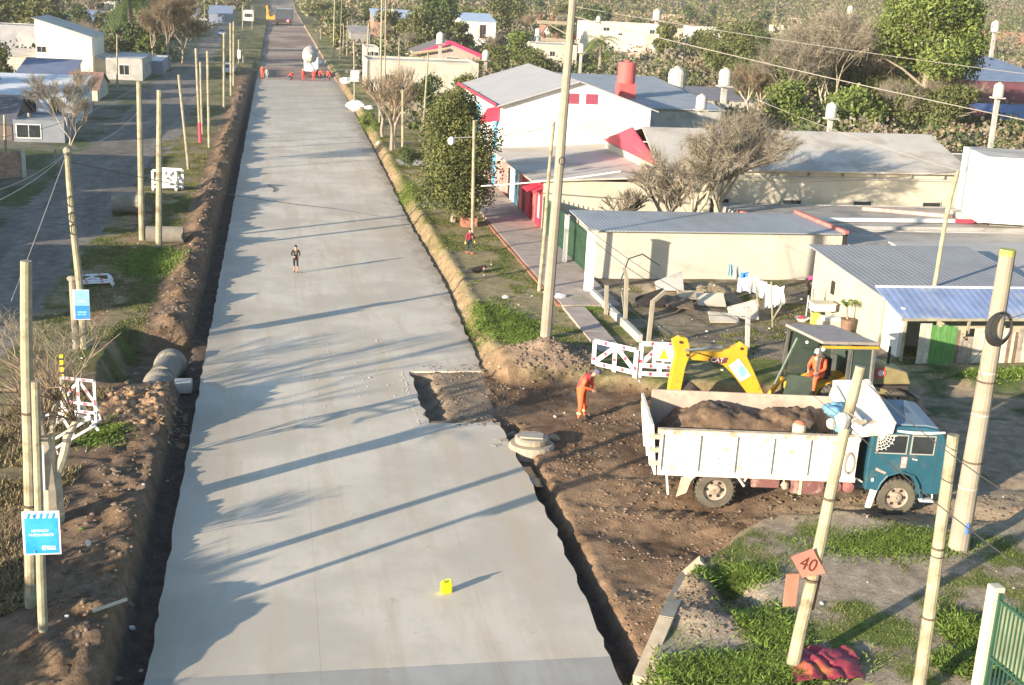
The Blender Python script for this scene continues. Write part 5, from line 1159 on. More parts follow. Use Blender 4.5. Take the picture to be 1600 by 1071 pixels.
part(tr, 'chassis', CHAS, lambda m: (m.bar((-1.6,.72,.98),(6.3,.72,.98),.1,.24), m.bar((-1.6,1.58,.98),(6.3,1.58,.98),.1,.24), m.bar((0,.3,.57),(0,2.0,.57),.16,.16), m.bar((5.24,.3,.57),(5.24,2.0,.57),.12,.12), m.bar((-1.5,.7,.95),(-1.5,1.6,.95),.1,.2), m.bar((0.2,1.15,.7),(4,1.15,.85),.1,.1)))
BL, BR_, ZB, ZN, ZF = -1.72, 3.92, 1.20, 2.46, 2.74
part(tr, 'bed_floor', BEDT, lambda m: m.box((BL,.0,ZB-.02),(BR_,2.36,ZB+.06)))
side = part(tr, 'bed_side', BEDW, lambda m: (m.box((BL,-.045,ZB-.0),(BR_,-.002,ZN-.14))))
part(side, 'top_rail', BEDT, lambda m: m.box((BL-.08,-.13,ZN-.14),(BR_,.03,ZN)))
for k in range(11): part(side, 'rail_patch', BEDW, lambda m: m.box((BL+.06+k*.52,-.15,ZN-.125),(BL+.06+k*.52+(.3+.14*((k*7)%3)/2),-.131,ZN-.02)))
part(side, 'bottom_rail', BEDW, lambda m: m.box((BL,-.12,ZB-.13),(BR_,-.03,ZB+.015)))
for x_ in (BL+.04, -.62, .42, 1.46, 2.5, BR_-.5, BR_-.06): part(side, 'rib', BEDW, lambda m: m.prism([(x_-.05,-.047),(x_+.05,-.047),(x_+.028,-.115),(x_-.028,-.115)], ZB+.02, ZN-.145, 'xy'))
for x_, z_ in ((-1.2,1.55),(-.9,1.6),(.0,1.62),(.3,1.45),(1.0,1.6),(1.25,1.58),(2.0,1.7),(2.2,1.66)): part(side, 'rust_spot', mat('rust', (.30,.16,.08), .9, .3, 8), lambda m: m.blob((x_,-.047,z_), (.04,.004,.018), 7, 4, .3, int(x_*9+20)))
far_s = part(tr, 'bed_side', mat('inner_bed_pink', (.44,.33,.27), .8, .15, 1.5, col2=(.30,.22,.17), mix=.6, mscale=2), lambda m: m.box((BL,2.31,ZB),(BR_-.2,2.36,ZF)))
part(tr, 'headboard', BEDW, lambda m: m.box((BR_-.05,0,ZB),(BR_,2.36,2.95)))
tg = part(tr, 'tailgate', BEDW, lambda m: m.prism([(BL-.10,ZB-.15),(BL-.04,ZB-.15),(BL-.22,2.58),(BL-.30,2.58)], -.08, 2.42, 'xz'))
for z_ in (1.35,1.75,2.15): part(tg, 'hinge', BEDT, lambda m: m.box((BL-.20-(z_-1.2)*.12,-.10,z_),(BL-.02,.06,z_+.12)))
for y_ in (.5,1.2,1.9): part(tg, 'rib', BEDW, lambda m: m.prism([(BL-.17,ZB-.1),(BL-.10,ZB-.1),(BL-.30,2.5),(BL-.36,2.5)], y_-.05, y_+.05, 'xz'))
# canopy over the cab
cn = part(tr, 'cab_shield', BEDW, lambda m: (m.slabq([(3.84,-.03,2.66),(4.80,-.03,2.82),(4.72,2.40,3.16),(3.70,2.40,3.10)], .07), m.prism([(3.86,2.44),(4.80,2.60),(4.83,2.88),(3.84,2.74)], -.09, -.031, 'xz'), m.slabq([(3.84,-.03,2.70),(3.70,2.40,3.14),(3.60,2.40,2.74),(3.84,-.03,2.46)], .05)))
part(cn, 'shield_rib', BEDW, lambda m: m.bar((3.78,1.2,2.92),(4.76,1.2,3.03),.07,.12)); part(cn, 'front_lip', BEDW, lambda m: m.bar((4.82,-.05,2.86),(4.74,2.42,3.20),.08,.14)); part(cn, 'far_lip', BEDW, lambda m: m.bar((3.68,2.42,3.14),(4.74,2.42,3.22),.07,.16))
# load
xs2 = np.linspace(BL+.05, BR_-.06, 60); ysb = np.linspace(.02, 2.3, 28); X2, Y2 = np.meshgrid(xs2, ysb)
Z2 = 2.02+.62*np.exp(-((X2+.1)/.95)**2-((Y2-1.5)/1.0)**2)+.5*np.exp(-((X2-1.9)/1.0)**2-((Y2-1.4)/.95)**2)+.22*np.exp(-((X2-2.9)/.6)**2-((Y2-1.9)/.6)**2)+(fbm(X2,Y2,2.2,5)-.5)*.42+(fbm(X2,Y2,6,6)-.5)*.16-.55*sm(2.9,3.5,X2)-.55*sm(-1.0,-1.6,X2)
Z2 = np.minimum(Z2, 2.95); i2 = np.arange(X2.size).reshape(X2.shape)
ld = npmesh('soil_load', np.stack([X2.ravel(),Y2.ravel(),Z2.ravel()],1), np.stack([i2[:-1,:-1].ravel(),i2[:-1,1:].ravel(),i2[1:,1:].ravel(),i2[1:,:-1].ravel()],1), SOIL, tr, smooth=True)
# cab
cab_prof = [(4.28,.78),(4.72,.78),(4.74,.95),(4.82,1.14),(4.98,1.27),(5.24,1.33),(5.50,1.27),(5.66,1.14),(5.74,.95),(5.76,.72),(6.42,.72),(6.60,.80),(6.63,1.3),(6.56,1.9),(6.34,2.52),(6.16,2.70),(5.8,2.76),(4.6,2.76),(4.36,2.66),(4.27,2.45),(4.24,1.6)]
cab = part(tr, 'cab', TEAL, lambda m: m.prism(cab_prof, .02, 2.28, 'xz'), bevel=.05)
part(cab, 'roof_panel', mat('sun_bleached_blue', (.15,.20,.25), .5, .08, 1, col2=(.16,.22,.27), mix=.62, mscale=1.5), lambda m: m.prism([(4.55,2.765),(5.0,2.80),(5.8,2.80),(6.12,2.74),(6.18,2.70),(4.5,2.72)], .16, 2.14, 'xz'), bevel=.01)
part(cab, 'roof_hatch', mat('hatch_slate', (.08,.11,.15), .6, .1, 2), lambda m: m.box((5.5,1.0,2.795),(5.62,1.55,2.812)))
def side_win(x0_, x1_, z0_, z1_):
    f = part(cab, 'side_window', mat('pale_rubber_trim', (.30,.30,.27), .6, .1, 3), lambda m: (m.box((x0_-.035,-.004,z0_-.035),(x1_+.035,.018,z0_)), m.box((x0_-.035,-.004,z1_),(x1_+.035,.018,z1_+.035)), m.box((x0_-.035,-.004,z0_),(x0_,.018,z1_)), m.box((x1_,-.004,z0_),(x1_+.035,.018,z1_))))
    part(f, 'pane', GLASS, lambda m: m.box((x0_,.004,z0_),(x1_,.016,z1_))); return f
w1 = side_win(4.46, 5.28, 1.98, 2.50); side_win(5.44, 6.06, 1.98, 2.50)
c0 = Vector((4.47,-.002,2.49)); mb = MB()
for k in range(7):
    a = -math.pi/2*k/6; L_ = .50-.04*(k % 2); mb.bar(c0, c0+Vector((math.cos(a)*L_,0,math.sin(a)*L_)), .004, .014)
for r_ in (.15,.25,.35,.45):
    for k in range(6):
        a, b2 = -math.pi/2*k/6, -math.pi/2*(k+1)/6; m1 = (a+b2)/2; p1 = c0+Vector((math.cos(a),0,math.sin(a)))*r_; p2 = c0+Vector((math.cos(b2),0,math.sin(b2)))*r_; pm = c0+Vector((math.cos(m1),0,math.sin(m1)))*r_*.90
        mb.bar(p1, pm, .004, .016); mb.bar(pm, p2, .004, .016)
mb.build('spider_web_sticker', WHITEP, cab)
part(cab, 'rain_gutter', WHITEP, lambda m: m.tube([(4.95,-.03,2.66),(5.4,-.05,2.63),(5.9,-.05,2.64),(6.3,-.02,2.66)], [.03,.045,.045,.03], 6))
part(cab, 'door_handle', WHITEP, lambda m: m.bar((5.50,-.02,1.82),(5.64,-.02,1.80),.03,.03))
part(cab, 'door_seam', CHAS, lambda m: (m.box((5.355,.016,1.35),(5.365,.0195,2.72)), m.box((6.22,.016,.8),(6.23,.0195,2.5))))
part(cab, 'door_sticker', mat('pink_sticker', (.62,.32,.30), .6, .2, 6), lambda m: m.box((5.20,.012,1.52),(5.36,.0185,1.86)))
part(cab, 'bare_patch', mat('pink_primer', (.50,.29,.24), .8, .2, 6), lambda m: m.prism([(4.5,1.42),(4.8,1.30),(4.82,1.36),(4.68,1.42),(4.52,1.50)], .010, .0185, 'xz'))
part(cab, 'indicator', mat('pale_lens', (.6,.62,.6), .3, .1, 3), lambda m: m.blob((4.46,-.0,1.12), (.05,.03,.06), 8, 5, 0))
part(cab, 'windscreen', GLASS, lambda m: m.slabq([(6.565,.2,1.95),(6.565,2.1,1.95),(6.365,2.1,2.48),(6.365,.2,2.48)], .012))
part(cab, 'bumper', CHAS, lambda m: m.box((6.5,.0,.58),(6.74,2.3,.80)), bevel=.03)
for y_ in (.3,2.0): part(cab, 'headlight', mat('pale_lens'), lambda m: m.lathe([(.11,0),(.10,.05),(.02,.07)], c=(6.60,y_,1.02), n=14, axis='x')) if False else part(cab, 'headlight', MATS['pale_lens'], lambda m: m.lathe([(.11,0),(.10,.05),(.02,.07)], c=(6.61,y_,1.02), n=14, axis='x'))
part(cab, 'mirror', CHAS, lambda m: (m.bar((6.35,-.02,2.45),(6.62,-.25,2.5),.02,.02), m.bar((6.62,-.25,2.5),(6.62,-.25,1.9),.02,.02), m.box((6.58,-.32,1.95),(6.62,-.16,2.3))))
part(cab, 'step', MATS['pale_lens'], lambda m: (m.box((5.9,-.03,.5),(6.3,.15,.56)), m.bar((5.95,0,.56),(5.95,.05,.75),.03,.03), m.bar((6.25,0,.56),(6.25,.05,.75),.03,.03)))
part(cab, 'wheel_arch_lip', TEAL, lambda m: m.tube([(4.62,-.03,.80),(4.70,-.03,1.05),(4.86,-.03,1.28),(5.24,-.03,1.42),(5.62,-.03,1.28),(5.78,-.03,1.05),(5.90,-.03,.62)], .035, 6))
part(cab, 'front_mudflap', WHITEP, lambda m: m.slabq([(4.42,-.02,.85),(4.62,-.02,.80),(4.50,-.02,.22),(4.34,-.02,.28)], .02))
part(tr, 'fender', mat('fender_grey', (.46,.45,.41), .6, .1, 3), lambda m: m.tube([(-.82,-.02,.86),(-.55,-.02,1.12),(-.25,-.02,1.22),(.35,-.02,1.20),(.62,-.02,1.02),(.80,-.02,.78)], [.045]*6, 6))
part(tr, 'fender_sheet', MATS['fender_grey'], lambda m: [m.slabq([(a[0],-.03,a[1]),(a[0],.6,a[1]),(b_2[0],.6,b_2[1]),(b_2[0],-.03,b_2[1])], .02) for a, b_2 in zip([(-.82,.86),(-.55,1.12),(-.25,1.22),(.35,1.20),(.62,1.02)], [(-.55,1.12),(-.25,1.22),(.35,1.20),(.62,1.02),(.80,.78)])] and None)
part(tr, 'rear_mudflap', mat('mudflap_tan', (.46,.36,.26), .9, .2, 3), lambda m: m.slabq([(-1.02,-.03,1.0),(-.72,-.03,.98),(-.84,-.03,.52),(-1.12,-.03,.38)], .03))
part(tr, 'tail_bracket', BEDW, lambda m: (m.bar((-1.45,.02,1.1),(-1.35,.02,.42),.05,.14), m.prism([(-1.0,1.1),(-.6,1.1),(-.75,.82),(-.9,.85)], -.04, .0, 'xz')))
part(tr, 'tool_box', MAROON, lambda m: m.box((1.02,.05,.72),(1.82,.6,1.05)), bevel=.02)
part(tr, 'fuel_tank', MAROON, lambda m: m.box((2.15,.02,.58),(3.1,.66,1.08)), bevel=.03)
part(tr, 'tank_strap', BEDT, lambda m: m.box((2.38,.0,.57),(2.46,.68,1.10)))
for x_ in (3.42,3.78): part(tr, 'air_tank', mat('red_dust_tank', (.26,.11,.10), .7, .2, 3), lambda m: m.lathe([(.05,-.35),(.16,-.32),(.19,-.2),(.19,.35),(.05,.5)], c=(x_,.25,.88), n=14, axis='y'))
part(tr, 'valve', RIMC, lambda m: (m.blob((1.98,.05,.82), .12, 10, 6, .15, 3), m.bar((1.9,.05,1.15),(1.95,.05,.9),.05,.05)))
part(tr, 'bracket', BEDW, lambda m: m.bar((.85,-.06,1.10),(.78,-.06,.95),.04,.04)); part(tr, 'bracket', BEDW, lambda m: m.bar((3.98,.0,1.15),(4.2,.1,1.0),.05,.05))
# things lying in the bed
MT = Matrix.Translation(tr.location) @ Matrix.Rotation(tr.rotation_euler.z, 4, 'Z') @ Matrix.Rotation(tr.rotation_euler.x, 4, 'X')
def inbed(x, y, z): return MT @ Vector((x,y,z))
o = thing('bucket', inbed(2.25,.28,2.18), 'beige drum-shaped bucket with a rusty red top in the truck bed', 'bucket', rotz=.3)
part(o, 'body', mat('beige_bucket', (.50,.44,.35), .7, .15, 4), lambda m: m.lathe([(.15,0),(.19,.1),(.19,.42),(.15,.45)], n=16)); part(o, 'top', mat('rusty_red_top', (.50,.17,.10), .8, .2, 4), lambda m: m.lathe([(.15,.452),(.16,.50),(.06,.54)], n=14)); part(o, 'handle', mat('pink_stick', (.60,.40,.34), .8, .2, 4), lambda m: m.bar((0,0,.52),(.5,.15,.40),.04,.04))
o = thing('tarp_bundle', inbed(3.45,1.0,2.35), 'crumpled light blue cloth heap at the front of the truck bed', 'tarp'); mb = MB(); R_ = random.Random(5)
for k in range(5): mb.blob((R_.uniform(-.15,.25),R_.uniform(-.5,.4),R_.uniform(.05,.5)), (R_.uniform(.15,.28),R_.uniform(.2,.32),R_.uniform(.12,.26)), 9, 6, .25, k)
mb.build('cloth', mat('faded_blue_cloth', (.15,.32,.44), .9, .25, 4, .5, 8), o, smooth=True)
# ============================================================ BACKHOE LOADER
ex = thing('backhoe_loader', (19.3, 40.0, G(19.3,40)), 'yellow backhoe loader with raised digging arm parked behind the dump truck', 'excavator')
EO = ex.location
def E3(px, py, Y=40.0): return onY(px, py, Y)-EO
def expart(name, m_, pix, y0_, y1_, par=ex, bevel=.02):
    poly = [(E3(*p).x, E3(*p).z) for p in pix]; return part(par, name, m_, lambda m: m.prism(poly, y0_, y1_, 'xz'), bevel=bevel)
boom = expart('boom', YEL, [(1076,552),(1096,549),(1128,548),(1150,540),(1158,535),(1166,541),(1165,556),(1176,580),(1190,612),(1205,660),(1190,668),(1168,615),(1146,586),(1128,569),(1108,563),(1080,561)], -.16, .16)
expart('bucket_arm', YEL, [(1050,531),(1061,525),(1072,527),(1076,540),(1075,556),(1069,573),(1064,598),(1056,640),(1040,640),(1045,600),(1050,575),(1055,555)], -.14, .14)
part(boom, 'pivot_pin', CHAS, lambda m: [m.lathe([(.05,-.2),(.05,.2)], c=(E3(*p).x,0,E3(*p).z), n=8, axis='y') for p in ((1061,533),(1072,553),(1156,543))] and None)
part(boom, 'hydraulic_ram', IRON, lambda m: (m.tube([(E3(1068,545).x,-.2,E3(1068,545).z),(E3(1125,540).x,-.2,E3(1125,540).z)], .045, 7)))
part(boom, 'hose', BLACK, lambda m: m.tube([(E3(1074,556).x,-.22,E3(1074,556).z),(E3(1083,548).x,-.24,E3(1083,548).z),(E3(1110,556).x,-.22,E3(1110,556).z)], .015, 5))
part(ex, 'digging_bucket', CHAS, lambda m: m.prism([(-5.4,.1),(-4.7,.1),(-4.6,.7),(-5.0,1.0),(-5.5,.6)], -.4, .4, 'xz'), bevel=.03)
expart('logo_plate', mat('maroon_plate', (.16,.05,.05), .6, .1, 3), [(1103,561),(1108,557),(1135,557),(1132,565),(1122,567)], -.175, -.163, boom, 0)
p_ = E3(1118,561); text_part('CAT', .24, WHITEP, boom, frontM(p_.x, -.182, p_.z, -.08))
st = [(1136,570),(1152,558),(1171,585),(1154,595)]
expart('white_sticker', WHITEP, st, -.178, -.163, boom, 0); expart('blue_print', mat('cyan_print', (.25,.58,.70), .6, .1, 3), [(1149,574),(1157,568),(1165,580),(1156,588)], -.184, -.180, boom, 0)
CABG = mat('cab_dark_frame', (.11,.11,.10), .6, .15, 2); 
hz = 2.72-EO.z
rf = [(-1.15,1.25,hz),(.75,1.35,hz-.08),(1.45,-.95,hz-.10),(-.75,-1.1,hz)]
part(ex, 'cab_roof', mat('mauve_grey_roof', (.33,.28,.25), .7, .1, 2, col2=(.24,.2,.18), mix=.6, mscale=2), lambda m: m.slabq(rf, .10), bevel=.015)
part(ex, 'roof_trim', YEL, lambda m: m.bar((-.75,-1.12,hz-.10),(1.45,-.97,hz-.18),.04,.09))
for p1, p2 in (((-.72,-1.0,hz-.1),(-.85,-1.0,.9)),((.38,-.98,hz-.1),(.35,-1.0,.9)),((1.32,-.9,hz-.15),(1.35,-.95,.9)),((-1.05,1.1,hz-.1),(-1.2,1.0,.9)),((.7,1.2,hz-.15),(.8,1.0,.9))):
    part(ex, 'cab_post', CABG, lambda m: m.bar(p1, p2, .09, .09))
part(ex, 'cab_post', mat('green_glass_edge', (.16,.20,.15), .5, .1, 2), lambda m: m.bar((-1.1,.2,hz-.15),(-1.9,-.1,.9), .07, .07))
part(ex, 'door_window', mat('tinted_glass', (.05,.07,.06), .15, .1, 1, spec=.6), lambda m: m.slabq([(.48,-.99,1.05),(1.24,-.95,1.05),(1.22,-.92,hz-.25),(.48,-.96,hz-.22)], .02))
part(ex, 'cab_glass', MATS['tinted_glass'], lambda m: m.slabq([(-1.0,1.05,.95),(.75,1.12,.95),(.70,1.2,hz-.2),(-1.0,1.15,hz-.15)], .02)); part(ex, 'cab_glass', MATS['tinted_glass'], lambda m: m.slabq([(1.36,-.85,.95),(.85,1.0,.95),(.78,1.1,hz-.2),(1.32,-.82,hz-.2)], .02))
part(ex, 'door_frame', mat('frame_grey', (.25,.25,.23), .5, .1, 2), lambda m: (m.bar((.45,-1.01,1.0),(1.28,-.97,1.0),.04,.05), m.bar((.45,-.98,hz-.2),(1.25,-.94,hz-.22),.04,.05), m.bar((.45,-1.0,1.0),(.45,-.98,hz-.2),.05,.04), m.bar((1.27,-.96,1.0),(1.25,-.93,hz-.22),.05,.04)))
part(ex, 'rear_guard', mat('dusky_green_panel', (.06,.08,.06), .5, .15, 2), lambda m: (m.slabq([(-1.9,-.9,.7),(-.8,-1.0,.7),(-.82,-1.0,1.45),(-1.75,-.85,1.5)], .05)))
part(ex, 'body', YEL, lambda m: (m.prism([(-1.2,.75),(-.2,1.15),(.9,1.15),(1.3,1.0),(1.35,.5),(-1.2,.5)], -.75, .75, 'xz')), bevel=.04); part(ex, 'front_frame', CHAS, lambda m: m.prism([(1.36,1.0),(3.0,.95),(3.1,.5),(1.36,.5)], -.6, .6, 'xz'), bevel=.04)
hd = part(ex, 'hood', mat('brown_hood', (.26,.21,.10), .5, .15, 2), lambda m: m.prism([(1.45,1.0),(1.45,1.75),(2.0,1.72),(2.9,1.45),(3.1,1.0)], -.55, .55, 'xz'), bevel=.06)
part(hd, 'hazard_stripe', YEL, lambda m: [m.bar((1.75+k*.16,-.40,1.75-.02*k),(1.9+k*.16,.2,1.74-.03*k),.07,.02) for k in range(3)] and None)
part(hd, 'warning_roundel', mat('roundel_red', (.6,.1,.08), .6, .1, 2), lambda m: m.lathe([(.20,0),(.20,-.02)], c=(1.85,-.555,1.45), n=16, axis='y')); part(hd, 'roundel_centre', WHITEP, lambda m: m.lathe([(.11,0),(.11,-.02)], c=(1.85,-.58,1.45), n=14, axis='y'))
part(ex, 'exhaust', CHAS, lambda m: m.tube([(2.5,.2,1.5),(2.5,.2,2.2)], .05, 8))
for x_, r_ in ((0,.62),(2.4,.45)):
    for y_ in (-.85,.85):
        wheel(ex, x_, y_, r_ if r_ < .5 else .575, .35, -1 if y_ < 0 else 1, spokes=5)
part(ex, 'stabiliser', YEL, lambda m: (m.bar((-1.3,-.7,.9),(-1.5,-1.2,.1),.12,.12), m.bar((-1.3,.7,.9),(-1.5,1.2,.1),.12,.12)))
part(ex, 'loader_arm', MATS['brown_hood'], lambda m: (m.bar((1.2,-.62,1.0),(3.3,-.62,.4),.1,.2), m.bar((1.2,.62,1.0),(3.3,.62,.4),.1,.2)))
part(ex, 'loader_bucket', mat('steel_bucket', (.25,.22,.18), .7, .2, 2), lambda m: m.prism([(3.25,.05),(3.8,.0),(3.8,.07),(3.5,.25),(3.4,.6),(3.25,.6)], -1.0, 1.0, 'xz'))
part(ex, 'work_light', WHITE, lambda m: m.blob((-.7,-1.12,hz-.18), .08, 8, 6, 0)); part(ex, 'work_light', WHITE, lambda m: m.blob((-.95,-.3,hz-.16), .06, 8, 6, 0))
part(ex, 'seat', CHAS, lambda m: (m.box((-.5,-.3,1.1),(.0,.3,1.25)), m.box((-.05,-.3,1.25),(.08,.3,1.9))))
# ============================================================ PEOPLE
SKIN = mat('skin', (.45,.26,.18), .6, .08, 4); HAIR = mat('dark_hair', (.03,.02,.015), .7, .2, 6)
ORG = mat('hi_vis_orange', (.78,.13,.05), .7, .10, 5); ORG2 = mat('hi_vis_red', (.62,.06,.06), .7, .12, 5); REFL = mat('reflective_tape', (.80,.66,.30), .4, .1, 5)
BLK = mat('black_cloth', (.028,.022,.022), .85, .2, 5); NAVY = mat('navy_cloth', (.04,.045,.08), .85, .2, 5); SHOE = mat('shoe', (.05,.04,.04), .8, .2, 5)
CRIM = mat('crimson_cloth', (.38,.03,.07), .8, .15, 5); GREYC = mat('grey_cloth', (.30,.30,.30), .85, .15, 5); PINK = mat('pink_cloth', (.55,.06,.20), .8, .1, 5)
BASE = dict(pel=(0,0,.95), wst=(0,0,1.10), chs=(0,0,1.30), nek=(0,0,1.48), hd0=(0,-.01,1.58), hd1=(0,-.015,1.70),
 shL=(.18,0,1.42), elL=(.25,.02,1.15), wrL=(.26,-.04,.90), shR=(-.18,0,1.42), elR=(-.25,.02,1.15), wrR=(-.26,-.04,.90),
 hpL=(.10,0,.90), knL=(.11,-.02,.50), anL=(.11,.02,.09), toL=(.12,-.15,.04), hpR=(-.10,0,.90), knR=(-.11,-.02,.50), anR=(-.11,.02,.09), toR=(-.12,-.15,.04))
RAD = dict(pel=.135, wst=.125, chs=.15, nek=.06, hd0=.085, hd1=.095, shL=.07, elL=.048, wrL=.034, shR=.07, elR=.048, wrR=.034, hpL=.095, knL=.062, anL=.042, toL=.035, hpR=.095, knR=.062, anR=.042, toR=.035)
EDG = [('pel','wst'),('wst','chs'),('chs','nek'),('nek','hd0'),('hd0','hd1'),('chs','shL'),('shL','elL'),('elL','wrL'),('chs','shR'),('shR','elR'),('elR','wrR'),('pel','hpL'),('hpL','knL'),('knL','anL'),('anL','toL'),('pel','hpR'),('hpR','knR'),('knR','anR'),('anR','toR')]
def person(loc, rotz, scale, pose, mats, label, hair='hair', fingers=False, group=None, bulk=1.0, extras=()):
    """mats: top, legs, shin, arm ; one continuous skinned body"""
    J = dict(BASE); J.update(pose); names = list(J); rad = dict(RAD)
    verts = [Vector(J[n_]) for n_ in names]; ix = {n_: i for i, n_ in enumerate(names)}; edges = [(ix[a], ix[b]) for a, b in EDG]; rr = [rad[n_]*(bulk if n_ in ('pel','wst','chs','shL','shR','elL','elR','hpL','hpR','knL','knR') else 1) for n_ in names]
    for s_ in 'LR':
        wv = Vector(J['wr'+s_]); d = (wv-Vector(J['el'+s_])).normalized(); sgn = 1 if s_ == 'L' else -1; palm = wv+d*.06; ip = len(verts); verts.append(palm); rr.append(.038); edges.append((ix['wr'+s_], ip))
        if fingers:
            sd_ = d.cross(Vector((0,-1,0))); sd_ = sd_.normalized() if sd_.length > .1 else Vector((1,0,0)); cu_ = d.cross(sd_).normalized()
            for k, (off, ln) in enumerate(((-.033,.068),(-.011,.080),(.011,.076),(.033,.060),(.05,.045))):
                a = palm+sd_*off+d*(.03 if k < 4 else -.02); b = a+d*ln*.55+cu_*.008+(sd_*.02 if k == 4 else Vector()); c = b+d*ln*.4+cu_*.025
                i0 = len(verts); verts += [a, b, c]; rr += [.0105, .0095, .008]; edges += [(ip, i0), (i0, i0+1), (i0+1, i0+2)]
        else:
            i0 = len(verts); verts.append(palm+d*.08); rr.append(.022); edges.append((ip, i0))
    me = bpy.data.meshes.new('b'); me.from_pydata([tuple(v) for v in verts], edges, []); ob = bpy.data.objects.new('b', me); COL.objects.link(ob)
    md = ob.modifiers.new('s', 'SKIN'); md.use_smooth_shade = True
    for i, v in enumerate(me.skin_vertices[0].data): v.radius = (rr[i], rr[i]*.92); v.use_root = (i == 0)
    ob.modifiers.new('u', 'SUBSURF').levels = 1
    bpy.context.view_layer.update(); m2 = bpy.data.meshes.new_from_object(ob.evaluated_get(bpy.context.evaluated_depsgraph_get())); bpy.data.objects.remove(ob)
    r = thing('person', loc, label, 'person', group, rotz); r.scale = (scale,)*3
    m2.materials.clear(); slots = [SKIN, mats[0], mats[1], mats[2], mats[3], SHOE]; body = link('body', m2, slots, r)
    zone = dict(hd0=0, hd1=0, nek=0, chs=1, wst=1, pel=2, shL=1, shR=1, elL=4, elR=4, wrL=0, wrR=0, hpL=2, hpR=2, knL=2, knR=2, anL=5, anR=5, toL=5, toR=5)
    segs = []
    for a, b in EDG:
        za, zb = zone[a], zone[b]
        if a[:2] == 'sh': za = zb = 4
        if a[:2] == 'el': za = zb = 4
        if a[:2] == 'hp': za = zb = 2
        if a[:2] == 'kn': za = zb = 3
        if a[:2] == 'an': za = zb = 5
        if (a, b) == ('chs','nek'): za, zb = 1, 0
        if a == 'chs' and b[:2] == 'sh': za = zb = 1
        if (a, b) == ('pel','wst'): za, zb = 2, 1
        if a == 'pel' and b[:2] == 'hp': za = zb = 2
        segs.append((Vector(J[a]), Vector(J[b]), za, zb, rad[b]))
    mi = []
    for p in m2.polygons:
        c = p.center; best = 9; bz = 0
        for A, B_2, za, zb, q_ in segs:
            ab = B_2-A; t = max(0, min(1, (c-A).dot(ab)/max(1e-6, ab.length_squared))); dd = (c-(A+ab*t)).length-q_*.6
            if dd < best: best = dd; bz = za if t < .55 else zb
        for s_ in 'LR':
            wv = Vector(J['wr'+s_]); d = (wv-Vector(J['el'+s_])).normalized()
            if (c-wv).dot(d) > -.01 and (c-wv).length < .22 and best > -.5 and (c-wv).length < .2 and (c-wv).dot(d) < .22 and ((c-wv)-d*(c-wv).dot(d)).length < .08: bz = 0
        mi.append(bz)
    m2.polygons.foreach_set('material_index', mi)
    H0, H1 = Vector(J['hd0']), Vector(J['hd1']); up = (H1-H0).normalized(); nk = (H0-Vector(J['nek'])).normalized(); fw = Vector((0,-1,0)); fw = (fw-up*fw.dot(up)).normalized()
    if fw.length < .1: fw = Vector((0,0,-1))
    hc = H0.lerp(H1, .55)
    part(r, 'nose', SKIN, lambda m: m.blob(hc+fw*.095-up*.012, (.014,.018,.022), 6, 4, 0))
    part(r, 'eyes', HAIR, lambda m: (m.blob(hc+fw*.086+up*.018+Vector((.03,0,0)), .009, 5, 4, 0), m.blob(hc+fw*.086+up*.018-Vector((.03,0,0)), .009, 5, 4, 0)))
    part(r, 'mouth', mat('lips', (.35,.12,.10), .6, .1, 4), lambda m: m.blob(hc+fw*.086-up*.048, (.022,.006,.006), 6, 4, 0))
    part(r, 'ears', SKIN, lambda m: (m.blob(hc+Vector((.088,0,0)), (.012,.02,.03), 6, 4, 0), m.blob(hc-Vector((.088,0,0)), (.012,.02,.03), 6, 4, 0)))
    if hair == 'hair': part(r, 'hair', HAIR, lambda m: m.blob(hc+up*.035-fw*.022, (.094,.096,.092), 10, 7, .06, 2), smooth=True)
    else: part(r, 'helmet', hair, lambda m: (m.blob(hc+up*.055, (.115,.125,.085), 12, 8, 0), m.blob(hc+up*.03+fw*.05, (.11,.13,.014), 12, 4, 0)), smooth=True)
    for e in extras:
        e(r, J)
    return r
WALK = dict(wrL=(.24,-.16,.92), elL=(.25,.0,1.15), wrR=(-.24,.10,.93), elR=(-.25,.07,1.16), knL=(.09,-.14,.50), anL=(.09,-.08,.09), toL=(.09,-.26,.06), knR=(-.09,.03,.50), anR=(-.09,.22,.14), toR=(-.09,.08,.05))
q = PG(462,433); q.z = 0
person(q, .15, .80, dict(WALK, anR=(-.06,.14,.10), toR=(-.06,0,.04), wrL=(.17,-.16,1.10), wrR=(-.17,-.16,1.10), elL=(.27,.03,1.17), elR=(-.27,.03,1.17)), (BLK, BLK, SKIN, BLK), 'boy in black tracksuit walking alone on the sunlit concrete road', fingers=True,
    extras=[lambda r, J: part(r, 'shirt_print', GREYC, lambda m: m.blob((0,-.135,1.27), (.06,.012,.05), 8, 5, .1))])
q = PG(909,656)
BEND = dict(pel=(0,.06,.95), wst=(0,.02,1.09), chs=(.02,-.12,1.26), nek=(.03,-.24,1.40), hd0=(.04,-.31,1.46), hd1=(.05,-.37,1.54), shL=(.19,-.14,1.36), elL=(.27,-.10,1.10), wrL=(.10,-.30,1.0), shR=(-.17,-.14,1.36), elR=(-.25,-.08,1.10), wrR=(-.06,-.30,1.0), hpL=(.11,.05,.9), hpR=(-.11,.05,.9), knL=(.16,-.02,.5), anL=(.19,.02,.09), toL=(.2,-.14,.04), knR=(-.15,-.02,.5), anR=(-.19,.02,.09), toR=(-.22,-.14,.04))
def tape(r, J, both=True):
    for s_ in 'LR':
        k, a = Vector(J['kn'+s_]), Vector(J['an'+s_]); c = k.lerp(a, .62); part(r, 'reflective_band', REFL, lambda m: m.tube([c+(k-a).normalized()*.03, c-(k-a).normalized()*.03], .078, 10))
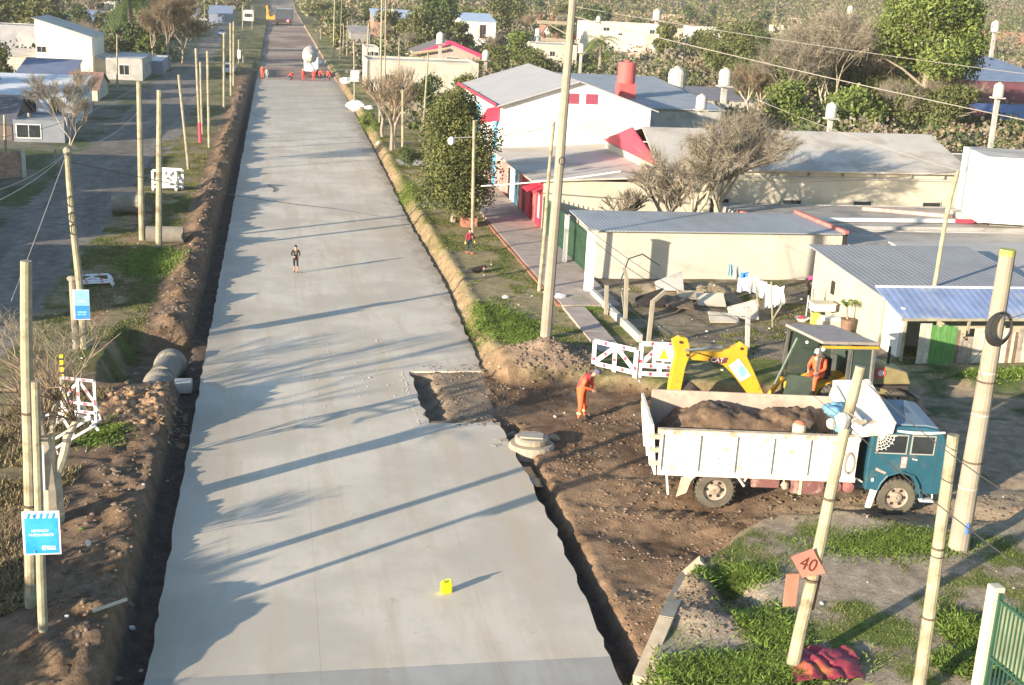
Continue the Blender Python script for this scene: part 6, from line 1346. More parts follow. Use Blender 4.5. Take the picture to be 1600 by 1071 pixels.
person(q, .85, 1.16, BEND, (ORG2, ORG, ORG, ORG), 'worker in orange overalls bending forward on the mud beside the dump truck', hair=mat('greyblue_cap', (.10,.10,.14), .8, .1, 4), fingers=True, bulk=1.45,
    extras=[tape, lambda r, J: part(r, 'reflective_stripe', REFL, lambda m: m.bar((.03,-.10,.93),(.06,-.10,.45),.05,.03))])
q = PG(733,397)
person(q, .5, .78, dict(WALK, elL=(.30,0,1.17), wrL=(.36,-.05,.95), elR=(-.30,0,1.17), wrR=(-.36,-.05,.95)), (CRIM, NAVY, NAVY, CRIM), 'child in crimson jacket and grey trousers walking on the right grass verge', fingers=True,
    extras=[lambda r, J: part(r, 'yellow_bag', mat('yellow_bag', (.60,.60,.15), .7, .1, 4), lambda m: (m.blob((.38,-.06,.80), (.07,.06,.1), 8, 6, .1), m.blob((-.38,-.06,.80), (.07,.06,.1), 8, 6, .1))), lambda r, J: part(r, 'orange_shoes', ORG, lambda m: (m.blob((.09,-.18,.07),(.06,.13,.05),8,5,0), m.blob((-.09,.12,.10),(.06,.13,.05),8,5,0)))])
SIT = dict(pel=(0,0,.0+.62), wst=(0,0,.78), chs=(0,-.04,.98), nek=(0,-.08,1.16), hd0=(0,-.11,1.26), hd1=(0,-.14,1.38), shL=(.2,-.03,1.10), elL=(.27,-.12,.86), wrL=(.16,-.34,.80), shR=(-.2,-.03,1.10), elR=(-.27,-.12,.86), wrR=(-.16,-.34,.80), hpL=(.1,-.03,.60), knL=(.13,-.42,.62), anL=(.13,-.42,.2), toL=(.13,-.56,.16), hpR=(-.1,-.03,.60), knR=(-.13,-.42,.62), anR=(-.13,-.42,.2), toR=(-.13,-.56,.16))
person(EO+Vector((-.55,-.62,.72)), -.9, 1.16, SIT, (ORG, ORG, ORG, ORG), 'machine operator in orange jacket and white helmet sitting in the backhoe cab', hair=WHITE, fingers=True, bulk=1.35)
CRO = dict(pel=(0,.25,.50), wst=(0,.18,.66), chs=(0,-.02,.82), nek=(0,-.16,.94), hd0=(0,-.22,1.0), hd1=(0,-.28,1.08), shL=(.19,-.05,.90), elL=(.24,-.15,.64), wrL=(.16,-.32,.42), shR=(-.19,-.05,.90), elR=(-.24,-.15,.64), wrR=(-.16,-.32,.42), hpL=(.1,.22,.48), knL=(.16,-.18,.52), anL=(.15,.02,.09), toL=(.15,-.14,.04), hpR=(-.1,.22,.48), knR=(-.16,-.18,.52), anR=(-.15,.02,.09), toR=(-.15,-.14,.04))
BD2 = dict(pel=(0,.15,.95), wst=(0,.05,1.05), chs=(0,-.20,1.10), nek=(0,-.38,1.10), hd0=(0,-.47,1.07), hd1=(0,-.56,1.04), shL=(.19,-.22,1.10), elL=(.23,-.30,.85), wrL=(.15,-.40,.62), shR=(-.19,-.22,1.10), elR=(-.23,-.30,.85), wrR=(-.15,-.40,.62), hpL=(.11,.14,.9), hpR=(-.11,.14,.9))
G_ = 'paving crew at the end of the concrete'
for px, py, rz, s_, ps, mt, lb in ((410,123,.2,1.1,{},(ORG,ORG,ORG,ORG),'worker in orange standing at the far left edge of the new concrete'),(417,125,.1,.95,WALK,(GREYC,GREYC,GREYC,GREYC),'man in grey beside the far left orange worker'),(455,126,1.2,1.15,CRO,(ORG2,NAVY,NAVY,ORG2),'worker in faded red crouching alone on the wet concrete'),
    (474,127,.3,1.0,{},(ORG2,ORG2,ORG2,ORG2),'worker in red standing left behind the mixer truck'),(490,128,-.3,1.0,WALK,(ORG2,ORG2,ORG2,ORG2),'worker in red standing right behind the mixer truck'),(500,124,1.3,1.1,BD2,(ORG,ORG2,NAVY,ORG),'worker in orange bending right of the mixer truck'),(515,125,-1.2,1.1,BD2,(ORG,ORG2,NAVY,ORG),'rightmost orange worker bending by the grass')):
    q = P(px, py, 0.0); q.z = 0 if q.y < 184.3 else max(G(q.x,q.y), -.05); person(q, rz, s_, ps, mt, lb, group=G_, hair='hair', bulk=1.35)
q = PG(1262,466); person(q, 1.2, .95, BD2, (PINK, BLK, BLK, BLK), 'person in dark clothes and pink top bending at the corner of the cream house', bulk=1.2)
# lying dog
q = PG(746,426); dg = thing('dog', q, 'black and tan dog lying on the worn grass of the right verge', 'dog', rotz=.2)
mbv = [(-.42,0,.12),(-.2,0,.16),(.05,0,.17),(.25,0,.2),(.36,-.02,.28),(.5,-.03,.27),(-.6,.05,.06),(.2,-.12,.08),(.4,-.2,.05),(.2,.12,.08),(.42,.16,.05),(-.35,-.14,.07),(-.15,-.24,.05),(-.35,.12,.07),(-.15,.2,.05)]
me = bpy.data.meshes.new('b'); me.from_pydata(mbv, [(0,1),(1,2),(2,3),(3,4),(4,5),(0,6),(3,7),(7,8),(3,9),(9,10),(0,11),(11,12),(0,13),(13,14)], []); ob = bpy.data.objects.new('b', me); COL.objects.link(ob); ob.modifiers.new('s','SKIN')
for v, r_ in zip(me.skin_vertices[0].data, (.12,.13,.14,.10,.085,.04,.02,.05,.03,.05,.03,.06,.03,.06,.03)): v.radius = (r_, r_); v.use_root = False
me.skin_vertices[0].data[2].use_root = True; ob.modifiers.new('u','SUBSURF').levels = 1; bpy.context.view_layer.update(); m2 = bpy.data.meshes.new_from_object(ob.evaluated_get(bpy.context.evaluated_depsgraph_get())); bpy.data.objects.remove(ob); m2.materials.clear()
link('body', m2, BLK, dg, True); part(dg, 'chest_patch', mat('tan_fur', (.50,.25,.17), .9, .2, 5), lambda m: m.blob((.30,-.06,.20), (.10,.09,.10), 8, 6, .1)); part(dg, 'ears', BLK, lambda m: (m.prism([(.34,.34),(.40,.34),(.37,.42)], .03, .05, 'xz'), m.prism([(.34,.34),(.40,.34),(.37,.42)], -.09, -.07, 'xz')))
# ============================================================ BARRIERS
REDS = mat('signal_red', (.70,.05,.10), .5, .08, 2)
def barrier(loc, rz, W_, H_, label, rx=0, ry=0, sign=False, group='white and red lattice barriers', leg=.18, reds=True, bw=.17):
    o = thing('barrier', loc, label, 'barrier', group); o.rotation_euler = (rx, ry, rz)
    bars = [((0,0,0-leg),(0,0,H_)),((W_,0,0-leg),(W_,0,H_)),((W_/2,0,.10),(W_/2,0,H_)),((0,0,H_),(W_,0,H_)),((0,0,H_*.30),(W_,0,H_*.30)),((0,0,.05),(W_,0,.05)),((0.05,0,H_*.34),(W_/2,0,H_*.95)),((W_/2,0,H_*.95),(W_-.05,0,H_*.34))]
    for a, b in bars:
        nm = 'post' if a[0] == b[0] else ('rail' if a[2] == b[2] else 'brace')
        vv = Vector(b)-Vector(a); off = Vector((0,.05 if nm == 'brace' else (0 if nm == 'post' else -.04),0)); k_ = part(o, nm, WHITEP, lambda m: m.bar(Vector(a)+off, Vector(b)+off, .035, bw, up=(0,0,1)) if nm != 'post' else m.bar(Vector(a)+off, Vector(b)+off, bw, .035, up=(0,1,0)))
        for t in (((.28,.72) if nm == 'rail' else (.5,)) if reds else ()):
            c = Vector(a).lerp(Vector(b), t)+off; d = vv.normalized()*.06
            part(k_, 'red_band', REDS, lambda m: m.bar(c-d, c+d, .041, bw*.8, up=(0,0,1)) if nm != 'post' else m.bar(c-d, c+d, bw*.8, .041, up=(0,1,0)))
    for x_ in (0, W_): part(o, 'foot', WHITEP, lambda m: (m.bar((x_,-.3,-leg),(x_,.3,-leg),.06,.05), m.bar((x_,.28,-leg),(x_,.03,.35),.04,.04)))
    if sign:
        s_ = part(o, 'sign_plate', WHITEP, lambda m: m.box((W_*.30,-.085,H_*.33),(W_*.86,-.062,H_*.99)))
        part(s_, 'warning_triangle', mat('sign_yellow', (.75,.75,.03), .5, .05, 2), lambda m: m.prism([(W_*.45,H_*.55),(W_*.70,H_*.55),(W_*.575,H_*.9)], -.095, -.0855, 'xz'))
        part(s_, 'dark_print', mat('print_dark', (.08,.08,.08), .6, .1, 2), lambda m: (m.box((W_*.38,-.09,H_*.42),(W_*.54,-.0855,H_*.49)), m.box((W_*.6,-.09,H_*.40),(W_*.78,-.0855,H_*.47))))
    return o
a = PG(926,590); b = PG(996,592); a2 = onY(926,537,a.y)
d = b-a; barrier(a+Vector((0,0,.22)), math.atan2(d.y, d.x), 1.78, 1.22, 'large white barrier with red marks standing left by the clay bank corner')
a = PG(998,594); b = PG(1052,608); d = b-a; barrier(a+Vector((0,0,.22)), math.atan2(d.y, d.x), 1.45, 1.2, 'white barrier carrying a yellow warning triangle beside the digging arm', sign=True)
a = PG(239,299); barrier(a+Vector((0,0,.25)), .1, 1.45, 1.1, 'white lattice barrier standing on the far left verge behind the two poles', reds=False); barrier(a+Vector((.55,.9,.25)), -.2, 1.3, 1.1, 'second faded barrier just behind the one on the far left verge', reds=False)
a = PG(126,447); barrier(a+Vector((-.1,-.3,.12)), .25, 1.5, 1.1, 'white barrier lying flat on the grass beside the leaning left pole', rx=-1.45)
YB = 34.6; a = onY(98,642,YB)
barrier(a, -.35, .98, .98, 'upright white and red barrier hung in the branches of the cut tree', leg=.25, bw=.075)
barrier(onY(86,704,YB-.15), .35, 1.25, .95, 'toppled grey-white barrier resting on the limbs of the cut tree below the upright one', rx=-.35, ry=-.45, leg=.1, bw=.075, reds=False)
bp_ = onY(98,600,YB+.2); pt = thing('marker_post', bp_, 'yellow and black striped marker post standing above the upright barrier', 'post')
part(pt, 'post', mat('marker_yellow', (.72,.50,.03), .6, .1, 3), lambda m: m.bar((0,0,-1.0),(0,0,.85),.10,.1))
for k in range(4): part(pt, 'black_stripe', CHAS, lambda m: m.bar((0,0,.1+k*.2),(0,0,.16+k*.2),.125,.105))
# ============================================================ SIGNS
SBLUE = mat('sign_blue', (.02,.27,.72), .5, .08, 1.5, col2=(.05,.36,.80), mix=.55, mscale=1)
Ys = L5.location.y-.14; c1, c2 = onY(33,800,Ys), onY(96,866,Ys); sw, sh = c2.x-c1.x, c1.z-c2.z
sg = thing('street_sign', (c1.x, Ys, c2.z), 'bright blue notice board with white awning pattern fixed to the left foreground poles', 'sign')
part(sg, 'board', WHITEP, lambda m: m.box((0,0,0),(sw,.02,sh)))
part(sg, 'blue_field', SBLUE, lambda m: m.box((sw*.06,-.006,sh*.03),(sw*.95,-.002,sh*.84)))
for k in range(5): part(sg, 'awning_tooth', SBLUE, lambda m: m.prism([(sw*(.13+k*.165),sh*.842),(sw*(.20+k*.165),sh*.842),(sw*(.24+k*.165),sh*.955),(sw*(.17+k*.165),sh*.955)], -.006, -.002, 'xz'))

GRN = random.Random(4)
def glyphs(x0, x1, z0, z1, n_):     # lettering too worn and small in the photograph to read: strokes only
    def fn(m):
        cw = (x1-x0)/n_; t = (z1-z0)*.2
        for k in range(n_):
            a, b_, c_ = x0+k*cw, x0+(k+.78)*cw, GRN.randint(0, 4)
            m.box((a,-.010,z0),(a+t,-.0065,z1))
            if c_ in (0,2,3): m.box((a+t,-.010,z1-t),(b_,-.0065,z1))
            if c_ in (1,2): m.box((b_-t,-.010,z0),(b_,-.0065,z1-t))
            if c_ in (0,1,4): m.box((a+t,-.010,z0),(b_-t,-.0065,z0+t))
            if c_ in (3,4): m.box((a+t,-.010,(z0+z1)/2-t/2),(b_,-.0065,(z0+z1)/2+t/2))
    part(sg, 'lettering', WHITEP, fn)
glyphs(sw*.24, sw*.72, sh*.53, sh*.585, 9); glyphs(sw*.17, sw*.83, sh*.435, sh*.49, 12); glyphs(sw*.50, sw*.88, sh*.11, sh*.17, 6)
part(sg, 'emblem', WHITEP, lambda m: m.prism([(sw*.47,sh*.15),(sw*.52,sh*.21),(sw*.86,sh*.195),(sw*.86,sh*.18),(sw*.53,sh*.18)], -.010, -.0065, 'xz'))
part(sg, 'bolt', IRON, lambda m: (m.lathe([(.02,0),(.02,-.015)], c=(sw*.3,-.008,sh*.9), n=8, axis='y'), m.lathe([(.02,0),(.02,-.015)], c=(sw*.3,-.008,sh*.08), n=8, axis='y')))
Ys = L3.location.y-.25; c1, c2 = onY(113,453,Ys), onY(141,500,Ys); sw, sh = c2.x-c1.x, c1.z-c2.z
sg = thing('street_sign', (c1.x, Ys, c2.z), 'small two-tone blue notice board on the leaning left pole', 'sign')
part(sg, 'board', WHITEP, lambda m: m.box((0,0,0),(sw,.02,sh))); part(sg, 'upper_field', mat('sign_light_blue', (.22,.50,.80), .5, .05, 2), lambda m: m.box((sw*.1,-.005,sh*.48),(sw*.98,-.002,sh*.99))); part(sg, 'lower_field', mat('sign_mid_blue', (.04,.22,.62), .5, .05, 2), lambda m: m.box((sw*.1,-.005,sh*.02),(sw*.98,-.002,sh*.477)))
text_part('ESCUELA', sh*.075, MATS['sign_light_blue'], sg, frontM(sw*.54,-.008,sh*.24)) if False else part(sg, 'text_lines', MATS['sign_light_blue'], lambda m: (m.box((sw*.24,-.008,sh*.24),(sw*.80,-.0055,sh*.28)), m.box((sw*.24,-.008,sh*.16),(sw*.45,-.0055,sh*.20)), m.box((sw*.52,-.008,sh*.16),(sw*.78,-.0055,sh*.20))))
part(sg, 'pale_line', WHITEP, lambda m: m.box((sw*.35,-.008,sh*.60),(sw*.75,-.0055,sh*.63))); part(sg, 'emblem', MATS['sign_mid_blue'], lambda m: m.prism([(sw*.47,sh*.8),(sw*.55,sh*.8),(sw*.51,sh*.87)], -.008, -.0055, 'xz'))
# diamond 40 sign
Ys = POLE40.location.y-.17; c = onY(1263,882,Ys); 
sg = thing('speed_sign', c, 'pink-orange diamond road sign reading 40 on the weathered wooden pole', 'sign')
cor = [onY(*p,Ys)-c for p in ((1236,871),(1270,858),(1290,896),(1254,903))]
part(sg, 'plate', mat('salmon_orange', (.70,.19,.15), .5, .06, 2, col2=(.74,.27,.13), mix=.58, mscale=2), lambda m: m.prism([(v.x,v.z) for v in cor], -.0, .02, 'xz'))
text_part('40', .40, mat('sign_brown_black', (.09,.04,.03), .6, .1, 2), sg, frontM(0,-.006,-.01,-.30)); 
o = thing('meter_box', onY(1267,925,POLE40.location.y-.05), 'narrow black box strapped right of the pole under the diamond sign', 'box'); part(o, 'case', mat('black_case', (.035,.015,.015), .6, .1, 2), lambda m: m.bar((.02,0,-.40),(.10,0,.38),.16,.10), bevel=.02)
o = thing('brown_plate', onY(1238,922,POLE40.location.y-.05), 'faded brown plate left of the pole under the diamond sign', 'plate'); part(o, 'plate', mat('faded_brown_plate', (.42,.19,.13), .8, .15, 2), lambda m: m.box((-.16,0,-.38),(.12,.03,.36)))
for px0, px1, py0, py1, b, lb in ((548,561,110,128,(554,157),'white plate on the pole right of the paving crew'),(371,376,78,92,(373,112),'white plate on the far left pole')):
    Y = PG(*b).y-.2; c1, c2 = onY(px0,py0,Y), onY(px1,py1,Y); o = thing('sign_board', (c1.x,Y,c2.z), lb, 'sign'); part(o, 'board', WHITE, lambda m: m.box((0,0,0),(c2.x-c1.x,.05,c1.z-c2.z)), bevel=.15)
# ============================================================ PIPES, MANHOLE, SMALL THINGS
def pipe(loc, L_, r_, label, rz=0, m_=None, bell=True, ry=0):
    o = thing('concrete_pipe', loc, label, 'pipe', 'concrete drain pipes', rotz=rz); e = r_*.82
    part(o, 'pipe_shell', m_ or mat('pipe_concrete', (.22,.20,.165), .9, .12, 2, .3, 12), lambda m: m.lathe([(e,0),(r_,0),(r_,L_*.72),(r_*(1.16 if bell else 1),L_*.80),(r_*(1.18 if bell else 1),L_),(r_*.92,L_),(e,L_*.85),(e,0)], c=(0,0,r_*1.05), n=28, axis='x', cap=False))
    part(o, 'dark_inside', DARK, lambda m: m.lathe([(e*.99,L_*.45),(.01,L_*.46)], c=(0,0,r_*1.05), n=24, axis='x', cap=False)); return o
q = PG(176,334); pipe(q, 1.85, .60, 'flared concrete pipe lying alone on the dirt street beside the red-footed pole', .02)
q = PG(229,380); pipe(q, 1.9, .44, 'concrete pipe section lying in the grass behind the two straight poles', 0, None, bell=False)
q = P(242,622,-.7); pipe(Vector((-4.25,42.6,-.80)), 1.8, .50, 'nearer concrete pipe laid in the dug hole left of the road', 1.5)
pipe(Vector((-4.1,44.6,-.70)), 2.0, .50, 'farther concrete pipe laid in the dug hole left of the road', 1.47)
o = thing('concrete_block', (-3.25,43.6,-.3), 'small grey concrete block at the rim of the dug hole', 'block'); part(o, 'block', GREYR, lambda m: m.box((-.3,-.3,0),(.3,.3,.4)), bevel=.03)
q = PG(830,702); o = thing('manhole', q, 'round broken concrete manhole collar in the mud beside the slab edge', 'manhole'); CM = mat('raw_concrete', (.33,.28,.215), .9, .15, 3, .5, 10)
part(o, 'lower_ring', CM, lambda m: m.lathe([(.30,.0),(.72,-.2),(.74,.14),(.68,.22),(.50,.24)], n=22)); part(o, 'upper_ring', CM, lambda m: m.lathe([(.46,.241),(.54,.26),(.55,.40),(.48,.44),(.05,.43)], n=20)); part(o, 'lid', mat('pale_lid', (.38,.335,.27), .9, .1, 3), lambda m: m.slabq([(-.42,-.18,.50),(.30,-.3,.47),(.42,.2,.46),(-.30,.26,.48)], .06))
for k, (px, py, w_) in enumerate(((782,697,.55),(800,684,.4),(865,688,.35),(775,706,.4))):
    q = PG(px, py); o = thing('concrete_chunk', q, ('pale broken concrete lump beside the manhole collar, leftmost','broken concrete lump touching the manhole collar','small concrete lump right of the manhole collar','flat concrete shard at the slab edge by the manhole')[k], 'concrete chunk'); part(o, 'lump', CM, lambda m: m.blob((0,0,.08), (w_*.6,w_*.4,.14), 7, 5, .3, k))
# water in the trench
WAT = mat('muddy_water', (.06,.05,.045), .08, .1, 1, spec=.6)
mb = MB(); mb.prism([(7.36,35.6),(7.62,34.0),(7.95,33.9),(7.9,35.2),(7.7,37.3),(7.45,37.4)], -.30, -.26, 'xy'); o = mb.build('puddle', WAT); o['kind'] = 'structure'
mb = MB(); mb.prism([(5.9,40.2),(6.9,39.9),(7.1,41.6),(6.5,42.3),(6.0,41.5)], -.14, -.085, 'xy'); o = mb.build('puddle', WAT); o['kind'] = 'structure'
# yellow jug on the road
q = P(697,926,0); o = thing('jerry_can', q, 'small bright yellow jerry can standing on the concrete road', 'jerry can', rotz=.3)
YJ = mat('jug_yellow', (.80,.74,.02), .45, .05, 2); part(o, 'can', YJ, lambda m: m.box((-.13,-.09,0),(.13,.09,.27)), bevel=.035); part(o, 'neck', YJ, lambda m: m.lathe([(.035,.27),(.035,.33),(.01,.34)], c=(-.08,0,0), n=12)); part(o, 'handle', YJ, lambda m: m.tube([(-.03,0,.27),(-.02,0,.34),(.09,0,.34),(.11,0,.27)], .018, 6))
# pink tarp, corner
q = PG(1280,1040); o = thing('plastic_tarp', q, 'crumpled crimson plastic tarp lying by the wooden pole in the corner grass', 'tarp'); xs3 = np.linspace(-.75,.85,34); X3, Y3 = np.meshgrid(xs3, np.linspace(-.75,.5,28)); Z3 = .06+.11*np.abs(np.sin(X3*5+Y3*3+fbm(X3,Y3,2,4)*5))*np.exp(-(X3**2+Y3**2))+fbm(X3,Y3,3,7)*.16*np.exp(-(X3**2+Y3**2)*1.2)
X3 = X3+.25*Y3+(fbm(X3,Y3,2,3)-.5)*.3; i3 = np.arange(X3.size).reshape(X3.shape); sht = npmesh('sheet', np.stack([X3.ravel(),Y3.ravel(),Z3.ravel()],1), np.stack([i3[:-1,:-1].ravel(),i3[:-1,1:].ravel(),i3[1:,1:].ravel(),i3[1:,:-1].ravel()],1), mat('crimson_plastic', (.26,.035,.06), .6, .2, 3, col2=(.38,.13,.05), mix=.55, mscale=1.5), o, smooth=True)
# kerb strip between mud and corner
mb = MB(); pts = [PG(1000,1068), PG(1040,975), PG(1072,905), PG(1100,880)]
for i in range(3): mb.bar(pts[i]+Vector((0,0,.02)), pts[i+1]+Vector((0,0,.02)), .32, .3)
o = mb.build('kerb', mat('buff_kerb', (.44,.36,.26), .9, .15, 2, .4, 12)); o['kind'] = 'structure'
# green gate at the right bottom
gp = P(1527,1095,.3); gt = thing('green_gate', gp, 'green iron gate hung on a tall white pillar at the lower right corner', 'gate')
topz = onY(1560,915,gp.y).z-gp.z; tb = onY(1600,962,1) ; g2 = P(1600,960,gp.z+topz-.15)-gp; g2.z = 0; gd = g2.normalized(); Lg = 3.2
part(gt, 'pillar', CREAM, lambda m: m.box((-.13,-.13,-.3),(.13,.13,topz)), bevel=.03)
part(gt, 'frame', GREENP, lambda m: (m.bar(gd*.15+Vector((0,0,topz-.25)), gd*Lg+Vector((0,0,topz-.25)), .05,.05), m.bar(gd*.15+Vector((0,0,topz*.42)), gd*Lg+Vector((0,0,topz*.42)), .05,.05), m.bar(gd*.15+Vector((0,0,.1)), gd*Lg+Vector((0,0,.1)), .05,.05), m.bar(gd*.16+Vector((0,0,0)), gd*.16+Vector((0,0,topz-.1)), .06,.06)))
k = .28
while k < Lg:
    part(gt, 'bar', GREENP, lambda m: m.bar(gd*k+Vector((0,0,.05)), gd*k+Vector((0,0,topz-.10)), .022, .022)); k += .125
nrm = Vector((-gd.y, gd.x, 0)); part(gt, 'sheet_panel', mat('gate_sheet', (.17,.20,.13), .7, .2, 2), lambda m: m.slabq([gd*.2+Vector((0,0,topz*.44))+nrm*.03, gd*Lg+Vector((0,0,topz*.44))+nrm*.03, gd*Lg+Vector((0,0,topz-.27))+nrm*.03, gd*.2+Vector((0,0,topz-.27))+nrm*.03], .01))
# green fence and posts of the yard beside the pavement
gf_ = thing('green_fence', (15.25, 59.0, .45), 'dark green iron bar fence along the pavement behind the tall concrete pole', 'fence')
for k in range(58): part(gf_, 'bar', GREENP, lambda m: m.bar((0,k*.2,0),(0,k*.2,2.15),.03,.03))
part(gf_, 'rail', GREENP, lambda m: m.bar((0,0,1.95),(0,11.5,1.95),.04,.05)); part(gf_, 'rail', GREENP, lambda m: m.bar((0,0,.2),(0,11.5,.2),.04,.05))
part(gf_, 'back_sheet', mat('fence_green_sheet', (.06,.085,.055), .7, .25, 1.2), lambda m: m.box((.05,0,.2),(.07,11.5,1.9)))
for b, t, lb, r_ in (((919,457),(925,362),'white gate pillar at the near end of the green fence',.19),((882,412),(887,338),'white post in the middle of the green fence',.10)):
    bb = PG(*b); tt = onY(*t, bb.y); o = thing('gate_pillar', bb, lb, 'pillar'); part(o, 'pillar', WHITE, lambda m: m.box((-r_,-r_,-.2),(r_,r_,tt.z-bb.z)), bevel=.02)
    part(o, 'cap', CREAM, lambda m: m.box((-r_*1.15,-r_*1.15,tt.z-bb.z),(r_*1.15,r_*1.15,tt.z-bb.z+.08)))
YF = []
for b, t, lean, lb in (((1012,542),(1020,470),(1.0,.2),'concrete fence post with bent tip nearest the barriers'),((977,510),(979,432),(-.25,0),'second concrete yard post from the barriers'),((947,492),(948,446),(0,0),'short concrete yard post near the gate pillar'),((1168,548),(1169,480),(0,0),'concrete yard post in front of the laundry')):
    bb = PG(*b); tt = onY(*t, bb.y); h = tt.z-bb.z; o = thing('fence_post', bb, lb, 'fence post'); part(o, 'post', GREYR if 'laundry' in lb else CONP, lambda m: m.bar((0,0,-.2),(tt.x-bb.x,0,h),.15,.15)); YF.append(bb)
    if lean[0]: part(o, 'bent_tip', CONP, lambda m: m.bar((tt.x-bb.x,0,h-.05),(tt.x-bb.x+lean[0]*.5,lean[1]*.5,h+.35),.13,.13))
fw_ = thing('wire_fence', YF[0], 'sagging wire strands between the concrete yard posts', 'fence')
for z_ in (.4,.9,1.4): part(fw_, 'strand', WIRE, lambda m: m.tube([YF[0]+Vector((0,0,z_))-YF[0], YF[1]+Vector((0,0,z_-.04))-YF[0], YF[2]+Vector((0,0,z_*.7))-YF[0]], .01, 4)); part(fw_, 'strand', WIRE, lambda m: m.tube([Vector((0,0,z_)), YF[3]-YF[0]+Vector((0,0,z_))], .01, 4))
mb = MB(); A0, A1 = PG(925,462), PG(1000,535); mb.bar(A0+Vector((0,0,.1)), A1+Vector((0,0,.1)), .18, .45); o = mb.build('low_wall', GREYR); tag(o, 'low grey footing wall along the wire fence of the yard', 'wall')
# hoop
q = PG(977,510); o = thing('bent_hose', q, 'dark bent hose arching from the yard post to the shed wall', 'hose'); part(o, 'hose', mat('dull_cable'), lambda m: m.tube([(-.2,.1,1.2),(-.35,.3,2.2),(.0,.6,2.9),(.8,1.0,2.9),(1.8,1.6,2.3)], .03, 6)) if 'dull_cable' not in MATS else part(o, 'hose', MATS['dull_cable'], lambda m: m.tube([(-.1,0,.6),(-.3,.2,1.9),(.1,.6,2.8),(1.0,1.6,2.8),(2.4,3.4,1.9)], .03, 6))
# rubble boards in the yard
RB = random.Random(8)
for k, (px, py, lb) in enumerate(((1045,455,'tilted grey board against the shed wall behind the debris'),(1080,470,'brown sheet lying over the debris heap by the shed'),(1060,485,'broken tan board on the yard debris'),(1110,480,'pale plank leaning on the debris heap'),(1015,480,'dark sheet leaning at the shed wall'),(1130,505,'flat pale plank on the ground of the yard'),(1160,500,'low pale stone row left of the laundry'))):
    q = PG(px, py); o = thing('scrap_board', q, lb, 'board'); m_ = (GREYR, BEDT, CLOD, CREAM, DARK, CREAM, STONE)[k]
    part(o, 'board', m_, lambda m: m.slabq([(-.7,-.3,.1+.2*RB.random()),(.6,-.4,.15),(.7,.4,.6*RB.random()+.3),(-.6,.4,.5*RB.random()+.3)], .06))
# laundry
la, lb_ = onY(1143,430,53.2), onY(1226,452,52.2)
ll = thing('clothes_line', la, 'thin clothes line on slanted poles in the yard', 'clothes line'); part(ll, 'line', WIREL, lambda m: m.tube([(0,0,0), (lb_-la)*.5-Vector((0,0,.12)), lb_-la], .012, 4))
for px, py, px2, py2 in ((1187,502,1180,438),(1207,512,1205,440),(1205,503,1224,472),(1192,492,1200,478)):
    b = PG(px, py); t = onY(px2, py2, b.y); part(ll, 'prop', WOODP, lambda m: m.bar(b-la, t-la, .05, .05))
items = [((1140,413),(1144,432),'faded_blue_cloth','dark blue towel at the left end of the clothes line'),((1147,416),(1156,436),'grey_cloth','grey garment second on the clothes line'),((1158,426),(1169,436),'laundry_blue','bright blue cloth on the clothes line'),((1154,434),(1172,456),'laundry_white','white and pink garment hanging left on the clothes line'),((1173,432),(1184,458),'laundry_pale','pale grey shirt in the middle of the clothes line'),((1184,440),(1197,466),'laundry_white','white garment right of the middle of the clothes line'),((1197,446),(1212,482),'laundry_white','long white trousers hanging near the slanted props'),((1211,448),(1224,478),'laundry_bluewhite','white shirt with dark marks at the right end of the line')]
mat('laundry_blue', (.05,.20,.65), .8, .1, 3); mat('laundry_white', (.80,.80,.82), .8, .05, 3, col2=(.66,.66,.74), mix=.6, mscale=3); mat('laundry_pale', (.62,.60,.58), .8, .1, 3); mat('laundry_bluewhite', (.74,.79,.84), .8, .08, 3)
for k, (c1, c2, mm_, lb) in enumerate(items):
    Y = 53.2-k*.12; a = onY(*c1, Y); b = onY(*c2, Y); wv, hv = b.x-a.x, a.z-b.z; o = thing('laundry', (a.x, Y, b.z), lb, 'laundry', 'laundry on the clothes line')
    gx, gz = np.meshgrid(np.linspace(0,1,9), np.linspace(0,1,9)); yy = .06*np.sin(gx*9+k)*(1.2-gz)+.02; xx = gx*wv*(1+.12*np.sin(gz*5+k)); zz = gz*hv+.03*np.sin(gx*7+k); i4 = np.arange(81).reshape(9,9)
    o2 = npmesh('cloth', np.stack([xx.ravel(), yy.ravel(), zz.ravel()],1), np.stack([i4[:-1,:-1].ravel(),i4[:-1,1:].ravel(),i4[1:,1:].ravel(),i4[1:,:-1].ravel()],1), MATS[mm_], o, smooth=True)
# yard clutter near the small house
def clutter(px, py, label, cat, name, parts_):
    q = PG(px, py); o = thing(name, q, label, cat)
    for nm, m_, fn in parts_: part(o, nm, m_, fn)
    return o
clutter(1282,503,'white enamel washtub standing on a yellow crate beside the cream house','washtub','washtub',[('tub', WHITE, lambda m: m.box((-.5,-.3,.55),(.5,.3,.85))),('rim', CREAM, lambda m: m.box((-.54,-.34,.86),(.54,.34,.9)))])
clutter(1273,507,'yellow plastic crate beneath the white washtub','crate','crate',[('crate', mat('crate_yellow', (.65,.60,.10), .7, .1, 2), lambda m: m.box((-.16,-.16,0),(.16,.16,.5)))])
clutter(1253,502,'red and white basin on the yard soil','basin','basin',[('basin', WHITE, lambda m: m.lathe([(.2,0),(.34,.14),(.36,.16),(.3,.14),(.05,.04)], n=16)),('lid', REDP, lambda m: m.blob((-.05,0,.18), (.18,.14,.06), 8, 5, .1))])
clutter(1300,512,'low white bench of stacked slabs beside the potted plant','bench','slab_bench',[('slab', CREAM, lambda m: m.box((-.6,-.3,0),(.7,.3,.35))),('upper_slab', WHITE, lambda m: m.box((-.5,-.3,.353),(.65,.25,.5)))])
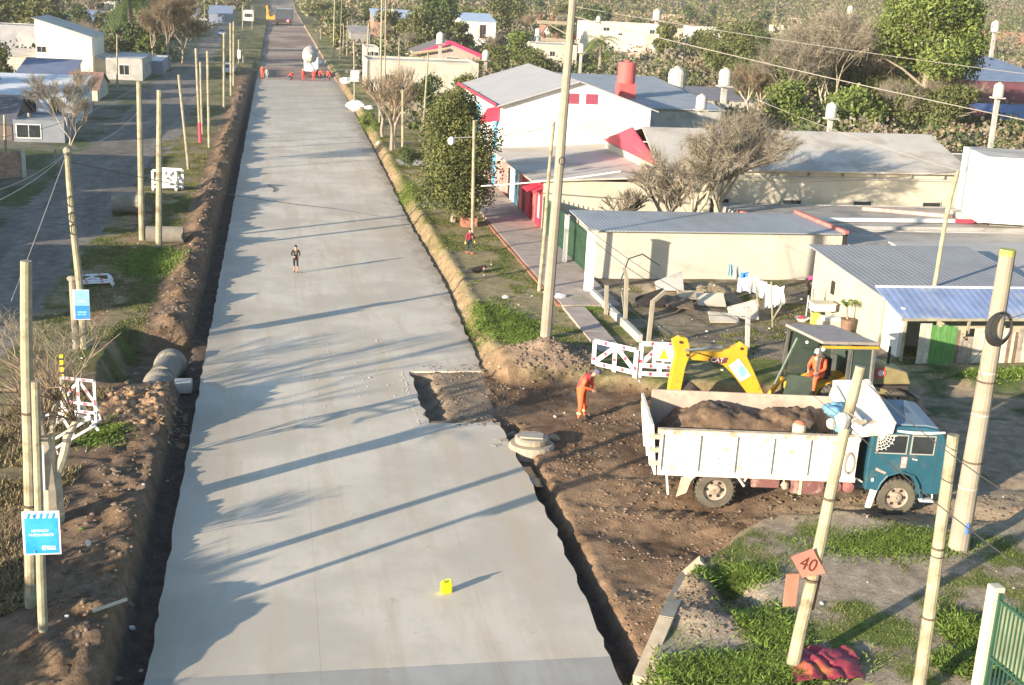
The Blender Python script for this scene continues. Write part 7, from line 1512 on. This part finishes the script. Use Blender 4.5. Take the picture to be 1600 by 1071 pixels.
clutter(1250,500,'grey rusty stand behind the basin','stand','metal_stand',[('frame', IRON, lambda m: (m.bar((.4,.3,0),(.5,.5,1.0),.05,.05), m.bar((.7,.3,0),(.5,.5,1.0),.05,.05)))])
clutter(1287,470,'pale crumpled sheet heap by the corner of the cream house','sheet','cloth_heap',[('sheet', WHITE, lambda m: m.blob((0,.2,.8), (.5,.3,.25), 10, 6, .3, 3)),('box', DARK, lambda m: m.box((-.5,0,0),(.5,.5,.62)))])
q = PG(1322,520); o = thing('potted_plant', q, 'spiky yellow-green plant in a brown pot before the cream house', 'plant'); part(o, 'pot', mat('pot_brown', (.20,.13,.09), .8, .2, 3), lambda m: m.lathe([(.22,0),(.3,.6),(.32,.62),(.05,.6)], n=14)); part(o, 'stem', BARK, lambda m: m.tube([(0,0,.5),(-.1,0,1.1)], [.06,.04], 6))
for k in range(18):
    a = RB.uniform(0,6.28); L_ = RB.uniform(.5,.8); part(o, 'leaf', LEAF['bright'], lambda m: m.add([Vector((-.1,0,1.1)), Vector((-.1+math.cos(a)*L_*.5+.05,math.sin(a)*L_*.5,1.45)), Vector((-.1+math.cos(a)*L_,math.sin(a)*L_,1.25)), Vector((-.1+math.cos(a)*L_*.5-.05,math.sin(a)*L_*.5,1.38))], [(0,1,2,3)]))
# bottle litter, white stones in the verge
for k, (px, py, s_, lb) in enumerate(((557,170,1.1,'large pale rounded stone on the far right verge'),(541,130,.9,'white bag beside the white plate pole'),(556,104,.5,'small dark sack beside the white plate pole'),(577,171,.5,'small white stone right of the large pale stone'),(790,466,.16,'white litter on the verge edge'),(593,226,.35,'pale stone by the pollarded trees'),(875,468,.3,'whitish broken tile beside the pavement end'),(500,100,.8,'white bag lying right of the mixer truck'))):
    q = PG(px, py); o = thing('pale_stone' if 'stone' in lb else 'litter', q, lb, 'stone' if 'stone' in lb else 'litter'); part(o, 'lump', WHITE if 'dark' not in lb else BLACK, lambda m: m.blob((0,0,s_*.25), (s_,s_*.7,s_*.6), 8, 6, .2, k))
q = PG(598,297); o = thing('branch', PG(427,300), 'thin crooked twig lying on the concrete road', 'branch'); part(o, 'twig', CHAS, lambda m: m.tube([(0,-1.3,.02),(.12,-.3,.05),(-.15,.8,.03),(-.35,1.7,.03)], .03, 5)); o.location.z = 0
# small box kerb garden at the big shrub
o = thing('planter', PG(722,352)+Vector((.3,-.3,0)), 'low red-brown brick planter at the foot of the dense evergreen', 'planter'); part(o, 'planter_wall', mat('red_brick_dust'), lambda m: m.box((-.4,-.4,0),(.5,.5,.55))) if 'red_brick_dust' not in MATS else part(o, 'planter_wall', MATS['red_brick_dust'], lambda m: m.box((-.4,-.4,0),(.5,.5,.55)))
# ============================================================ FAR VEHICLES
def car(loc, rz, label, body_m):
    o = thing('parked_car', loc, label, 'car', rotz=rz)
    part(o, 'body', body_m, lambda m: m.prism([(-2.0,.35),(2.0,.35),(2.05,.75),(1.3,.95),(-1.95,.98),(-2.05,.7)], -.82, .82, 'xz'), bevel=.08)
    part(o, 'cabin', body_m, lambda m: m.prism([(-1.8,.96),(1.1,.94),(.5,1.45),(-1.5,1.48)], -.70, .70, 'xz'), bevel=.08)
    for p in ([(1.12,-.6,1.0),(1.12,.6,1.0),(.58,.6,1.42),(.58,-.6,1.42)],[(-1.84,-.6,1.02),(-1.84,.6,1.02),(-1.58,.6,1.42),(-1.58,-.6,1.42)],[(-1.5,-.715,1.0),(.9,-.715,1.0),(.42,-.715,1.40),(-1.4,-.715,1.40)]): part(o, 'window', GLASS, lambda m: m.slabq(p, .02))
    for x_ in (-1.25,1.3):
        for y_ in (-.72,.72): part(o, 'wheel', TREAD, lambda m: m.lathe([(.1,-.1),(.31,-.1),(.31,.1),(.1,.1)], c=(x_,y_,.31), n=14, axis='y'))
    for y_ in (-.6,.6): part(o, 'headlight', WHITE, lambda m: m.blob((2.02,y_,.68), (.05,.14,.08), 8, 5, 0))
    part(o, 'number_plate', WHITE, lambda m: m.box((2.04,-.25,.42),(2.07,.25,.55)))
    return o
q = PG(358,116); car(q, -1.62, 'silver-white hatchback parked on the dirt street beyond the poles', mat('car_silver', (.55,.58,.62), .35, .05, 1, metal=.3))
q = PG(347,56); car(q, -1.5, 'distant dark blue car on the dirt street', mat('car_blue', (.15,.22,.35), .35, .05, 1))
q = PG(313,34); car(q, .1, 'distant white van crossing at the top of the dirt street', WHITE)
# mixer truck
mx = thing('concrete_mixer_truck', P(483,121,0), 'white concrete mixer truck seen from behind at the end of the new slab', 'mixer truck', rotz=-.08); mx.scale = (.90,)*3
part(mx, 'chassis', CHAS, lambda m: m.box((-1.1,0,.6),(1.1,7.5,.95)))
part(mx, 'drum', mat('dusty_drum', (.48,.45,.40), .8, .15, 1.5, col2=(.30,.26,.22), mix=.55, mscale=1.5), lambda m: m.rot(Matrix.Rotation(.24, 3, 'X')) if m.lathe([(.35,.1),(.75,.4),(1.2,1.6),(1.25,3.2),(.9,4.9),(.3,5.3)], c=(0,.3,2.9), n=22, axis='y') else None)
part(mx, 'drum_mouth', DARK, lambda m: m.lathe([(.34,0),(.34,.05)], c=(.0,.22,3.0), n=14, axis='y'))
part(mx, 'drum_spots', CHAS, lambda m: (m.blob((.45,.75,3.35),(.18,.04,.16),8,5,.1), m.blob((-.55,.75,2.7),(.13,.04,.12),8,5,.1), m.blob((.15,.6,2.45),(.15,.04,.08),8,5,.1)))
part(mx, 'hopper', WHITEP, lambda m: m.prism([(-.5,3.6),(.5,3.6),(.25,2.9),(-.25,2.9)], -.3, .35, 'xz'))
part(mx, 'rear_frame', WHITEP, lambda m: (m.bar((-1,.2,.9),(-.3,.2,3.1),.12,.12), m.bar((1,.2,.9),(.3,.2,3.1),.12,.12), m.box((-1.15,.0,.9),(1.15,.25,1.3)), m.bar((-1.0,.1,1.2),(.9,.1,2.4),.1,.1)))
part(mx, 'chute', WHITEP, lambda m: m.bar((.1,-.1,2.3),(1.0,-1.2,1.2),.35,.12))
part(mx, 'cab', WHITE, lambda m: m.box((-1.2,5.9,.9),(1.2,7.8,2.9)), bevel=.08)
for x_ in (-.95,.95):
    for y_ in (.8,2.1,6.6): part(mx, 'wheel', TREAD, lambda m: m.lathe([(.2,-.2),(.52,-.2),(.52,.2),(.2,.2)], c=(x_,y_,.52), n=16, axis='x'))
for x_ in (-1.0,1.0): part(mx, 'tail_light', REDS, lambda m: m.box((x_-.1,-.03,.95),(x_+.1,-.001,1.1)))
# far lorry and orange digger
fl = thing('covered_lorry', P(444,40,0), 'dark covered lorry with a red tail light far up the unpaved road', 'lorry'); fl.scale = (1.25,)*3
CV = mat('dark_canvas', (.06,.07,.09), .7, .2, 1); part(fl, 'box_body', CV, lambda m: m.box((-2.2,0,1.3),(2.2,9,3.9)), bevel=.15); part(fl, 'roof', mat('slate_canvas', (.22,.26,.32), .6, .1, 1), lambda m: m.box((-2.0,.3,3.9),(2.0,9,4.05))); part(fl, 'under_frame', CHAS, lambda m: m.box((-1.9,.2,.5),(1.9,8.5,1.28)))
for x_ in (-1.6,1.6):
    for y_ in (1.2,2.6,7.4): part(fl, 'wheel', TREAD, lambda m: m.lathe([(.2,-.25),(.6,-.25),(.6,.25),(.2,.25)], c=(x_,y_,.6), n=14, axis='x'))
part(fl, 'tail_light', mat('red_lens', (.8,.03,.05), .3, .05, 2, emit=((1,.1,.12), 3.0)), lambda m: m.blob((.9,-.06,1.1), (.28,.05,.25), 8, 6, 0))
fd = thing('orange_digger', P(423,36,0), 'orange digger standing left of the dark covered lorry', 'digger'); OD = mat('digger_orange', (.75,.35,.06), .5, .1, 1)
part(fd, 'track', CHAS, lambda m: (m.box((-1.4,0,0),(-.7,4,.9)), m.box((.7,0,0),(1.4,4,.9)))); part(fd, 'house', OD, lambda m: m.box((-1.4,.3,1.0),(1.4,3.6,2.4)), bevel=.15); part(fd, 'cab', OD, lambda m: m.box((-1.3,.2,2.42),(-.2,2,3.9)), bevel=.1); part(fd, 'boom', OD, lambda m: (m.bar((-.6,0,2.3),(-1.2,-1.5,5.2),.5,.6), m.bar((-1.2,-1.5,5.2),(-.8,-3.4,3.0),.4,.5))); part(fd, 'cab_window', GLASS, lambda m: m.box((-1.1,.17,2.9),(-.4,.195,3.7)))
# scattered birds-eye litter near the sign
for k, (px, py, s_, lb) in enumerate(((170,950,.20,'pale stick lying in the shaded dirt lower left'),(105,965,.06,'white pebble in the shaded dirt lower left'),(205,985,.1,'white plastic scrap on the lower left dirt heap'),(127,828,.07,'bright green ball in the shade beside the blue sign'),(138,852,.07,'white bottle standing in the shade below the green ball'))):
    q = PG(px, py); o = thing('litter', q, lb, 'litter'); part(o, 'piece', LEAF['bright'] if 'green' in lb and 'ball' in lb and 'bright' in lb else (CREAM if 'stick' in lb else WHITE), lambda m: m.bar((-.3,-.2,.04),(.35,.25,.06),.06,.05) if 'stick' in lb else m.blob((0,0,s_*.5), (s_,s_*.6,s_*(1.6 if 'bottle' in lb else .6)), 8, 6, .1, k))

# ============================================================ HAZE
hm = bpy.data.materials.new('haze_air'); hm.use_nodes = True; hn = hm.node_tree; hn.nodes.remove(hn.nodes['Principled BSDF'])
pv_ = hn.nodes.new('ShaderNodeVolumePrincipled'); pv_.inputs['Density'].default_value = HAZE_D; pv_.inputs['Color'].default_value = (1,.94,.84,1); pv_.inputs['Anisotropy'].default_value = .2
hn.links.new(pv_.outputs[0], hn.nodes['Material Output'].inputs['Volume'])
mb = MB(); mb.box((-1000,-60,-3), (1100,1400,75)); o = mb.build('haze', hm); o['kind'] = 'stuff'
